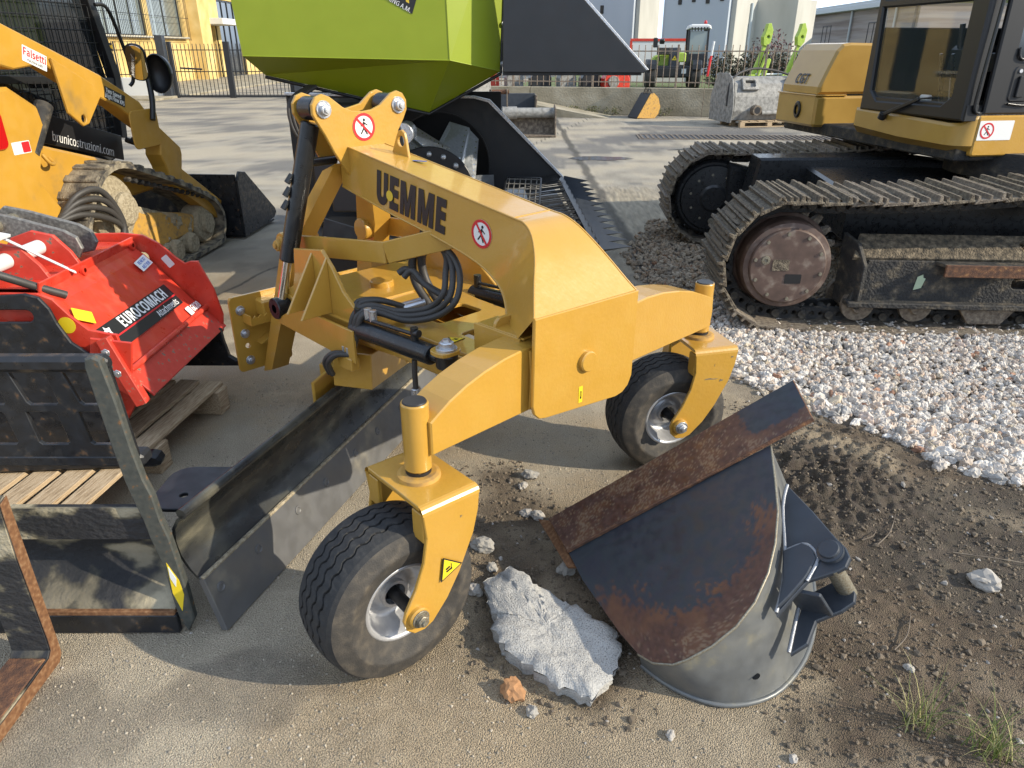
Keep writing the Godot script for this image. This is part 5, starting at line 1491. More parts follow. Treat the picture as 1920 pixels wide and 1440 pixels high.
func mud_lump(r: Vector3, sd: int) -> ArrayMesh:
	var m := rock_mesh(sd, 0.3, 3)
	var st := begin()
	st.append_from(m, 0, Transform3D(Basis.from_scale(r), Vector3.ZERO))
	return fin_keep(st)

func fin_keep(st: SurfaceTool) -> ArrayMesh:
	st.generate_normals()
	return st.commit()

func screen_mesh(outline: PackedVector2Array, sx: float, sy: float, r: float) -> ArrayMesh:
	# crossed wires clipped to a convex outline
	var st := begin()
	var p := ccw(outline)
	var lo := p[0]
	var hi := p[0]
	for q in p:
		lo = lo.min(q); hi = hi.max(q)
	for dirn in 2:
		var s := sx if dirn == 0 else sy
		var t: float = (lo.x if dirn == 0 else lo.y) + s * 0.5
		var e: float = hi.x if dirn == 0 else hi.y
		while t < e:
			var cut := []
			for i in p.size():
				var a := p[i]
				var b := p[(i + 1) % p.size()]
				var va := (a.x if dirn == 0 else a.y) - t
				var vb := (b.x if dirn == 0 else b.y) - t
				if (va < 0.0) != (vb < 0.0): cut.append(a.lerp(b, va / (va - vb)))
			if cut.size() >= 2:
				rod_on(st, Vector3(cut[0].x, cut[0].y, r * dirn), Vector3(cut[1].x, cut[1].y, r * dirn), r, 5, 0.0)
			t += s
	return fin(st)

func build_loader() -> void:
	var t := thing("track_loader", "yellow compact track loader with mud-caked tracks and wire-screened cab", "loader", Vector3(-2.75, 0, -5.5), -5.0)
	var Y: Material = M.cat_yellow
	# right and left rubber tracks
	var loop := smooth_loop(V2([-0.95, 0.03, 0.6, 0.03, 0.82, 0.09, 0.88, 0.24, 0.82, 0.42, 0.63, 0.72, 0.44, 0.88, 0.20, 0.915, -0.15, 0.81, -0.59, 0.65, -0.98, 0.48, -1.13, 0.37, -1.18, 0.23, -1.12, 0.09]), 5)
	loop = resample(loop, 0.07)
	for x in [0.0, -1.45]:
		var tr := part(t, "track", belt(loop, 0.42, 0.035), M.track_rubber, at(x, 0, 0))
		var st := begin()
		var c := ccw(loop)
		for i in range(0, c.size(), 2):
			var a := c[i]
			var b := c[(i + 1) % c.size()]
			var m := (a + b) * 0.5
			var d := (b - a).normalized()
			box_on(st, 0.40, 0.035, 0.06, Transform3D(Basis(Vector3(1, 0, 0), Vector3(0, -d.x, d.y).normalized(), Vector3(1, 0, 0).cross(Vector3(0, -d.x, d.y).normalized())), Vector3(-0.21, m.y, m.x)), 0.006)
		var lug := part(tr, "track_lugs", fin(st), M.track_rubber)
		lug.set_meta("kind", "stuff")
		# running gear
		for w in [[-0.93, 0.24, 0.17], [0.64, 0.24, 0.17], [0.28, 0.60, 0.24]]:
			part(tr, "idler", lathe(V2([0, -0.08, w[2] * 0.5, -0.09, w[2] * 0.9, -0.08, w[2], -0.05, w[2], 0.05, w[2] * 0.9, 0.08, w[2] * 0.55, 0.09, w[2] * 0.5, 0.12, 0, 0.12]), 28), M.dry_mud, Transform3D(Basis(Vector3(0, 0, 1), Vector3(1, 0, 0), Vector3(0, 1, 0)), Vector3(-0.15, w[1], w[0])))
		for k in 5:
			part(tr, "roller", lathe(cyl_prof(0.09, 0.3, 0.02), 20), M.dry_mud, Transform3D(Basis(Vector3(0, 0, 1), Vector3(1, 0, 0), Vector3(0, 1, 0)), Vector3(-0.18, 0.135, -0.62 + 0.25 * k)))
		part(tr, "undercarriage", plate(V2([-0.75, 0.20, 0.5, 0.2, 0.55, 0.42, 0.3, 0.62, -0.1, 0.50, -0.6, 0.40, -0.8, 0.34]), 0.22, 0.02), M.worn_yellow, fr_zy(Vector3(-0.2, 0, 0)))
		# dried mud crusted over the undercarriage
		var ms := begin()
		ms.set_smooth_group(1)
		var gz := 70
		var gy := 30
		for a in gz:
			for b in gy:
				var q := []
				var keep := 0.0
				for e in [[a, b], [a + 1, b], [a + 1, b + 1], [a, b + 1]]:
					var pz: float = lerpf(-0.86, 0.52, float(e[0]) / gz)
					var py: float = lerpf(0.12, 0.36 + 0.26 * smoothstep(-0.8, 0.3, pz), float(e[1]) / gy)
					var nn := n_mid.get_noise_2d(pz * 0.9 + 40.0, py * 0.9) + 0.5 * n_fine.get_noise_2d(pz * 0.7, py * 0.7)
					keep = maxf(keep, nn)
					q.append(Vector3(-0.105 + nn * 0.075, py, pz))
				if keep > -0.13: quad(ms, q[0], q[1], q[2], q[3])
		ms.set_smooth_group(-1)
		part(tr, "mud_crust", fin(ms), M.dry_mud)
		part(tr, "drive_hub", lathe(V2([0, 0, 0.12, 0, 0.12, 0.03, 0.10, 0.05, 0.05, 0.055, 0, 0.055]), 28), M.dry_mud, Transform3D(Basis(Vector3(0, 0, 1), Vector3(1, 0, 0), Vector3(0, 1, 0)), Vector3(-0.03, 0.60, 0.27)))
		var teeth := begin()
		for k in 14: box_on(teeth, 0.05, 0.03, 0.035, at(-0.06, 0.785 - 0.0235 * k, 0.10 - 0.078 * k, 17, 0, 0), 0.006)
		var tt := part(tr, "drive_lugs", fin(teeth), M.dark_muddy)
		tt.set_meta("kind", "stuff")
	# body: rear housing and lower tub
	var body := V2([-0.55, 0.60, 0.55, 0.60, 1.12, 0.50, 1.9, 0.50, 1.9, 1.45, 0.92, 1.47, 0.76, 1.35, 0.72, 1.25, 0.74, 1.14, 0.62, 1.08, -0.2, 0.855, -0.5, 0.77])
	part(t, "body", plate(body, 1.4, 0.02), Y, fr_zy(Vector3(-0.95, 0, 0)))
	part(t, "rear_fender", plate(V2([0.72, 0.62, 1.12, 0.50, 1.9, 0.5, 1.9, 1.42, 0.98, 1.45, 0.78, 1.33, 0.76, 1.2, 0.86, 1.02, 0.92, 0.9]), 0.24, 0.02), Y, fr_zy(Vector3(-0.22, 0, 0)))
	part(t, "tail_lamp", plate(rrect(1.12, 1.12, 1.32, 1.34, 0.04), 0.02, 0.006), M.lamp_red, fr_zy(Vector3(-0.095, 0, 0)))
	var ws := part(t, "warning_label", plate(rrect(0.94, 1.08, 1.09, 1.15, 0.004, 1), 0.001, 0.0), M.sticker_white, fr_zy(Vector3(-0.099, 0, 0)))
	part(ws, "red_field", plate(rrect(0.945, 1.085, 1.01, 1.145, 0.004, 1), 0.001, 0.0), M.sticker_red, at(0, 0, -0.001))
	tube(t, "tie_down", [Vector3(-0.24, 1.0, 0.62), Vector3(-0.2, 0.97, 0.64), Vector3(-0.18, 0.98, 0.7), Vector3(-0.2, 1.04, 0.73)], 0.012, Y)
	# belly hoses hanging over the track
	for k in 4:
		tube(t, "hydraulic_hose", [Vector3(-0.12, 0.62, 0.86 + 0.03 * k), Vector3(-0.03, 0.78 - 0.04 * k, 0.74), Vector3(0.02, 0.78 - 0.07 * k, 0.55 - 0.02 * k), Vector3(0.04, 0.55 - 0.03 * k, 0.42), Vector3(0.03, 0.35, 0.48 + 0.04 * k)], 0.022, M.hose)
	# lift arms
	var arm := V2([1.9, 2.06, 0.979, 1.783, 0.585, 1.641, 0.18, 1.492, -0.234, 1.297, -0.391, 1.133, -0.693, 0.92, -0.70, 0.86, -0.624, 0.66, -0.454, 0.70, -0.43, 0.80, -0.377, 0.897, -0.422, 1.012, -0.203, 1.131, 0.047, 1.279, 0.363, 1.399, 0.712, 1.567, 0.972, 1.543, 1.9, 1.75])
	for x in [-0.11, -1.76]:
		var a := part(t, "lift_arm", plate(arm, 0.13, 0.008), Y, fr_zy(Vector3(x, 0, 0)))
		part(a, "gusset", plate(V2([0.66, 1.60, 0.30, 1.43, 0.25, 1.36, 0.44, 1.20, 0.50, 1.19, 0.62, 1.28]), 0.02, 0.004, [circ(0.485, 1.235, 0.025, 12)]), Y, at(0, 0, -0.078 if x > -1.0 else 0.078))
		rod(t, "lift_cylinder", Vector3(x - 0.04, 1.06, 0.90), Vector3(x - 0.04, 1.33, 0.66), 0.055, M.dark_muddy, 18)
		part(a, "rib", plate(rrect(-0.42, 0.97, -0.05, 1.24, 0.05), 0.012, 0.004), Y, Transform3D(Basis(Vector3(0, 0, 1), 0.0), Vector3(0, 0, -0.068 if x > -1.0 else 0.068)))
	# printing on the right arm
	var ex := Vector3(0, -0.34, -0.94).normalized()
	var pb := Basis(ex, Vector3(1, 0, 0).cross(ex), Vector3(1, 0, 0))
	var lab := part(t, "arm_label", plate(rrect(-0.10, -0.045, 0.10, 0.045, 0.002, 1), 0.001, 0.0), M.sticker_white, Transform3D(pb, Vector3(-0.0436, 1.60, 0.78)))
	text(lab, "lettering", "Falsetti", 0.062, M.sticker_red, at(0, 0.012, 0.001), 700, 0.001, 0.85)
	text(lab, "lettering", "macchine edili", 0.022, M.print_black, at(0, -0.028, 0.001), 400, 0.001, 0.9)
	var l2 := part(t, "arm_label", plate(rrect(-0.115, -0.04, 0.115, 0.04, 0.002, 1), 0.001, 0.0), M.print_black, Transform3D(pb, Vector3(-0.0436, 1.345, 0.06)))
	text(l2, "lettering", "Two Speed", 0.04, M.print_white, at(-0.015, 0.017, 0.001), 700, 0.001, 0.85)
	text(l2, "lettering", "High Flow XPS", 0.04, M.print_white, at(0.0, -0.018, 0.001), 700, 0.001, 0.8)
	# cab: posts, dark interior, wire screens
	var K: Material = M.satin_black
	part(t, "cab_back", plate(V2([1.0, 1.2, 1.0, 2.3, 0.95, 2.35, -0.45, 2.35, -0.62, 1.45, -0.55, 0.85, -0.40, 0.82, 0.45, 1.05]), 0.9, 0.02), M.dark_glass, fr_zy(Vector3(-0.95, 0, 0)))
	bar(t, "cab_post", Vector3(-0.47, 1.0, -0.58), Vector3(-0.47, 1.47, -0.66), 0.07, 0.07, K)
	bar(t, "cab_post", Vector3(-0.47, 1.44, -0.66), Vector3(-0.47, 2.4, -0.42), 0.07, 0.08, K)
	bar(t, "cab_rail", Vector3(-0.47, 1.49, 0.95), Vector3(-0.47, 1.42, -0.62), 0.05, 0.05, K)
	var s1 := part(t, "side_screen", screen_mesh(V2([0.95, 1.50, 0.95, 2.35, -0.40, 2.35, -0.60, 1.48]), 0.07, 0.085, 0.0035), K, fr_zy(Vector3(-0.46, 0, 0)))
	s1.set_meta("kind", "stuff")
	var s2 := part(t, "side_screen", screen_mesh(V2([0.50, 1.06, 0.45, 1.46, -0.58, 1.42, -0.46, 0.98]), 0.065, 0.075, 0.0035), K, fr_zy(Vector3(-0.44, 0, 0)))
	s2.set_meta("kind", "stuff")
	tube(t, "grab_rail", [Vector3(-0.40, 1.95, -0.50), Vector3(-0.37, 1.93, -0.60), Vector3(-0.37, 1.7, -0.70), Vector3(-0.37, 1.45, -0.76), Vector3(-0.40, 1.38, -0.74)], 0.014, K)
	var wp := part(t, "name_panel", plate(V2([0.42, 1.07, 0.36, 1.24, 0.31, 1.245, -0.47, 1.025, -0.44, 0.845]), 0.012, 0.002), K, fr_zy(Vector3(-0.40, 0, 0)))
	var e2 := Vector3(0, -0.27, -0.93).normalized()
	text(t, "lettering", "brunicostruzioni.com", 0.086, M.print_white, Transform3D(Basis(e2, Vector3(1, 0, 0).cross(e2), Vector3(1, 0, 0)), Vector3(-0.393, 1.012, 0.0)), 500, 0.001, 0.83)
	# mirror on the arm
	tube(t, "mirror_bracket", [Vector3(-0.02, 1.16, -0.32), Vector3(-0.03, 1.28, -0.38), Vector3(-0.06, 1.38, -0.44), Vector3(-0.08, 1.52, -0.47)], 0.022, K)
	var mh := Transform3D(Basis.from_euler(Vector3(0.32, 0.12, -0.1)), Vector3(-0.10, 1.56, -0.40))
	var ho := part(t, "mirror_housing", lathe(V2([0, -0.08, 0.06, -0.075, 0.095, -0.045, 0.105, 0.0, 0.10, 0.01]), 32, true), K, Transform3D(Basis(Vector3(1, 0, 0), Vector3(0, 0, 1.2), Vector3(0, -1.35, 0)), Vector3(0.0, 1.48, -0.48)))
	part(t, "mirror", plate(rrect(-0.075, -0.135, 0.075, 0.135, 0.065, 6), 0.02, 0.004), K, mh)
	part(t, "mirror_glass", plate(rrect(-0.066, -0.126, 0.066, 0.126, 0.06, 6), 0.004, 0.001), M.mirror_glass, mh * at(0, 0, 0.0105))
	# bucket in front
	var bk := V2([-1.33, 0.02, -2.05, 0.06, -2.12, 0.10, -2.10, 0.15, -1.52, 0.60, -1.40, 0.62, -1.33, 0.55])
	for x in [0.08, -1.96]: part(t, "bucket_side", plate(bk, 0.025, 0.004), M.black_scuffed, fr_zy(Vector3(x, 0, 0)))
	bar(t, "bucket_back", Vector3(-1.95, 0.32, -1.34), Vector3(0.07, 0.32, -1.34), 0.03, 0.56, M.black_scuffed)
	bar(t, "bucket_floor", Vector3(-1.95, 0.03, -1.72), Vector3(0.07, 0.03, -1.72), 0.74, 0.025, M.black_scuffed)
	bar(t, "quick_hitch", Vector3(-1.5, 0.38, -1.26), Vector3(-0.4, 0.38, -1.26), 0.12, 0.34, M.dark_muddy)
	for x in [-0.11, -1.76]:
		bar(t, "arm_foot", Vector3(x, 0.72, -0.55), Vector3(x - 0.0, 0.30, -1.22), 0.10, 0.18, Y)
	for k in 3: tube(t, "hydraulic_hose", [Vector3(-0.25 - 0.05 * k, 1.0, -0.45), Vector3(-0.22, 0.85, -0.7), Vector3(-0.28 - 0.04 * k, 0.6, -0.95), Vector3(-0.4, 0.5, -1.2)], 0.022, M.hose)

# ---------- lime green and black pick-up machine behind the grader ----------
func build_header() -> void:
	var t := thing("pickup_machine", "lime green and black harvesting machine with spiked edge behind the grader", "harvester", Vector3(0, 0, 0))
	# faceted green hood; corner points of its folded sheets
	var A := Vector3(-1.78, 2.6, -5.0); var Bq := Vector3(-1.705, 1.61, -5.0)
	var C := Vector3(-0.395, 1.585, -5.0); var D := Vector3(-0.42, 2.6, -5.0)
	var E := Vector3(-0.075, 1.515, -5.25); var F := Vector3(-0.03, 2.6, -5.25)
	var G1 := Vector3(-1.68, 1.49, -5.32); var H := Vector3(-0.585, 1.245, -5.42)
	var I := Vector3(-1.75, 1.61, -7.3); var J := Vector3(-1.7, 1.45, -7.0); var Kq := Vector3(-0.6, 1.24, -7.0); var Lq := Vector3(-0.1, 1.5, -7.0)
	var A2 := Vector3(-1.78, 2.6, -7.3); var F2 := Vector3(-0.05, 2.6, -7.0)
	var st := begin()
	quad(st, Bq, C, D, A)
	quad(st, C, E, F, D)
	quad(st, G1, H, C, Bq)
	tri(st, H, E, C)
	tri(st, Bq, A, A2); tri(st, Bq, A2, I); tri(st, Bq, I, J); tri(st, Bq, J, G1)
	quad(st, J, Kq, H, G1)
	tri(st, H, Kq, Lq); tri(st, H, Lq, E)
	quad(st, E, Lq, F2, F)
	quad(st, A, D, F, F2); tri(st, A, F2, A2)
	quad(st, I, A2, F2, Lq); tri(st, I, Lq, J); tri(st, J, Lq, Kq)
	var hood := part(t, "green_hood", fin(st), M.lime)
	for p in [Vector3(-0.065, 1.56, -5.238), Vector3(-0.055, 1.80, -5.238), Vector3(-0.04, 2.05, -5.238)]: bolt(hood, "hood_bolt", p, Vector3(0.6, 0, 0.8), 0.01, M.zinc)
	# folded seams of the hood sheets
	for e in [[C, D], [Bq, C], [C, E], [H, C]]:
		var hs := begin()
		tube_on(hs, PackedVector3Array([e[0], e[1]]), 0.0035, 6)
		part(hood, "sheet_fold", fin(hs), M.lime)
	# black trim under the hood edge
	st = begin()
	tube_on(st, PackedVector3Array([G1 + Vector3(0, -0.012, 0), H + Vector3(0, -0.012, 0), E + Vector3(0, -0.014, 0)]), 0.012, 6)
	tube_on(st, PackedVector3Array([E + Vector3(0, -0.014, 0), F + Vector3(0.012, 0, 0)]), 0.010, 6)
	part(hood, "black_trim", fin(st), M.satin_black)
	# maker's badge, cut off by the top of the picture
	var bd := part(hood, "badge", plate(V2([-0.14, 0.07, 0.097, -0.058, 0.15, 0.08, 0.0, 0.2]), 0.002, 0.0), M.print_black, at(-0.715, 1.905, -4.998))
	text(bd, "lettering", "EERING A.M.", 0.036, M.print_white, at(0.005, 0.004, 0.002, 0, 0, -28), 400, 0.001, 0.95)
	text(bd, "lettering", "EX", 0.13, M.print_yellow, at(0.035, 0.075, 0.002, 0, 0, -28), 700, 0.001, 1.0)
	# dark chute wing on the right with a bright folded edge
	part(t, "chute_wing", plate(V2([-0.06, 1.515, 0.85, 1.51, 0.865, 1.525, 0.443, 1.93, -0.16, 2.6, -0.05, 2.6]), 0.03, 0.004), M.anthracite, at(0, 0, -5.05))
	part(t, "wing_edge", plate(V2([0.865, 1.525, 0.88, 1.53, 0.458, 1.94, -0.14, 2.61, -0.16, 2.6, 0.443, 1.93]), 0.05, 0.002), M.zinc, at(0, 0, -5.06))
	part(t, "chute_wing", plate(V2([-0.06, 1.515, 0.85, 1.51, 0.443, 1.93, -0.16, 2.6, -0.05, 2.6]), 0.03, 0.004), M.anthracite, at(0.0, 0, -6.9))
	part(t, "chute_floor", plate(V2([-0.06, 0, 0.84, 0, 0.84, 1.82, -0.06, 1.82]), 0.02, 0.002), M.anthracite, fr_xv(Vector3(0, 1.505, -5.07)))
	# far side wall of the pick-up with a round opening
	var zf := -6.5
	var wall := V2([-1.9, 0.40, -0.2, 0.50, 0.40, 0.585, 0.43, 0.635, -0.20, 1.245, -0.32, 1.275, -1.9, 1.30])
	var sw := part(t, "side_wall", plate(wall, 0.02, 0.002, [circ(-0.62, 0.74, 0.42, 40)]), M.anthracite, at(0, 0, zf))
	part(sw, "bright_edge", plate(V2([0.43, 0.635, 0.45, 0.64, -0.185, 1.265, -0.32, 1.295, -1.9, 1.32, -1.9, 1.30, -0.32, 1.275, -0.20, 1.245]), 0.07, 0.002), M.zinc, at(0, 0, 0.02))
	part(sw, "opening_rim", lathe(V2([0.42, -0.03, 0.43, -0.03, 0.43, 0.03, 0.42, 0.03]), 48), M.satin_black, Transform3D(Basis(Vector3(1, 0, 0), Vector3(0, 0, 1), Vector3(0, -1, 0)), Vector3(-0.62, 0.74, 0)))
	part(t, "back_wall", plate(V2([-1.9, 0.35, -0.1, 0.35, -0.1, 1.3, -1.9, 1.3]), 0.02, 0.0), M.satin_black, at(0, 0, -7.05))
	# rotor with bright folded paddles
	var ctr := Vector3(-0.62, 0.66, -6.2)
	for k in 5:
		var turn := Transform3D(Basis.IDENTITY, ctr) * Transform3D(Basis(Vector3(0, 0, 1), TAU * k / 5.0), Vector3.ZERO) * Transform3D(Basis.IDENTITY, -ctr)
		var st2 := begin()
		var P := [Vector3(-0.508, 1.115, -6.2), Vector3(-0.352, 1.065, -6.25), Vector3(-0.43, 0.72, -5.85), Vector3(-0.607, 0.93, -5.9), Vector3(-0.276, 0.974, -6.25), Vector3(-0.30, 0.62, -5.85), Vector3(-0.345, 1.04, -6.28), Vector3(-0.41, 0.69, -5.88)]
		for q in [[0, 3, 2, 1], [1, 2, 7, 6], [6, 7, 5, 4]]:
			var a: Vector3 = turn * P[q[0]]; var b: Vector3 = turn * P[q[1]]; var c: Vector3 = turn * P[q[2]]; var d: Vector3 = turn * P[q[3]]
			var nn := (b - a).cross(c - a).normalized() * 0.006
			quad(st2, a, b, c, d)
			quad(st2, d - nn, c - nn, b - nn, a - nn)
			quad(st2, a - nn, b - nn, b, a); quad(st2, c - nn, d - nn, d, c); quad(st2, b - nn, c - nn, c, b); quad(st2, d - nn, a - nn, a, d)
		var pd := part(t, "rotor_paddle", fin(st2), M.galv)
		var rv := begin()
		for q in 9:
			var f := 0.06 + q * 0.11
			var p1: Vector3 = turn * (P[1].lerp(P[2], f) + Vector3(-0.02, 0.0, 0.005))
			var p2: Vector3 = turn * (P[4].lerp(P[5], f) + Vector3(-0.02, 0.0, 0.004))
			rod_on(rv, p1, p1 + Vector3(0.0, 0.003, 0.008), 0.006, 6)
			rod_on(rv, p2, p2 + Vector3(0.0, 0.003, 0.008), 0.006, 6)
		part(pd, "rivets", fin(rv), M.chrome).set_meta("kind", "stuff")
	rod(t, "rotor_shaft", Vector3(-0.62, 0.70, -6.45), Vector3(-0.62, 0.70, -5.5), 0.10, M.satin_black, 28)
	var disc := part(t, "rotor_disc", lathe(V2([0.10, 0, 0.33, 0, 0.335, 0.004, 0.335, 0.02, 0.33, 0.024, 0.22, 0.024, 0.21, 0.05, 0.10, 0.055]), 48), M.satin_black, Transform3D(Basis(Vector3(1, 0, 0), Vector3(0, 0, 1), Vector3(0, -1, 0)), Vector3(-0.62, 0.66, -5.6)))
	for k in 16:
		var a := TAU * k / 16.0
		part(disc, "disc_bolt", lathe(V2([0.022, 0, 0.02, 0.01, 0.012, 0.017, 0, 0.02]), 14), M.zinc, at(0.28 * cos(a), 0.024, 0.28 * sin(a)))
	# floor, brush strips, grating and spikes along the open edge
	part(t, "floor_pan", plate(V2([-1.0, 4.8, 0.52, 4.8, 0.40, 6.9, -1.9, 6.9, -1.9, 6.2]), 0.04, 0.003), M.satin_black, fr_xv(Vector3(0, 0.44, 0)))
	var s0 := Vector3(0.56, 0.44, -4.75)
	var s1 := Vector3(0.43, 0.585, -6.7)
	bar(t, "edge_beam", s0, s1, 0.05, 0.07, M.satin_black)
	var brush := begin()
	for k in 46:
		var p := s0.lerp(s1, k / 46.0) + Vector3(-0.36, 0.04, 0)
		bar_on(brush, p, p + Vector3(0.30, 0.03 + rng.randf() * 0.03, rng.randf_range(-0.02, 0.02)), 0.012, 0.008, Vector3.UP, 0.0)
	var br := part(t, "brush_strip", fin(brush), M.rubber)
	br.set_meta("kind", "stuff")
	for k in 13:
		var p := s0.lerp(s1, k / 13.0)
		st = begin()
		var tip := p + Vector3(0.24, 0.02, 0.03)
		var q := [p + Vector3(0.02, 0.0, 0.052), p + Vector3(0.02, 0.0, -0.052), p + Vector3(0.02, 0.06, 0.0), p + Vector3(0.02, -0.03, 0.0)]
		tri(st, tip, q[2], q[0]); tri(st, tip, q[1], q[2]); tri(st, tip, q[0], q[3]); tri(st, tip, q[3], q[1])
		tri(st, q[0], q[2], q[1]); tri(st, q[0], q[1], q[3])
		part(t, "spike", fin(st), M.slate_paint)
	var gp := Transform3D(Basis(Vector3(1, 0, 0), -1.35) * Basis(Vector3(0, 0, 1), -0.06), Vector3(0.08, 0.62, -5.8))
	part(t, "grating_frame", plate(rrect(-0.15, -0.3, 0.15, 0.3, 0.02), 0.02, 0.002, [rrect(-0.135, -0.285, 0.135, 0.285, 0.01)]), M.satin_black, gp)
	var gg := part(t, "grating", screen_mesh(V2([-0.14, -0.29, 0.14, -0.29, 0.14, 0.29, -0.14, 0.29]), 0.045, 0.1, 0.005), M.worn_steel, gp)
	gg.set_meta("kind", "stuff")
	# undercarriage, hydraulics and legs
	part(t, "chassis", box(1.5, 0.34, 1.7, 0.02), M.satin_black, at(-0.75, 0.24, -5.8))
	for x in [-1.4, 0.1]:
		for z in [-5.0, -6.5]: bar(t, "leg", Vector3(x, 0.0, z), Vector3(x, 0.44, z), 0.1, 0.1, M.satin_black)
	part(t, "valve_block", box(0.3, 0.24, 0.2, 0.01), M.satin_black, at(-1.0, 0.82, -4.75))
	for k in 5: rod(t, "valve_fitting", Vector3(-1.09 + 0.05 * k, 0.90, -4.68), Vector3(-1.09 + 0.05 * k, 1.02, -4.66), 0.014, M.zinc, 8)
	part(t, "lower_deflector", plate(V2([-1.25, 0.42, -0.7, 0.36, -0.62, 0.44, -1.2, 0.62]), 0.02, 0.003), M.anthracite, at(0, 0.05, -4.62))
	for k in 4: tube(t, "hydraulic_hose", [Vector3(-1.38 + 0.015 * k, 1.42, -5.3), Vector3(-1.50 + 0.02 * k, 1.33, -5.2), Vector3(-1.49 + 0.025 * k, 1.15, -5.18), Vector3(-1.38, 1.0, -5.2)], 0.014, M.hose)
	part(t, "hydraulic_box", box(0.5, 0.6, 0.5, 0.02), M.satin_black, at(-1.17, 1.02, -5.5))
	rod(t, "hydraulic_motor", Vector3(-0.75, 1.12, -5.42), Vector3(-0.75, 1.12, -5.2), 0.07, M.zinc, 20)

# ---------- excavator on the gravel ----------
func shoe_mesh(w: float, pitch: float) -> ArrayMesh:
	# one steel track shoe: x across the track, z along it, y outwards, three ribs
	var st := begin()
	var prof := V2([-pitch * 0.55, 0.0, -pitch * 0.55, 0.012, -pitch * 0.47, 0.014, -pitch * 0.45, 0.046, -pitch * 0.35, 0.046, -pitch * 0.31, 0.012, -pitch * 0.06, 0.012, -pitch * 0.045, 0.036, pitch * 0.035, 0.036, pitch * 0.05, 0.012, pitch * 0.32, 0.012, pitch * 0.335, 0.036, pitch * 0.41, 0.036, pitch * 0.43, 0.010, pitch * 0.5, -0.004, pitch * 0.5, -0.014])
	plate_on(st, prof, w, 0.003, [], Transform3D(Basis(Vector3(0, 0, 1), Vector3(0, 1, 0), Vector3(-1, 0, 0)), Vector3.ZERO))
	return fin(st)

func link_mesh(pitch: float) -> ArrayMesh:
	var st := begin()
	for s in [-1.0, 1.0]:
		plate_on(st, V2([-pitch * 0.62, -0.075, -pitch * 0.5, -0.09, pitch * 0.3, -0.09, pitch * 0.5, -0.07, pitch * 0.55, -0.035, pitch * 0.45, -0.003, -pitch * 0.5, -0.003, -pitch * 0.66, -0.035]), 0.035, 0.004, [circ(-pitch * 0.12, -0.045, 0.017, 8), circ(pitch * 0.22, -0.045, 0.017, 8)], Transform3D(Basis(Vector3(0, 0, 1), Vector3(0, 1, 0), Vector3(-1, 0, 0)), Vector3(s * 0.09, 0, 0)))
	lathe_on(st, cyl_prof(0.03, 0.25, 0.004), 12, Transform3D(Basis(Vector3(0, 1, 0), Vector3(1, 0, 0), Vector3(0, 0, -1)), Vector3(0, -0.045, -pitch * 0.5)))
	return fin(st)

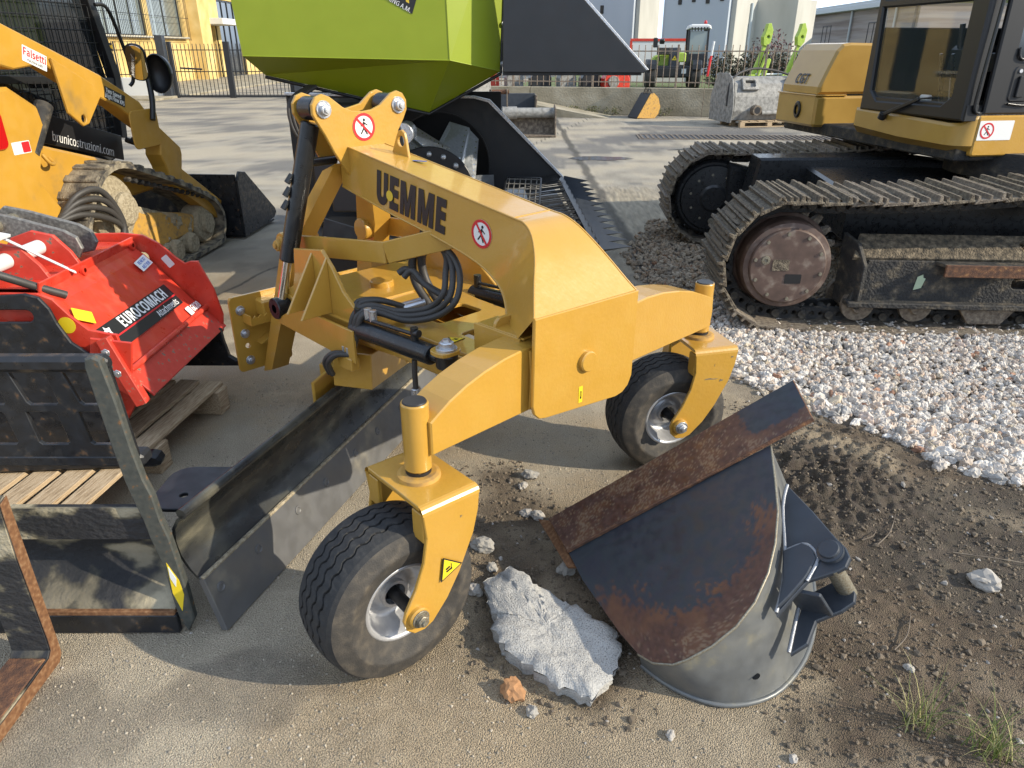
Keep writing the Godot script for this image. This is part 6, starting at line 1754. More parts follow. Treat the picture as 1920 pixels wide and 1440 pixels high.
func track(t: Node3D, z0: float, dx: float, cover: Material, bulged: bool) -> void:
	# loop in (x, y); the sprocket end is at the left
	var R := 0.40
	var cx := -0.50 + dx
	var cy := 0.43
	var p := PackedVector2Array()
	for i in 15:
		var a := deg_to_rad(100.0 + 160.0 * i / 14.0)
		p.append(Vector2(cx + R * cos(a), cy + R * sin(a)))
	p.append(Vector2(cx + 0.45, 0.03)); p.append(Vector2(2.6 + dx, 0.03))
	for i in 13:
		var a := deg_to_rad(-90.0 + 170.0 * i / 12.0)
		p.append(Vector2(2.75 + dx + 0.36 * cos(a), 0.40 + 0.37 * sin(a)))
	p.append(Vector2(2.3 + dx, 0.90)); p.append(Vector2(1.6 + dx, 0.925)); p.append(Vector2(1.0 + dx, 0.885)); p.append(Vector2(0.5 + dx, 0.845)); p.append(Vector2(0.1 + dx, 0.825)); p.append(Vector2(-0.25 + dx, 0.82))
	var pitch := 0.171
	var q := resample(ccw(p), pitch)
	var sm := shoe_mesh(0.60, pitch)
	var lm := link_mesh(pitch)
	var mud := rock_mesh(91, 0.5, 2)
	var n := q.size()
	for i in n:
		var a := q[i]
		var b := q[(i + 1) % n]
		var d := (b - a).normalized()
		var m := (a + b) * 0.5
		if m.x > 2.2: continue
		var fz := Vector3(d.x, d.y, 0)
		var fy := Vector3(d.y, -d.x, 0)
		var bs := Basis(fy.cross(fz), fy, fz)
		var sh := part(t, "track_shoe", sm, M.track_steel if rng.randf() < 0.45 else M.track_mud, Transform3D(bs, Vector3(m.x, m.y + rng.randf_range(-0.002, 0.002), z0 - 0.30 + rng.randf_range(-0.004, 0.004))))
		if m.x < 1.6 and m.y > 0.1:
			for e in [-0.2, 0.19]:
				if rng.randf() < 0.75: part(sh, "packed_mud", mud, M.track_mud, Transform3D(Basis.from_scale(Vector3(rng.randf_range(0.16, 0.27), rng.randf_range(0.010, 0.018), 0.026)), Vector3(rng.randf_range(-0.05, 0.05), 0.014, pitch * e)))
		if m.x < 1.6: part(sh, "track_link", lm, M.dark_muddy)
	# sprocket and final drive
	var st := begin()
	var teeth := PackedVector2Array()
	for k in 22:
		for e in [[-0.3, 0.30], [-0.12, 0.355], [0.12, 0.355], [0.3, 0.30]]:
			var a: float = TAU * (k + e[0]) / 22.0
			teeth.append(Vector2(cx + e[1] * cos(a), cy + e[1] * sin(a)))
	part(t, "sprocket", plate(teeth, 0.06, 0.005), M.track_steel, at(0, 0, z0 - 0.30))
	var dr := part(t, "final_drive", lathe(V2([0.30, -0.24, 0.30, -0.14, 0.28, -0.12, 0.275, 0.0, 0.265, 0.03, 0.235, 0.035, 0.232, 0.05, 0.225, 0.058, 0, 0.06] if not bulged else [0.33, -0.2, 0.33, -0.02, 0.31, 0.0, 0.29, 0.0, 0.28, 0.02, 0.12, 0.03, 0.10, 0.045, 0, 0.045]), 48), cover, Transform3D(Basis(Vector3(1, 0, 0), Vector3(0, 0, 1), Vector3(0, -1, 0)), Vector3(cx, cy, z0 - 0.10)))
	for k in 10:
		var a := TAU * k / 10.0 + 0.2
		part(dr, "cover_bolt", lathe(V2([0.012, 0, 0.011, 0.008, 0, 0.009]), 10), M.pin_steel, at(0.205 * cos(a), 0.058 if not bulged else 0.022, 0.205 * sin(a)))
	part(dr, "fill_plug", lathe(V2([0.028, 0, 0.026, 0.008, 0.012, 0.009, 0.01, 0.003, 0, 0.003]), 20), M.pin_steel, at(-0.14, 0.0595, -0.04) if not bulged else at(0.0, 0.045, 0.2))
	# track frame
	var zf := z0 - 0.12
	if bulged:
		part(t, "motor_guard", plate(V2([cx + 0.1, cy + 0.31, cx + 0.45, cy + 0.24, cx + 0.7, cy + 0.16, cx + 0.7, cy - 0.2, cx + 0.1, cy - 0.31]), 0.16, 0.02), M.black_paint, at(0, 0, z0 - 0.12))
	part(t, "track_frame", plate(V2([cx + 0.42, 0.20, 3.2 + dx, 0.20, 3.2 + dx, 0.47, cx + 0.50, 0.47, cx + 0.48, 0.40]), 0.06, 0.006, [rrect(0.88 + dx, 0.30, 0.985 + dx, 0.375, 0.03)]), M.dark_muddy, at(0, 0, zf))
	part(t, "frame_top", plate(V2([cx + 0.40, 0, 3.2 + dx, 0, 3.2 + dx, 0.20, 0.9 + dx, 0.20, cx + 0.48, 0.20]), 0.03, 0.004, [rrect(0.92 + dx, 0.05, 1.15 + dx, 0.16, 0.045)]), M.mud_top, Transform3D(Basis(Vector3(1, 0, 0), Vector3(0, 0.55, -0.835), Vector3(0, 0.835, 0.55)), Vector3(0, 0.475, zf + 0.02)))
	part(t, "frame_flange", box(3.2 + dx - cx - 0.40, 0.035, 0.10, 0.006), M.dark_muddy, at((3.2 + dx + cx + 0.40) * 0.5, 0.195, zf + 0.04))
	part(t, "frame_end", plate(V2([-0.16, 0.16, 0.07, 0.16, 0.07, 0.44, -0.02, 0.56, -0.16, 0.60]), 0.03, 0.004), M.dark_muddy, fr_zy(Vector3(cx + 0.45, 0, zf)) * at(0, 0, 0, 0, 20, 0))
	part(t, "step", plate(V2([0.42 + dx, 0, 0.97 + dx, 0, 1.02 + dx, 0.10, 0.38 + dx, 0.10]), 0.02, 0.003), M.dark_muddy, fr_xv(Vector3(0, 0.46, zf + 0.10)))
	part(t, "step_front", box(0.55, 0.075, 0.016, 0.003), M.rust, at(0.70 + dx, 0.43, zf + 0.105))
	for x in [0.0, 0.36, 1.15, 1.5]:
		part(t, "roller", lathe(V2([0, -0.16, 0.10, -0.16, 0.10, -0.12, 0.075, -0.10, 0.075, 0.10, 0.10, 0.12, 0.10, 0.16, 0.05, 0.17, 0.04, 0.19, 0, 0.19]), 24), M.track_steel, Transform3D(Basis(Vector3(1, 0, 0), Vector3(0, 0, 1), Vector3(0, -1, 0)), Vector3(x + dx, 0.165, z0 - 0.28)))
	part(t, "link_guard", plate(V2([0.60 + dx, 0.18, 0.96 + dx, 0.18, 0.88 + dx, 0.07, 0.68 + dx, 0.07]), 0.03, 0.004), M.track_steel, at(0, 0, z0 - 0.10))
	part(t, "carrier_roller", lathe(V2([0, -0.16, 0.075, -0.16, 0.075, 0.12, 0.07, 0.14, 0.03, 0.15, 0, 0.15]), 22), M.track_steel, Transform3D(Basis(Vector3(1, 0, 0), Vector3(0, 0, 1), Vector3(0, -1, 0)), Vector3(1.17 + dx, 0.735, z0 - 0.28)))

func build_excavator() -> void:
	var t := thing("excavator", "yellow crawler excavator with black cab standing on white gravel", "excavator", Vector3(2.2, 0, -4.25), -4.0)
	track(t, 0.0, 0.0, M.cover_brown, false)
	track(t, -2.22, -0.05, M.black_paint, true)
	# printed grime marks on the near cover are stencilled labels
	part(t, "label_rest", plate(rrect(-0.05, -0.035, 0.05, 0.035, 0.004, 1), 0.001, 0.0), M.track_mud, at(-0.545, 0.44, -0.0385))
	part(t, "label_rest", plate(rrect(-0.05, -0.03, 0.05, 0.03, 0.004, 1), 0.001, 0.0), M.satin_black, at(-0.46, 0.355, -0.0385))
	part(t, "paint_patch", plate(V2([0.30, 0.285, 0.345, 0.30, 0.36, 0.36, 0.345, 0.365, 0.34, 0.385, 0.31, 0.37]), 0.002, 0.0), M.faded_green, at(0, 0, -0.0885))
	# car body between the tracks
	part(t, "car_body", plate(V2([0.0, -0.6, 2.8, -0.6, 2.9, -2.0, 0.1, -2.0]), 0.32, 0.02), M.black_paint, Transform3D(Basis(Vector3(1, 0, 0), Vector3(0, 0, 1), Vector3(0, -1, 0)), Vector3(0, 0.62, 0)))
	part(t, "car_body_leg", plate(V2([-0.35, 0.50, 1.6, 0.55, 1.4, 0.80, 0.9, 0.86, -0.30, 0.84]), 0.3, 0.02), M.black_paint, at(0, 0, -2.0))
	part(t, "slew_ring", lathe(V2([0, 0.82, 0.62, 0.82, 0.62, 1.0, 0, 1.0]), 48), M.dark_muddy, at(1.6, 0, -1.35))
	# upper works in their own turned frame
	var U := Transform3D(Basis(Vector3.UP, deg_to_rad(14.0)), Vector3.ZERO)
	var inv := t.transform.affine_inverse()
	var up := inv * Transform3D(Basis(Vector3.UP, deg_to_rad(10.0)), Vector3(2.98, 0, -5.06))
	var Y: Material = M.tan_yellow
	# platform skirts
	var st := begin()
	var lowr := [[Vector3(0.0, 1.20, -1.13), Vector3(0.0, 1.20, -0.06)], [Vector3(0.0, 1.20, -0.06), Vector3(0.11, 1.24, 0.0)]]
	var rings := []
	for e in [[Vector2(0.0, -1.15), 1.225, 1.02], [Vector2(0.0, -0.6), 1.21, 0.99], [Vector2(0.0, -0.10), 1.195, 0.985], [Vector2(0.03, -0.03), 1.20, 0.985], [Vector2(0.11, 0.0), 1.245, 0.985], [Vector2(0.13, 0.0), 1.245, 0.985]]:
		var x: float = e[0].x
		var z: float = e[0].y
		var y1: float = e[1]
		var y0: float = e[2]
		var inn := Vector3(0.06, 0, -0.04)
		rings.append([Vector3(x, y0, z) + inn * 1.6, Vector3(x, y0 + 0.07, z), Vector3(x, y1 - 0.02, z), Vector3(x + 0.012, y1, z - 0.01), Vector3(x + 0.25, y1, minf(z, -0.1) - 0.1)])
	for i in rings.size() - 1:
		for k in 4:
			st.set_smooth_group(k + 1)
			quad(st, rings[i][k], rings[i + 1][k], rings[i + 1][k + 1], rings[i][k + 1])
	st.set_smooth_group(-1)
	part(t, "front_skirt", fin(st), Y, up)
	part(t, "side_skirt", plate(rrect(0.137, 0.985, 2.6, 1.247, 0.02), 0.05, 0.01), M.yellow, up * at(0, 0, -0.025))
	part(t, "platform", plate(V2([0.06, 0.05, 2.6, 0.05, 2.6, 2.4, 0.1, 2.4]), 0.10, 0.01), M.dark_muddy, up * fr_xv(Vector3(0, 1.0, 0)))
	var sg := part(t, "warning_sign", plate(rrect(0.15, 1.09, 0.41, 1.215, 0.004, 1), 0.002, 0.0), M.sticker_white, up * at(0, 0, 0.002))
	no_walk(t, up * at(0.215, 1.152, 0.0035), 0.052)
	# cab shell: posts and panels with real glass
	var K: Material = M.satin_black
	var cw := -1.08
	bar(t, "cab_sill", Vector3(0.05, 1.265, 0.02), Vector3(0.05, 1.265, cw), 0.09, 0.10, K)
	t.get_child(t.get_child_count() - 1).transform = up * t.get_child(t.get_child_count() - 1).transform
	var frame := V2([0.0, 1.215, -cw, 1.215, -cw, 2.5, 0.0, 2.5])
	var cf := plate(PackedVector2Array([Vector2(-0.01, 1.215), Vector2(-cw + 0.03, 1.215), Vector2(-cw + 0.03, 2.6), Vector2(-0.01, 2.6)]), 0.05, 0.012, [PackedVector2Array([Vector2(0.14, 1.36), Vector2(0.22, 1.30), Vector2(-cw - 0.16, 1.29), Vector2(-cw - 0.07, 1.36), Vector2(-cw - 0.03, 1.93), Vector2(0.15, 1.93)]), rrect(0.15, 1.985, -cw - 0.03, 2.54, 0.03)])
	part(t, "windscreen_frame", cf, K, up * fr_vy(Vector3(0.02, 0, 0)))
	part(t, "windscreen", plate(rrect(0.10, 1.26, -cw - 0.01, 1.96, 0.05), 0.008, 0.001), M.cab_glass, up * fr_vy(Vector3(0.022, 0, 0)))
	part(t, "upper_windscreen", plate(rrect(0.12, 1.97, -cw - 0.01, 2.56, 0.03), 0.008, 0.001), M.cab_glass, up * fr_vy(Vector3(0.022, 0, 0)))
	# near side: post, door with window and handle
	part(t, "corner_post", plate(chamf(0.12, 0.12, 0.03), 1.4, 0.01), K, up * Transform3D(Basis(Vector3(1, 0, 0), Vector3(0, 0, -1), Vector3(0, 1, 0)), Vector3(0.07, 1.92, -0.06)))
	var door := part(t, "door", plate(V2([0.16, 1.255, 1.3, 1.255, 1.3, 2.6, 0.14, 2.6]), 0.04, 0.01, [PackedVector2Array([Vector2(0.30, 1.66), Vector2(0.36, 1.58), Vector2(0.75, 1.56), Vector2(1.2, 1.56), Vector2(1.2, 2.5), Vector2(0.28, 2.5)])]), K, up * at(0, 0, -0.02))
	part(door, "door_glass", plate(rrect(0.27, 1.55, 1.21, 2.51, 0.04), 0.006, 0.001), M.dark_glass, at(0, 0, -0.005))
	part(door, "handle_recess", plate(rrect(0.30, 1.33, 0.46, 1.55, 0.03), 0.03, 0.008), M.satin_black, at(0, 0, 0.012))
	part(door, "door_handle", plate(rrect(0.345, 1.36, 0.40, 1.49, 0.008), 0.02, 0.004), M.satin_black, at(0, 0, 0.034))
	part(door, "key_lock", lathe(V2([0.014, 0, 0.012, 0.006, 0, 0.006]), 14), M.zinc, Transform3D(Basis(Vector3(1, 0, 0), Vector3(0, 0, 1), Vector3(0, -1, 0)), Vector3(0.345, 1.52, 0.028)))
	var gm := begin()
	tube_on(gm, spline([Vector3(0.30, 1.66, 0.026), Vector3(0.31, 1.60, 0.03), Vector3(0.38, 1.585, 0.03), Vector3(0.46, 1.58, 0.03), Vector3(0.485, 1.54, 0.03), Vector3(0.49, 1.42, 0.03), Vector3(0.485, 1.34, 0.03), Vector3(0.45, 1.31, 0.03), Vector3(0.31, 1.32, 0.03)], 4), 0.008, 6)
	part(door, "door_seal", fin(gm), M.black_paint)
	var gr := begin()
	tube_on(gr, spline([Vector3(0.07, 2.1, 0.03), Vector3(0.06, 1.8, 0.035), Vector3(0.05, 1.5, 0.035), Vector3(0.05, 1.34, 0.03), Vector3(0.06, 1.28, 0.03), Vector3(0.10, 1.265, 0.02)], 5), 0.011, 8)
	part(t, "grab_rail", fin(gr), M.black_paint, up)
	# wiper
	var wp := begin()
	rod_on(wp, Vector3(-0.03, 1.17, -0.78), Vector3(-0.03, 1.21, -0.76), 0.03, 12)
	bar_on(wp, Vector3(-0.035, 1.20, -0.76), Vector3(-0.02, 1.33, -0.42), 0.022, 0.025)
	bar_on(wp, Vector3(-0.02, 1.33, -0.42), Vector3(-0.012, 1.345, -0.30), 0.012, 0.012)
	part(t, "wiper", fin(wp), M.satin_black, up)
	# inside the cab
	part(t, "cab_rear_wall", box(0.05, 1.4, 1.08, 0.005), M.satin_black, up * at(1.28, 1.9, -0.54))
	part(t, "cab_far_wall", box(1.25, 0.6, 0.03, 0.005), M.satin_black, up * at(0.65, 1.5, -1.09))
	part(t, "cab_roof", box(1.3, 0.08, 1.12, 0.02), K, up * at(0.65, 2.62, -0.54))
	part(t, "cab_floor", box(1.25, 0.04, 1.06, 0.005), M.dark_muddy, up * at(0.65, 1.25, -0.54))
	part(t, "seat", plate(V2([0.62, 1.5, 1.1, 1.5, 1.2, 2.2, 1.1, 2.22, 1.0, 1.64, 0.62, 1.62]), 0.5, 0.03), M.satin_black, up * at(0, 0, -0.5))
	for z in [-0.2, -0.8]:
		part(t, "console", box(0.5, 0.35, 0.18, 0.03), M.satin_black, up * at(0.75, 1.5, z))
		var js := begin()
		rod_on(js, Vector3(0.52, 1.66, z), Vector3(0.50, 1.82, z), 0.02, 10)
		part(t, "joystick", fin(js), M.satin_black, up)
	part(t, "red_lever", box(0.03, 0.12, 0.05, 0.008), M.sticker_red, up * at(0.40, 1.47, -0.46))
	rod(t, "steering_rod", Vector3(0.3, 1.27, -0.5), Vector3(0.25, 1.46, -0.48), 0.012, M.zinc, 10)
	t.get_child(t.get_child_count() - 1).transform = up * t.get_child(t.get_child_count() - 1).transform
	for k in 2: 
		rod(t, "travel_lever", Vector3(0.3, 1.27, -0.60 + 0.12 * k), Vector3(0.2, 1.62, -0.58 + 0.12 * k), 0.012, M.black_paint, 10)
		t.get_child(t.get_child_count() - 1).transform = up * t.get_child(t.get_child_count() - 1).transform
	part(t, "work_lamp", box(0.05, 0.06, 0.09, 0.01), M.white_panel, up * at(0.25, 1.31, -0.7))
	# tool box on the far front corner: lower case and rounded upper cover
	var bw := -1.72
	part(t, "tool_box", plate(V2([-0.02, 1.04, 0.0, 1.02, 0.95, 1.02, 0.95, 1.275, -0.02, 1.275]), 0.66, 0.02), Y, up * at(0, 0, bw - 0.33))
	part(t, "tool_box_cover", plate(V2([0.0, 1.29, 0.95, 1.29, 0.95, 1.69, 0.24, 1.70, 0.17, 1.69, 0.12, 1.64, 0.06, 1.50, 0.0, 1.35]), 0.62, 0.02), Y, up * at(0, 0, bw - 0.33))
	part(t, "cover_edge", box(0.3, 0.012, 0.66, 0.004), M.yellow, up * at(0.12, 1.281, bw - 0.33))
	part(t, "lamp_ring", lathe(V2([0.028, 0, 0.05, 0, 0.052, 0.012, 0.045, 0.018, 0.03, 0.018]), 24), M.satin_black, up * (Transform3D(Basis(Vector3(0, 0, 1), Vector3(-1, 0, 0), Vector3(0, -1, 0)).scaled_local(Vector3(1, 1, 1.4)), Vector3(-0.02, 1.15, bw - 0.27))))
	text(t, "lettering", "CGT", 0.12, M.print_black, up * Transform3D(Basis(Vector3(0, 0, 1), Vector3(0.37, 0.93, 0), Vector3(-0.93, 0.37, 0)), Vector3(0.0135, 1.408, bw - 0.34)), 800, 0.002, 0.9)
	part(t, "engine_hood", box(1.3, 0.7, 2.2, 0.05), Y, up * at(2.2, 1.4, -1.2))

# ---------- small things on the near ground ----------
func build_small() -> void:
	# broken slab of concrete
	var out := V2([-0.098, -1.888, -0.05, -1.93, -0.005, -1.95, 0.04, -1.92, 0.075, -1.86, 0.13, -1.83, 0.17, -1.79, 0.22, -1.77, 0.25, -1.72, 0.298, -1.69, 0.315, -1.62, 0.305, -1.54, 0.275, -1.47, 0.213, -1.41, 0.17, -1.44, 0.135, -1.455, 0.08, -1.50, 0.02, -1.545, -0.03, -1.60, -0.06, -1.66, -0.05, -1.73, -0.08, -1.80])
	var rim := PackedVector2Array()
	for i in out.size():
		for k in 4:
			var p := out[i].lerp(out[(i + 1) % out.size()], k / 4.0)
			rim.append(p + Vector2(n_fine.get_noise_2d(p.x * 2.0, p.y * 2.0), n_fine.get_noise_2d(p.x * 2.0 + 9.0, p.y * 2.0)) * 0.02)
	var ctr := Vector2(0.11, -1.67)
	var t := thing("concrete_chunk", "flat broken piece of pale speckled concrete between the wheel and the bucket", "concrete chunk", Vector3(ctr.x, 0, ctr.y))
	var st := begin()
	st.set_smooth_group(1)
	var NR := 26
	var n := rim.size()
	var hgt := func(p: Vector2, f: float) -> float:
		var h := 0.062 + n_mid.get_noise_2d(p.x * 0.8, p.y * 0.8) * 0.022 + n_fine.get_noise_2d(p.x * 1.6, p.y * 1.6) * 0.004 + n_fine.get_noise_2d(p.x * 5.0, p.y * 5.0) * 0.003
		return h - 0.02 * pow(f, 6.0)
	for j in NR:
		for i in n:
			var l := (i + 1) % n
			var f0 := float(j) / NR
			var f1 := float(j + 1) / NR
			var q := []
			for e in [[i, f0], [l, f0], [l, f1], [i, f1]]:
				var p := ctr.lerp(rim[e[0]], e[1])
				q.append(Vector3(p.x - ctr.x, hgt.call(p, e[1]), p.y - ctr.y))
			if j > 0: tri(st, q[0], q[2], q[1])
			tri(st, q[0], q[3], q[2])
	st.set_smooth_group(2)
	for i in n:
		var l := (i + 1) % n
		for k in 3:
			var q := []
			for e in [[i, k], [l, k], [l, k + 1], [i, k + 1]]:
				var f: float = e[1] / 3.0
				var p: Vector2 = ctr.lerp(rim[e[0]], 1.0 - 0.06 * f + 0.02 * sin(f * 9.0 + e[0]))
				q.append(Vector3(p.x - ctr.x, hgt.call(rim[e[0]], 1.0) * (1.0 - f) - 0.004 * f, p.y - ctr.y))
			quad(st, q[0], q[3], q[2], q[1])
	st.set_smooth_group(-1)
	part(t, "slab", fin(st), M.white_stone)
	# loose stones
	var rocks := [rock_mesh(31, 0.34, 2), rock_mesh(32, 0.36, 2), rock_mesh(33, 0.3, 2)]
	var list := [
		[-0.105, -2.115, 0.038, "pale lumpy stone beside the front tyre", "stone", 0],
		[0.052, -1.565 + 0.0, 0.0, "", "", 0],
		[0.0, -1.47, 0.035, "orange brown brick fragment under the edge of the concrete chunk", "brick fragment", 1],
		[0.19, -1.99, 0.034, "grey triangular stone chip in front of the bucket", "stone", 0],
		[0.06, -2.33, 0.022, "left of two pale pebbles at the tip of the rusty bar", "stone", 2],
		[0.10, -2.31, 0.026, "right of two pale pebbles at the tip of the rusty bar", "stone", 2],
		[1.598, -1.915, 0.045, "round whitish stone lying alone on the dark soil", "stone", 2],
		[-0.125, -1.885, 0.026, "pale chip leaning on the upper end of the concrete chunk", "stone", 2],
		[0.075, -2.60, 0.03, "grey stick-like stone splinter behind the front wheel", "stone", 0],
		[0.045, -2.52, 0.02, "small whitish stone beside the grey splinter", "stone", 2],
		[-0.07, -2.0, 0.02, "small grey stone between tyre and concrete chunk", "stone", 0],
		[0.055, -1.40, 0.018, "flat grey chip in front of the brick fragment", "stone", 0],
		[0.42, -1.33, 0.014, "tiny white pebble in front of the bucket", "stone", 2],
		[0.72, -1.26, 0.012, "tiny pinkish pebble near the lower edge, right of the bucket", "stone", 2],
		[1.16, -1.55, 0.014, "small pale pebble on the soil right of the bucket", "stone", 2]]
	var cl := [Color(0.36, 0.34, 0.30), Color(0.42, 0.22, 0.10), Color(0.43, 0.40, 0.355)]
	for e in list:
		if e[3] == "": continue
		var r: float = e[2]
		var o := MeshInstance3D.new()
		o.name = numbered("stone" if e[4] == "stone" else "brick_fragment")
		var m := StandardMaterial3D.new()
		m = M.stone.duplicate()
		m.vertex_color_use_as_albedo = false
		m.albedo_color = cl[e[5]].linear_to_srgb()
		o.mesh = rocks[rng.randi() % 3]
		o.material_override = m
		add_child(o)
		o.transform = Transform3D(Basis(Vector3.UP, rng.randf() * TAU) * Basis.from_scale(Vector3(r * 1.15, r * 0.7, r * 0.85)), Vector3(e[0], ground_at(e[0], e[1])[0] + r * 0.42, e[1]))
		tag(o, e[3], e[4], "loose stones")
	# grass tufts
	for g in [[1.09, -1.36, 34, 0.22, "small green grass tuft near the lower right corner, left of the larger one"], [1.23, -1.275, 60, 0.19, "larger green grass tuft in the lower right corner"]]:
		var gs := begin()
		for k in g[2]:
			var a := rng.randf() * TAU
			var lean := rng.randf_range(0.15, 1.0)
			var h: float = g[3] * rng.randf_range(0.5, 1.15)
			var b := Vector3(rng.randfn(0, 0.024), 0, rng.randfn(0, 0.02))
			var d := Vector3(cos(a), 0, sin(a))
			var w := d.cross(Vector3.UP) * 0.0016
			var c := Color(0.13, 0.165, 0.035) if rng.randf() > 0.35 else Color(0.34, 0.31, 0.13)
			c *= rng.randf_range(0.7, 1.2)
			var prev := b
			gs.set_color(c)
			for s in 4:
				var f := (s + 1) / 4.0
				var nx := b + d * h * lean * f * (0.4 + 0.6 * f) + Vector3.UP * h * (f - 0.55 * lean * f * f)
				var w0 := w * (1.0 - s / 4.0)
				var w1 := w * (1.0 - f)
				quad(gs, prev - w0, prev + w0, nx + w1, nx - w1)
				prev = nx
		var o := MeshInstance3D.new()
		o.name = numbered("grass_tuft")
		o.mesh = fin(gs)
		o.material_override = M.grass_blade
		add_child(o)
		o.position = Vector3(g[0], ground_at(g[0], g[1])[0], g[1])
		tag(o, g[4], "grass", "grass tufts")
	# twigs on the soil
	var tw := [[1.15, -1.62, 1.28, -1.78, "thin pale twig on the soil right of the bucket hitch"], [1.33, -2.12, 1.48, -2.3, "dark thin twig on the soil below the gravel edge"], [1.58, -2.08, 1.92, -1.98, "long thin twig on the soil near the right edge"], [1.28, -2.14, 1.36, -2.2, "short curved twig beside the dark twig"]]
	for w in tw:
		var ts := begin()
		var a := Vector3(w[0], ground_at(w[0], w[1])[0] + 0.008, w[1])
		var b := Vector3(w[2], ground_at(w[2], w[3])[0] + 0.010, w[3])
		tube_on(ts, spline([a, a.lerp(b, 0.4) + Vector3(0.012, 0.008, 0.01), b], 5), 0.003, 5, 0.4)
		var o := MeshInstance3D.new()
		o.name = numbered("twig")
		o.mesh = fin(ts)
		o.material_override = M.brown_bucket
		add_child(o)
		tag(o, w[4], "twig", "twigs on the soil")

# ---------- yard wall with fence ----------
func build_wall() -> void:
	var a := Vector3(-2.6, 0, -22.4)
	var b := Vector3(16.0, 0, -18.0)
	var len := a.distance_to(b)
	var dir := (b - a).normalized()
	var yaw := rad_to_deg(atan2(-dir.z, dir.x))
	var t := thing("yard_wall", "low weathered concrete wall along the back of the yard", "wall", a, yaw)
	var seg := 6
	for i in seg:
		part(t, "wall_bay", box(len / seg - 0.012, 0.70, 0.24, 0.012), M.concrete_wall, at(len / seg * (i + 0.5), 0.35, -0.12))
	# raised lawn behind it
	var gm := box(90, 0.6, 60, 0.0)
	var gl := struct("raised_lawn", gm, M.field_green, Vector3.ZERO, "grass ground behind the yard wall")
	gl.transform = Transform3D(Basis(Vector3.UP, deg_to_rad(yaw)), a + dir * 45.2 + Vector3(0, 0.0, 0)) * at(0, 0, -30.26)
	var f := thing("iron_fence", "rusty brown iron bar fence standing on the concrete wall", "fence", a + Vector3(0, 0.70, 0), yaw)
	var bm := lathe(cyl_prof(0.011, 1.02, 0.002), 6)
	var pm := box(0.055, 1.06, 0.055, 0.004)
	var n := int(len / 0.172)
	for i in n:
		var x := 0.1 + i * 0.172
		if x > 14.5: break
		if i % 13 == 2: part(f, "post", pm, M.fence_brown, at(x, 0.53, -0.12))
		else: part(f, "bar", bm, M.fence_brown, at(x, 0.54, -0.12, rng.randf_range(-0.6, 0.6), 0, rng.randf_range(-0.6, 0.6)))
	for y in [0.14, 0.90]: part(f, "rail", box(14.4, 0.03, 0.012, 0.002), M.fence_brown, at(7.2, y, -0.12))
	# weeds at the foot
	for w in [[0.98, 26, "leftmost clump below the wall, at the ramp foot"], [1.75, 34, "thickest clump below the wall, left of the yellow bucket"], [2.35, 30, "middle clump of the row below the wall"], [2.9, 22, "clump below the wall touching the small yellow bucket"], [4.2, 16, "sparse clump below the wall, right of the yellow bucket"]]:
		leafy("weed", "low green weeds, " + w[2], "weeds", a + dir * (w[0] + 2.6) + Vector3(0, 0, 0.14), Vector3(0.3, 0.12, 0.1), w[1] * 6, 0.028, [Color(0.10, 0.11, 0.04), Color(0.19, 0.17, 0.08), Color(0.06, 0.07, 0.03)], "weeds along the wall", [])
	# sloping kerb ramp at the left end
	var rs := begin()
	plate_on(rs, V2([-3.4, 0.0, 2.7, 0.0, -1.2, 0.62, -3.4, 0.85]), 1.1, 0.004)
	var r := struct("ramp", fin(rs), M.concrete_wall, Vector3.ZERO, "pale concrete ramp rising along the wall")
	r.transform = Transform3D(Basis(Vector3.UP, deg_to_rad(yaw)), Vector3(0.0, 0, -21.2))

func leafy(called: String, label: String, cat: String, at0: Vector3, r: Vector3, count: int, size: float, cols: Array, group: String, trunk: Array) -> Node3D:
	var t := thing(called, label, cat, at0, 0.0, group)
	var n := FastNoiseLite.new()
	n.seed = used.get(called, 0) + 5
	n.frequency = 1.3
	var st := begin()
	var made := 0
	var tries := 0
	while made < count and tries < count * 8:
		tries += 1
		var p := Vector3(rng.randf_range(-1, 1), rng.randf_range(-1, 1), rng.randf_range(-1, 1))
		var l := p.length()
		if l > 1.0 + n.get_noise_3dv(p.normalized() * 1.6) * 0.5: continue
		if n.get_noise_3dv(p * 2.2) < -0.12: continue
		made += 1
		var o := Vector3(p.x * r.x, (p.y + 1.0) * r.y, p.z * r.z)
		var d := Vector3(rng.randfn(), rng.randfn(), rng.randfn()).normalized()
		var e := d.cross(Vector3(rng.randfn(), rng.randfn(), rng.randfn())).normalized()
		var s := size * rng.randf_range(0.6, 1.4)
		var c: Color = cols[rng.randi() % cols.size()] * rng.randf_range(0.7, 1.25)
		st.set_color(c)
		quad(st, o - d * s, o - e * s * 0.4, o + d * s, o + e * s * 0.4)
	part(t, "foliage", fin(st), M.leaf)
	var stem := begin()
	for k in 5:
		var a := rng.randf() * TAU
		tube_on(stem, PackedVector3Array([Vector3(0.03 * cos(a), 0, 0.03 * sin(a)), Vector3(r.x * 0.3 * cos(a), r.y * 0.7, r.z * 0.3 * sin(a)), Vector3(r.x * 0.6 * cos(a), r.y * 1.4, r.z * 0.6 * sin(a))]), maxf(0.006, r.y * 0.025), 5, 0.3)
	part(t, "stems", fin(stem), M.brown_bucket)
	return t

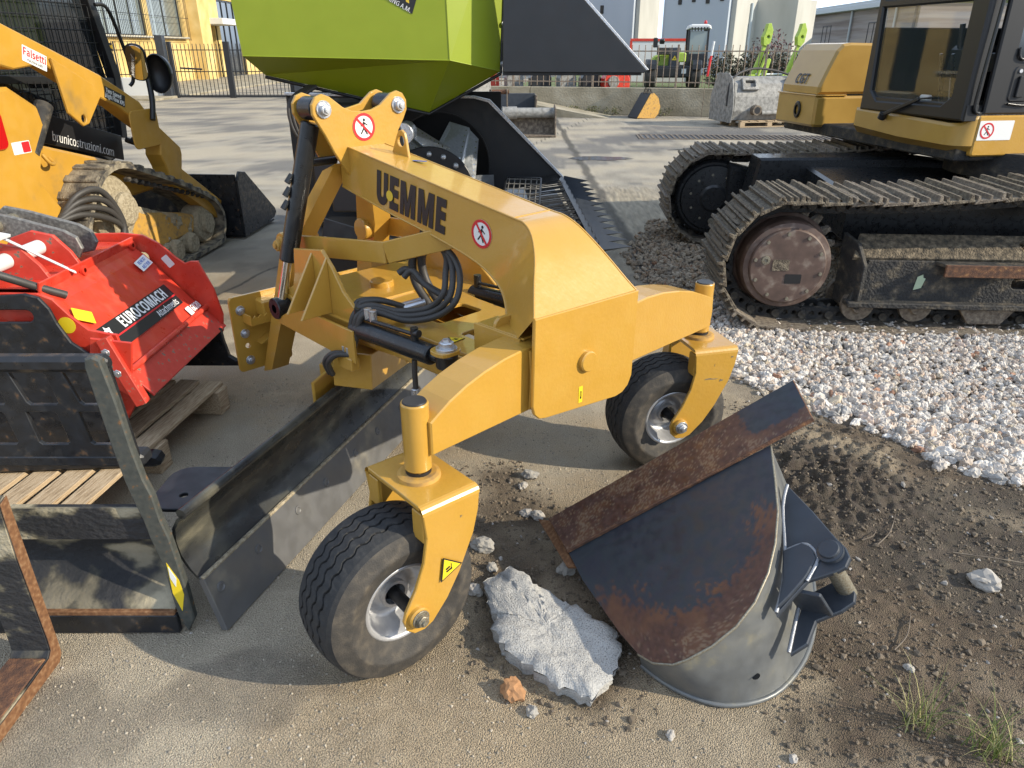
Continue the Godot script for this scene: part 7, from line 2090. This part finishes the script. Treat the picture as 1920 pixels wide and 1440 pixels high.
# ---------- things standing along the wall ----------
func build_yard_things() -> void:
	# grey mixing drum unit on a pallet
	var d := thing("mixer_bucket", "dusty grey steel drum attachment on a pallet against the wall", "mixing bucket", Vector3(5.85, 0.15, -18.35), 12.0)
	var prof := V2([-0.45, 0.0, 0.45, 0.0, 0.52, 0.2, 0.50, 0.5, 0.40, 0.78, 0.22, 0.92, -0.22, 0.92, -0.40, 0.78, -0.5, 0.5, -0.52, 0.2])
	part(d, "drum", plate(prof, 1.75, 0.02), M.tank_grey, Transform3D(Basis(Vector3(0, 0, 1), Vector3(0, 1, 0), Vector3(-1, 0, 0)), Vector3.ZERO))
	for x in [-0.93, 0.9]: part(d, "end_plate", plate(V2([-0.55, -0.05, 0.55, -0.05, 0.6, 0.2, 0.56, 0.55, 0.43, 0.88, 0.22, 1.0, -0.3, 1.0, -0.56, 0.5]), 0.03, 0.004), M.tank_grey, Transform3D(Basis(Vector3(0, 0, 1), Vector3(0, 1, 0), Vector3(-1, 0, 0)), Vector3(x, 0, 0)))
	for x in [-0.5, 0.62]:
		var b := part(d, "hitch_pocket", plate(rrect(-0.2, -0.14, 0.2, 0.14, 0.01, 1), 0.12, 0.008, [rrect(-0.12, -0.075, 0.12, 0.075, 0.01, 1)]), M.tank_grey, at(x, 0.76, 0.42, -28, 0, 0))
		part(b, "pocket_back", box(0.25, 0.16, 0.02, 0.0), M.satin_black, at(0, 0, -0.03))
	rod(d, "pipe_stub", Vector3(-0.35, 0.22, 0.40), Vector3(-0.35, 0.22, 0.66), 0.11, M.brown_bucket, 20)
	rod(d, "pipe_mouth", Vector3(-0.35, 0.22, 0.655), Vector3(-0.35, 0.22, 0.662), 0.075, M.satin_black, 20)
	rod(d, "drain_pipe", Vector3(-0.2, 0.16, 0.58), Vector3(0.85, 0.17, 0.58), 0.05, M.tank_grey, 12)
	tube(d, "cable", [Vector3(-0.95, 0.3, 0.3), Vector3(-0.9, 0.85, 0.3), Vector3(-0.4, 1.08, 0.2), Vector3(0.2, 1.05, 0.2), Vector3(0.7, 0.9, 0.3), Vector3(0.98, 0.7, 0.35), Vector3(0.9, 0.35, 0.5)], 0.025, M.hose)
	part(d, "foot", plate(V2([-0.1, -0.08, 0.1, -0.08, 0.05, 0.45, -0.05, 0.45]), 0.05, 0.005), M.white_panel, at(0.72, 0.05, 0.56, -12, 0, 0))
	make_pallet("pallet", "short brown pallet carrying the grey drum attachment", Vector3(5.9, 0, -18.2), 12.0, 1.5, 1.0, 7)
	var pk := thing("plank", "pale wooden plank leaning against the grey drum attachment", "plank", Vector3.ZERO)
	bar(pk, "board", Vector3(6.72, 0.0, -17.75), Vector3(6.98, 0.95, -18.0), 0.09, 0.025, M.pallet_wood)
	var pk2 := thing("plank", "pale wooden plank lying on the ground beside the drum pallet", "plank", Vector3.ZERO)
	bar(pk2, "board", Vector3(6.6, 0.03, -17.6), Vector3(7.7, 0.03, -17.9), 0.05, 0.04, M.pallet_wood)
	# small yellow and black digging bucket
	var y := thing("digger_bucket", "small worn yellow digger bucket on the ground against the wall", "bucket", Vector3(3.4, 0, -20.15), 25.0)
	var bp := V2([-0.32, 0.02, 0.22, 0.0, 0.33, 0.10, 0.38, 0.28, 0.30, 0.50, 0.15, 0.62, 0.05, 0.60])
	part(y, "side_plate", plate(bp, 0.02, 0.003), M.worn_yellow, at(0.05, 0, 0.22))
	part(y, "side_plate", plate(bp, 0.02, 0.003), M.dark_muddy, at(0.05, 0, -0.22))
	var ys := begin()
	var rim := [Vector2(-0.27, 0.02), Vector2(0.27, 0.0), Vector2(0.38, 0.10), Vector2(0.43, 0.28), Vector2(0.35, 0.50), Vector2(0.20, 0.62), Vector2(0.10, 0.60)]
	for i in rim.size() - 1: bar_on(ys, Vector3((rim[i].x + rim[i + 1].x) / 2, (rim[i].y + rim[i + 1].y) / 2, -0.22), Vector3((rim[i].x + rim[i + 1].x) / 2, (rim[i].y + rim[i + 1].y) / 2, 0.22), 0.02, rim[i].distance_to(rim[i + 1]), Vector3((rim[i + 1] - rim[i]).x, (rim[i + 1] - rim[i]).y, 0).normalized(), 0.002)
	part(y, "shell", fin(ys), M.dark_muddy)
	part(y, "mouth", plate(V2([-0.24, 0.03, 0.12, 0.60, 0.10, 0.61, -0.27, 0.03]), 0.42, 0.0), M.satin_black)
	for z in [-0.08, 0.08]: part(y, "hitch_ear", plate(V2([0.08, 0.58, 0.24, 0.60, 0.20, 0.72, 0.12, 0.73]), 0.03, 0.004, [circ(0.16, 0.67, 0.025, 8)]), M.dark_muddy, at(0, 0, z))
	# wide grey grading bucket with its hitch frame
	var g := thing("grading_bucket", "wide brown grey grading bucket with open mouth left of the slab joint", "bucket", Vector3(0.1, 0, -15.75), 3.0)
	for x in [-0.85, 0.78]: part(g, "side_plate", plate(V2([-0.26, 0.0, 0.20, 0.02, 0.26, 0.2, 0.2, 0.5, 0.05, 0.62, -0.2, 0.55]), 0.025, 0.004), M.brown_bucket, Transform3D(Basis(Vector3(0, 0, -1), Vector3(0, 1, 0), Vector3(1, 0, 0)), Vector3(x, 0, 0)))
	part(g, "back", box(1.62, 0.36, 0.03, 0.004), M.brown_bucket, at(-0.03, 0.2, -0.1, -8, 0, 0))
	part(g, "floor", box(1.62, 0.03, 0.42, 0.004), M.brown_bucket, at(-0.03, 0.03, 0.05))
	rod(g, "top_tube", Vector3(-0.84, 0.46, 0.0), Vector3(0.77, 0.46, 0.0), 0.10, M.tank_grey, 18)
	rod(g, "tube_collar", Vector3(-0.30, 0.46, 0.0), Vector3(0.0, 0.46, 0.0), 0.125, M.tank_grey, 18)
	part(g, "divider", box(0.015, 0.36, 0.2, 0.002), M.brown_bucket, at(-0.18, 0.2, 0.08))
	for x in [-0.52, -0.2]: part(g, "hitch_plate", plate(rrect(-0.09, 0.50, 0.09, 0.92, 0.03), 0.025, 0.004), M.brown_bucket, Transform3D(Basis(Vector3(0, 0, -1), Vector3(0, 1, 0), Vector3(1, 0, 0)), Vector3(x, 0, -0.05)))
	rod(g, "hitch_pin", Vector3(-0.56, 0.86, -0.05), Vector3(-0.16, 0.86, -0.05), 0.045, M.rust, 14)
	var g2 := thing("grading_bucket", "dark grading bucket standing behind the brown grey one", "bucket", Vector3(-0.25, 0, -16.9), 3.0)
	part(g2, "back", box(1.5, 0.55, 0.04, 0.006), M.slate_paint, at(0, 0.5, 0))
	part(g2, "floor", box(1.5, 0.04, 0.5, 0.006), M.slate_paint, at(0, 0.2, 0.2))
	for x in [-0.76, 0.76]: part(g2, "side_plate", box(0.03, 0.7, 0.5, 0.006), M.brown_bucket, at(x, 0.4, 0.1))
	# white container and its rack, far left behind the ramp
	var tk := thing("water_tank", "round grey white tank on a slatted pallet behind the harvester", "tank", Vector3(-1.15, 0, -19.4))
	part(tk, "tank_body", lathe(V2([0, 0.35, 0.55, 0.35, 0.62, 0.45, 0.62, 1.0, 0.5, 1.1, 0, 1.12]), 28, false), M.tank_grey)
	for k in 9: part(tk, "pallet_board", box(0.11, 0.34, 1.2, 0.004), M.white_panel, at(-0.66 + 0.165 * k, 0.17, 0.1))
	# striped stake
	var sk := thing("stake", "thin red and white stake standing in front of the wall", "stake", Vector3(5.05, 0, -20.35))
	part(sk, "rod", lathe(cyl_prof(0.008, 1.0, 0.001), 6), M.brown_bucket, at(0, 0.5, 0, 0, 0, -1.5))
	part(sk, "red_band", lathe(cyl_prof(0.03, 0.5, 0.004), 8), M.sticker_red, at(0.06, 1.25, 0, 0, 0, -6))
	part(sk, "white_band", lathe(cyl_prof(0.03, 0.35, 0.004), 8), M.white_panel, at(0.10, 1.66, 0, 0, 0, -6))
	# drain grate across the yard
	var dg := thing("drain_grate", "long rusty steel drain grate set across the yard floor", "drain grate", Vector3(2.6, 0.004, -15.65), -4.0)
	part(dg, "frame", plate(rrect(0, -0.42, 8.6, 0.42, 0.01, 1), 0.012, 0.001, [rrect(0.04, -0.38, 8.56, 0.38, 0.005, 1)]), M.brown_bucket, fr_xv(Vector3(0, 0.002, 0)))
	part(dg, "pit", box(8.5, 0.002, 0.76, 0.0), M.satin_black, at(4.3, 0.0, 0))
	var gs := begin()
	for k in 78: bar_on(gs, Vector3(0.08 + k * 0.108, 0.008, -0.38), Vector3(0.08 + k * 0.108, 0.008, 0.38), 0.036, 0.012, Vector3.UP, 0.0)
	var gb := part(dg, "grate_bars", fin(gs), M.brown_bucket)
	gb.set_meta("kind", "stuff")
	# puddles
	for p in [[1.45, -12.4, 0.5, 0.22], [4.6, -13.6, 1.6, 0.3]]:
		var o := PackedVector2Array()
		for k in 40:
			var a := TAU * k / 40.0
			var w := 1.0 + 0.5 * n_mid.get_noise_2d(cos(a) * 0.6 + p[0], sin(a) * 0.6 + p[1])
			o.append(Vector2(cos(a) * p[2] * w, sin(a) * p[3] * w))
		struct("puddle", plate(o, 0.002, 0.0), M.puddle_water, Vector3.ZERO, "shallow puddle on the yard floor").transform = fr_xv(Vector3(p[0], 0.005, p[1]))
	# mud heap by the drain
	var mh := thing("mud_heap", "small dark mud heap beside the drain grate", "mud heap", Vector3(7.4, 0, -15.9))
	part(mh, "lump", rock_mesh(77, 0.4, 2), M.brown_bucket, Transform3D(Basis.from_scale(Vector3(0.5, 0.16, 0.3)), Vector3(0, 0.06, 0)))
	# attachments lined up behind the fence
	var items := [[0.3, "red", 1.0, "bright red machine cover behind the fence, left of the pale box"], [1.25, "grey", 0.5, "pale grey box behind the fence beside the red cover"], [2.0, "black", 0.6, "black attachment frame behind the fence, next to the pale box"], [2.75, "grey", 0.5, "grey steel block behind the fence between black frames"], [3.4, "black", 0.55, "second black attachment frame behind the fence"], [4.1, "red", 0.75, "red attachment with grey disc behind the fence, left of the telehandler"]]
	for e in items:
		var w: float = e[2]
		var q := thing("parked_attachment", e[3], "attachment", Vector3(e[0] - 1.2, 0.3, -22.9 + e[0] * 0.23), 12.0, "attachments behind the fence")
		var m: Material = {"red": M.red_paint, "grey": M.tank_grey, "black": M.satin_black}[e[1]]
		part(q, "housing", plate(V2([-w * 0.5, 0, w * 0.5, 0, w * 0.5, 0.6, w * 0.36, 0.78, -w * 0.3, 0.8, -w * 0.5, 0.6]), 0.4, 0.02), m)
		part(q, "bracket", plate(rrect(-w * 0.2, 0.5, w * 0.2, 0.95, 0.03), 0.06, 0.006, [circ(0, 0.86, 0.05, 10)]), M.dark_muddy, at(0, 0, 0.1))
		if e[1] == "red": part(q, "disc", lathe(cyl_prof(0.16, 0.05, 0.01), 20), M.tank_grey, Transform3D(Basis(Vector3(1, 0, 0), Vector3(0, 0, 1), Vector3(0, -1, 0)), Vector3(-w * 0.15, 0.52, 0.22)))

# ---------- telehandler beyond the fence ----------
func build_telehandler() -> void:
	var t := thing("telehandler", "lime and dark grey telehandler with white roof parked behind the fence", "telehandler", Vector3(6.15, 0.3, -29.0), -8.0)
	t.scale = Vector3(0.80, 0.80, 0.80)
	for p in [[-1.25, 0.35], [0.75, 0.35], [-1.25, -1.5], [0.75, -1.5]]:
		var ty := part(t, "wheel", lathe(V2([0.26, -0.2, 0.5, -0.22, 0.56, -0.16, 0.56, 0.16, 0.5, 0.22, 0.26, 0.2]), 28), M.rubber, Transform3D(Basis(Vector3(0, 0, 1), Vector3(1, 0, 0), Vector3(0, 1, 0)), Vector3(p[0], 0.56, p[1])))
		part(ty, "rim", lathe(V2([0, -0.12, 0.27, -0.14, 0.27, 0.14, 0, 0.12]), 20), M.white_panel)
		part(ty, "mudguard", plate(V2([-0.62, 0.3, 0.62, 0.3, 0.6, 0.5, 0.35, 0.68, -0.35, 0.68, -0.6, 0.5]), 0.44, 0.03), M.anthracite, Transform3D(Basis(Vector3(0, 0, 1), Vector3(1, 0, 0), Vector3(0, 1, 0)).inverse() * Basis(Vector3(0, 0, 1), Vector3(0, 1, 0), Vector3(-1, 0, 0)), Vector3(0, 0, 0)))
	part(t, "chassis", box(2.2, 0.5, 2.6, 0.05), M.anthracite, at(-0.2, 0.75, -0.6))
	part(t, "hood", plate(V2([-1.3, 0.9, -0.3, 0.9, -0.3, 1.5, -0.7, 1.52, -1.1, 1.4, -1.3, 1.2]), 1.8, 0.06), M.lime_old, at(0, 0, -0.7))
	part(t, "front_column", box(0.5, 1.0, 0.3, 0.03), M.slate_paint, at(-0.25, 1.25, 0.45))
	warn_triangle(t, at(-0.25, 1.3, 0.602), 0.14)
	part(t, "bumper", box(1.5, 0.36, 0.14, 0.02), M.satin_black, at(-0.3, 0.72, 0.72))
	part(t, "number_plate", box(0.2, 0.2, 0.01, 0.001), M.white_panel, at(0.2, 0.78, 0.797))
	# cab
	var K: Material = M.satin_black
	for x in [0.36, 1.2]:
		for z in [0.15, -1.0]: bar(t, "cab_post", Vector3(x, 1.0, z), Vector3(x - 0.02, 2.5, z - 0.06), 0.09, 0.09, K)
	part(t, "cab_lower", box(0.95, 0.6, 1.2, 0.04), M.anthracite, at(0.78, 1.2, -0.42))
	part(t, "cab_glass", box(0.78, 0.95, 0.02, 0.002), M.curtain_glass, at(0.78, 1.95, 0.12))
	part(t, "cab_side_glass", box(0.02, 0.95, 1.0, 0.002), M.dark_glass, at(1.2, 1.95, -0.42))
	part(t, "cab_roof", plate(V2([-0.52, 0, 0.52, 0, 0.48, 0.14, 0.36, 0.2, -0.36, 0.2, -0.48, 0.14]), 1.3, 0.05), M.white_panel, at(0.78, 2.5, -0.42))
	for k in 6: part(t, "roof_bar", box(0.05, 0.16, 0.05, 0.005), K, at(0.44 + k * 0.135, 2.5, 0.25))
	part(t, "beacon", lathe(V2([0.07, 0, 0.08, 0.05, 0.06, 0.13, 0, 0.15]), 16), M.lamp_red, at(1.02, 2.72, 0.0))
	part(t, "seat", box(0.35, 0.6, 0.3, 0.1), K, at(0.78, 1.6, -0.5))
	# boom and mirror
	part(t, "boom", box(0.4, 0.4, 3.0, 0.04), M.lime_old, at(0.05, 1.35, -0.8))
	rod(t, "mirror_arm", Vector3(-0.9, 1.2, 0.5), Vector3(-1.1, 2.0, 0.6), 0.025, K, 8)
	part(t, "mirror", box(0.2, 0.4, 0.08, 0.03), K, at(-1.15, 1.95, 0.6))
	part(t, "work_lamp", box(0.22, 0.2, 0.16, 0.03), K, at(-0.86, 2.0, 0.6, 20, 0, 0))
	part(t, "coupler", box(0.6, 0.3, 0.3, 0.03), M.dark_muddy, at(-0.75, 1.6, 0.55))
	# open red trailer frame behind it
	var r := thing("red_trailer", "white panelled trailer with red edges behind the telehandler", "trailer", Vector3(5.9, 0.3, -31.5), -6.0)
	part(r, "wall_panel", box(2.3, 1.5, 0.05, 0.005), M.white_panel, at(0, 0.9, 0))
	bar(r, "top_edge", Vector3(-1.2, 1.68, 0), Vector3(1.2, 1.68, 0), 0.1, 0.1, M.red_paint)
	for x in [-1.17, 1.17]: bar(r, "corner_edge", Vector3(x, 0.1, 0), Vector3(x, 1.65, 0), 0.09, 0.09, M.red_paint)
	# lime loader frames leaning upright
	for e in [[7.3, "left", 0.0], [8.3, "right", 0.15]]:
		var q := thing("loader_arm", "upright lime green loader arm with hook head behind the fence, %s one of two" % e[1], "loader arm", Vector3(e[0], 0.3, -23.6), 10.0, "lime loader arms")
		q.scale = Vector3(0.88, 0.88, 0.88)
		part(q, "arm", plate(V2([-0.28, 0.0, -0.12, 0.0, 0.05, 0.7, 0.30, 1.6, 0.36, 1.85, 0.28, 1.9, 0.18, 1.6, -0.1, 0.8, -0.32, 0.1]), 0.12, 0.02), M.lime_old)
		part(q, "hook", plate(V2([0.16, 1.65, 0.3, 1.6, 0.42, 1.75, 0.46, 2.1, 0.36, 2.32, 0.24, 2.3, 0.2, 2.1, 0.12, 1.9]), 0.2, 0.02, [circ(0.3, 1.9, 0.05, 12)]), M.lime_old)
		part(q, "brace", plate(V2([-0.05, 0.0, 0.2, 0.0, 0.5, 1.2, 0.44, 1.25, 0.34, 1.2, 0.12, 0.3]), 0.1, 0.02), M.lime_old, at(e[2], 0, 0.1))
		rod(q, "cylinder", Vector3(-0.12, 0.15, 0.15), Vector3(0.34, 1.5, 0.15), 0.05, M.lime_old, 14)
		part(q, "bracket", plate(rrect(-0.25, 0.5, 0.15, 0.75, 0.05), 0.05, 0.01), M.lime_old, at(0, 0, 0.12))
		rod(q, "cross_pipe", Vector3(0.0, 0.75, 0.1), Vector3(1.2, 0.75, 0.0), 0.03, M.white_panel, 8)
	# hedge
	var cols := [Color(0.05, 0.055, 0.03), Color(0.09, 0.08, 0.05), Color(0.13, 0.10, 0.07), Color(0.035, 0.04, 0.025)]
	for k in 5:
		leafy("shrub", ["dense dark shrub right behind the telehandler cab", "brown twiggy shrub, second of the hedge beyond the fence", "dark shrub in the middle of the hedge beyond the fence", "loose brown shrub behind the left lime loader arm", "dark shrub behind the right lime loader arm"][k], "shrub", Vector3(7.2 + k * 0.85, 0.3, -26.6 + 0.3 * (k % 2)), Vector3(0.7, 0.63, 0.6), 1500, 0.06, cols, "hedge beyond the fence", [])
	leafy("shrub", "reddish low shrub in front of the boarded building", "shrub", Vector3(9.2, 0.3, -28.2), Vector3(0.8, 1.0, 0.5), 900, 0.06, [Color(0.18, 0.08, 0.09), Color(0.12, 0.07, 0.07)], "hedge beyond the fence", [])

# ---------- buildings ----------
func window(parent: Node, w: float, h: float, xf: Transform3D, frame: Material, glass: Material, cols := 2) -> void:
	var holes := []
	for i in cols:
		var x0 := -w / 2 + 0.05 + (w - 0.05) / cols * i
		holes.append(V2([x0, -h / 2 + 0.05, x0 + (w - 0.05) / cols - 0.05, -h / 2 + 0.05, x0 + (w - 0.05) / cols - 0.05, h / 2 - 0.05, x0, h / 2 - 0.05]))
	var f := part(parent, "window", plate(V2([-w / 2, -h / 2, w / 2, -h / 2, w / 2, h / 2, -w / 2, h / 2]), 0.08, 0.004, holes), frame, xf)
	part(f, "pane", box(w - 0.04, h - 0.04, 0.02, 0.0), glass, at(0, 0, -0.02))

func build_buildings() -> void:
	# ochre building at the left: its front runs away from the camera and faces the sun
	var t := thing("ochre_building", "ochre yellow office building with barred windows behind the gate", "building", Vector3(-18.0, 0, -28.0))
	var W: Material = M.ochre_wall
	# front made of wall panels around the openings; local z runs -z, face at x = 0
	var op := [[-12.5, -10.2, 0.9, 2.9], [-9.2, -7.8, 0.1, 2.6], [-6.6, -4.2, 0.9, 2.9], [-3.2, -1.8, 0.1, 2.6], [-0.8, 1.6, 0.9, 2.9], [-12.0, -9.6, 3.5, 5.2], [-7.0, -4.6, 3.5, 5.2], [-2.6, -0.2, 3.5, 5.2], [2.4, 3.9, 0.1, 2.6], [5.4, 11.5, 2.25, 5.2], [12.0, 15.8, 2.25, 5.2]]
	var holes := []
	for o in op: holes.append(V2([o[0], o[2], o[1], o[2], o[1], o[3], o[0], o[3]]))
	part(t, "wall", plate(V2([-14, 0, 16.4, 0, 16.4, 9.0, -14, 9.0]), 0.4, 0.01, holes), W, fr_vy(Vector3(-0.2, 0, 0)))
	for o in op:
		window(t, o[1] - o[0], o[3] - o[2], fr_vy(Vector3(-0.15, (o[2] + o[3]) * 0.5, -(o[0] + o[1]) * 0.5)), M.gate_iron, M.curtain_glass if o[0] > 5.0 else M.dark_glass, 5 if o[1] - o[0] > 5.0 else 2)
		part(t, "sill", box(0.3, 0.08, o[1] - o[0] + 0.2, 0.01), M.cream_wall, at(0.1, o[2] - 0.05, -(o[0] + o[1]) * 0.5))
		if o[2] < 1.0: continue
		var g := begin()
		var x: float = o[0] - 0.1
		while x < o[1] + 0.15:
			rod_on(g, Vector3(0.32, o[2] - 0.18, -x), Vector3(0.32, o[3], -x), 0.012, 5, 0.0)
			x += 0.16
		for y in [o[2] - 0.1, o[2] + 0.9, o[2] + 1.9]: rod_on(g, Vector3(0.32, y, -o[0] + 0.15), Vector3(0.32, y, -o[1] - 0.15), 0.014, 5, 0.0)
		var gr := part(t, "window_grille", fin(g), M.gate_iron)
		gr.set_meta("kind", "stuff")
	# pilaster, porch with canopy and door
	part(t, "pilaster", box(0.9, 9.0, 1.5, 0.02), W, at(0.3, 4.5, -17.2))
	part(t, "wall", box(0.4, 6.0, 2.6, 0.01), W, at(-0.2, 6.05, -19.3))
	part(t, "porch_wall", box(0.3, 3.1, 2.6, 0.01), W, at(-1.5, 1.5, -19.3))
	part(t, "door", box(0.1, 2.7, 1.1, 0.01), M.gate_iron, at(-1.3, 1.35, -18.7))
	part(t, "porch_side", box(1.4, 3.1, 0.3, 0.01), W, at(-0.7, 1.5, -20.7))
	part(t, "canopy", box(1.6, 0.32, 3.4, 0.02), M.white_panel, at(0.7, 3.1, -19.6))
	part(t, "wall", plate(V2([20.6, 0, 32, 0, 32, 9, 20.6, 9]), 0.4, 0.01, [V2([21.4, 0.05, 25.4, 0.05, 25.4, 4.4, 21.4, 4.4])]), W, fr_vy(Vector3(-0.2, 0, 0)))
	window(t, 4.0, 4.3, fr_vy(Vector3(-0.12, 2.2, -23.4)), M.gate_iron, M.dark_glass, 4)
	# upper storey balconies, seen in the cab glass
	for z in [4.0, -6.0, -18.0]:
		part(t, "balcony", box(1.4, 0.25, 5.0, 0.02), M.white_panel, at(0.6, 5.9, z))
		part(t, "balcony_door", box(0.1, 2.2, 2.6, 0.01), M.dark_glass, at(0.02, 7.2, z))
		part(t, "balcony_rail", box(0.06, 0.9, 5.0, 0.01), M.gate_iron, at(1.25, 6.4, z))
	part(t, "rear_wall", box(0.4, 9.0, 46.0, 0.01), W, at(-9.0, 4.5, -9.0))
	part(t, "end_wall", box(8.8, 9.0, 0.4, 0.01), W, at(-4.6, 4.5, 14.0))
	part(t, "roof", box(9.6, 0.3, 46.6, 0.02), M.gutter_grey, at(-4.4, 9.15, -9.0))
	# pavement in front
	struct("pavement", box(5.5, 0.12, 46.0, 0.02), M.concrete_wall, Vector3(-15.2, 0.02, -40.0) + Vector3(0, 0, -10), "pavement along the ochre building")
	# pale halls: long walls painted in bluish shade, ends in sunlit white
	var a := thing("pale_hall", "tall pale hall with cream end wall and shade painted blue grey on its long walls, left of the two", "building", Vector3(8.4, 0, -54.0), 52.0, "tall pale halls")
	part(a, "end_wall", box(2.75, 11.0, 0.3, 0.01), M.white_wall, at(1.375, 5.5, 0))
	part(a, "long_wall", box(0.3, 11.0, 9.0, 0.01), M.shade_tinted_wall, at(-0.16, 5.5, -4.65))
	part(a, "long_wall", box(0.3, 11.0, 9.0, 0.01), M.shade_tinted_wall, at(2.6, 5.5, -4.66))
	part(a, "roof", box(3.2, 0.3, 9.6, 0.02), M.gutter_grey, at(1.3, 11.15, -4.5))
	for k in 2: part(a, "wall_vent", box(0.06, 0.5, 0.25, 0.01), M.gate_iron, at(-0.33, 4.1, -2.6 - 2.2 * k))
	var b := thing("pale_hall", "tall pale hall with stained cream end wall and shade painted blue grey on its long walls, behind the telehandler", "building", Vector3(12.2, 0, -44.5), 50.0, "tall pale halls")
	part(b, "end_wall", box(4.6, 11.0, 0.3, 0.01), M.white_wall, at(2.3, 5.5, 0))
	part(b, "long_wall", box(0.3, 11.0, 3.9, 0.01), M.shade_tinted_wall, at(-0.16, 5.5, -2.1))
	part(b, "long_wall", box(0.3, 11.0, 3.9, 0.01), M.shade_tinted_wall, at(4.45, 5.5, -2.1))
	part(b, "rear_wall", box(4.6, 11.0, 0.3, 0.01), M.shade_tinted_wall, at(2.3, 5.5, -4.2))
	part(b, "roof", box(5.2, 0.3, 4.8, 0.02), M.gutter_grey, at(2.3, 11.15, -2.1))
	for k in 4: part(b, "wall_vent", box(0.06, 0.5, 0.22, 0.01), M.gate_iron, at(-0.33, 4.3 - 0.1 * (k % 2), -0.6 - 0.85 * k))
	rod(b, "downpipe", Vector3(1.9, 0.0, 0.22), Vector3(1.9, 4.0, 0.22), 0.09, M.gutter_grey, 10)
	part(b, "small_window", box(0.5, 0.5, 0.06, 0.01), M.gate_iron, at(1.0, 4.6, 0.15))
	part(b, "annex", box(3.0, 4.2, 3.0, 0.02), M.white_wall, at(4.2, 2.1, 1.0))
	# long boarded building whose side runs towards the camera
	var c := thing("boarded_building", "long low building clad in grey brown boards with a grey gutter", "building", Vector3(23.3, 0, -76.0), -2.2)
	part(c, "side_wall", box(0.3, 3.9, 32.0, 0.01), M.brown_board, at(0, 1.95, 16.0))
	part(c, "end_wall", box(8.0, 3.9, 0.3, 0.01), M.brown_board, at(4.0, 1.95, 32.16))
	part(c, "rear_wall", box(8.0, 3.9, 0.3, 0.01), M.brown_board, at(4.0, 1.95, -0.16))
	part(c, "roof", box(8.8, 0.25, 33.0, 0.02), M.gutter_grey, at(3.9, 4.22, 16.0))
	part(c, "gutter", box(0.25, 0.3, 33.0, 0.03), M.gutter_grey, at(-0.42, 4.05, 16.0))
	for z in [1.0, 13.0, 23.5, 30.0]: rod(c, "downpipe", Vector3(-0.26, 0, z), Vector3(-0.26, 3.9, z), 0.07, M.gutter_grey, 10)
	for z in [3.0, 9.0, 19.0, 27.0]: window(c, 1.6, 1.5, Transform3D(Basis(Vector3(0, 0, 1), Vector3(0, 1, 0), Vector3(-1, 0, 0)), Vector3(-0.14, 2.4, z)), M.gate_iron, M.dark_glass, 2)

# ---------- gate and fence at the left ----------
func build_gate() -> void:
	var z := -28.8
	var t := thing("iron_gate", "dark iron double gate closing the yard on the left", "gate", Vector3(-12.5, 0, z))
	var I: Material = M.gate_iron
	for x in [0.05, 2.12, 4.36]: part(t, "gate_post", box(0.14 if x != 2.12 else 0.22, 1.9, 0.12, 0.01), I, at(x, 0.95, 0))
	var bm := lathe(cyl_prof(0.014, 1.75, 0.0), 5)
	for k in 29:
		var x := 0.18 + 0.144 * k
		if absf(x - 2.12) < 0.14: continue
		part(t, "bar", bm, I, at(x, 0.95, 0))
	for y in [0.06, 0.9, 1.62]: part(t, "rail", box(4.3, 0.07 if y < 0.1 else 0.03, 0.05, 0.003), I, at(2.2, y, 0))
	rod(t, "gate_handle", Vector3(0.35, 1.02, 0.08), Vector3(1.15, 0.98, 0.08), 0.03, I, 8)
	part(t, "hinge_pillar", box(0.28, 2.1, 0.28, 0.01), M.slate_paint, at(-0.22, 1.05, 0.05))
	part(t, "intercom", box(0.14, 0.2, 0.04, 0.005), M.white_panel, at(-0.2, 1.15, 0.21))
	part(t, "closing_pillar", box(0.3, 2.1, 0.3, 0.01), M.slate_paint, at(4.62, 1.05, 0.05))
	var f := thing("railing", "dark iron railing on a low white wall left of the gate", "fence", Vector3(-12.95, 0, z))
	part(f, "base_wall", box(8.0, 0.7, 0.2, 0.02), M.white_panel, at(-4.0, 0.35, 0))
	for k in 54: part(f, "bar", lathe(cyl_prof(0.012, 1.2, 0.0), 5), I, at(-0.1 - 0.148 * k, 1.3, 0))
	for y in [0.8, 1.62]: part(f, "rail", box(8.0, 0.03, 0.04, 0.003), I, at(-4.0, y, 0))
	var p := thing("parking_sign", "yellow black name board on the railing left of the gate", "sign", Vector3(-15.0, 1.3, z + 0.12))
	var bd := part(p, "board", box(1.1, 0.28, 0.03, 0.004), M.print_black, at(0, 0.42, 0))
	text(bd, "lettering", "MICROFUSIONE", 0.15, M.print_yellow, at(0.1, 0, 0.017), 700, 0.003, 0.85)
	rod(p, "sign_post", Vector3(0.6, -1.3, 0), Vector3(0.6, 0.6, 0), 0.03, I, 8)

func build_all() -> void:
	build_ground()
	build_gravel()
	build_wall()
	build_buildings()
	build_gate()
	build_grader()
	build_ditch_bucket()
	make_pallet("pallet", "worn pallet under the red planer, boards showing below the black frame", Vector3(-1.99, 0, -2.72), -6.0, 1.0, 1.2, 8)
	build_planer()
	build_fork_frame()
	build_loader()
	build_header()
	build_excavator()
	build_small()
	build_yard_things()
	build_telehandler()
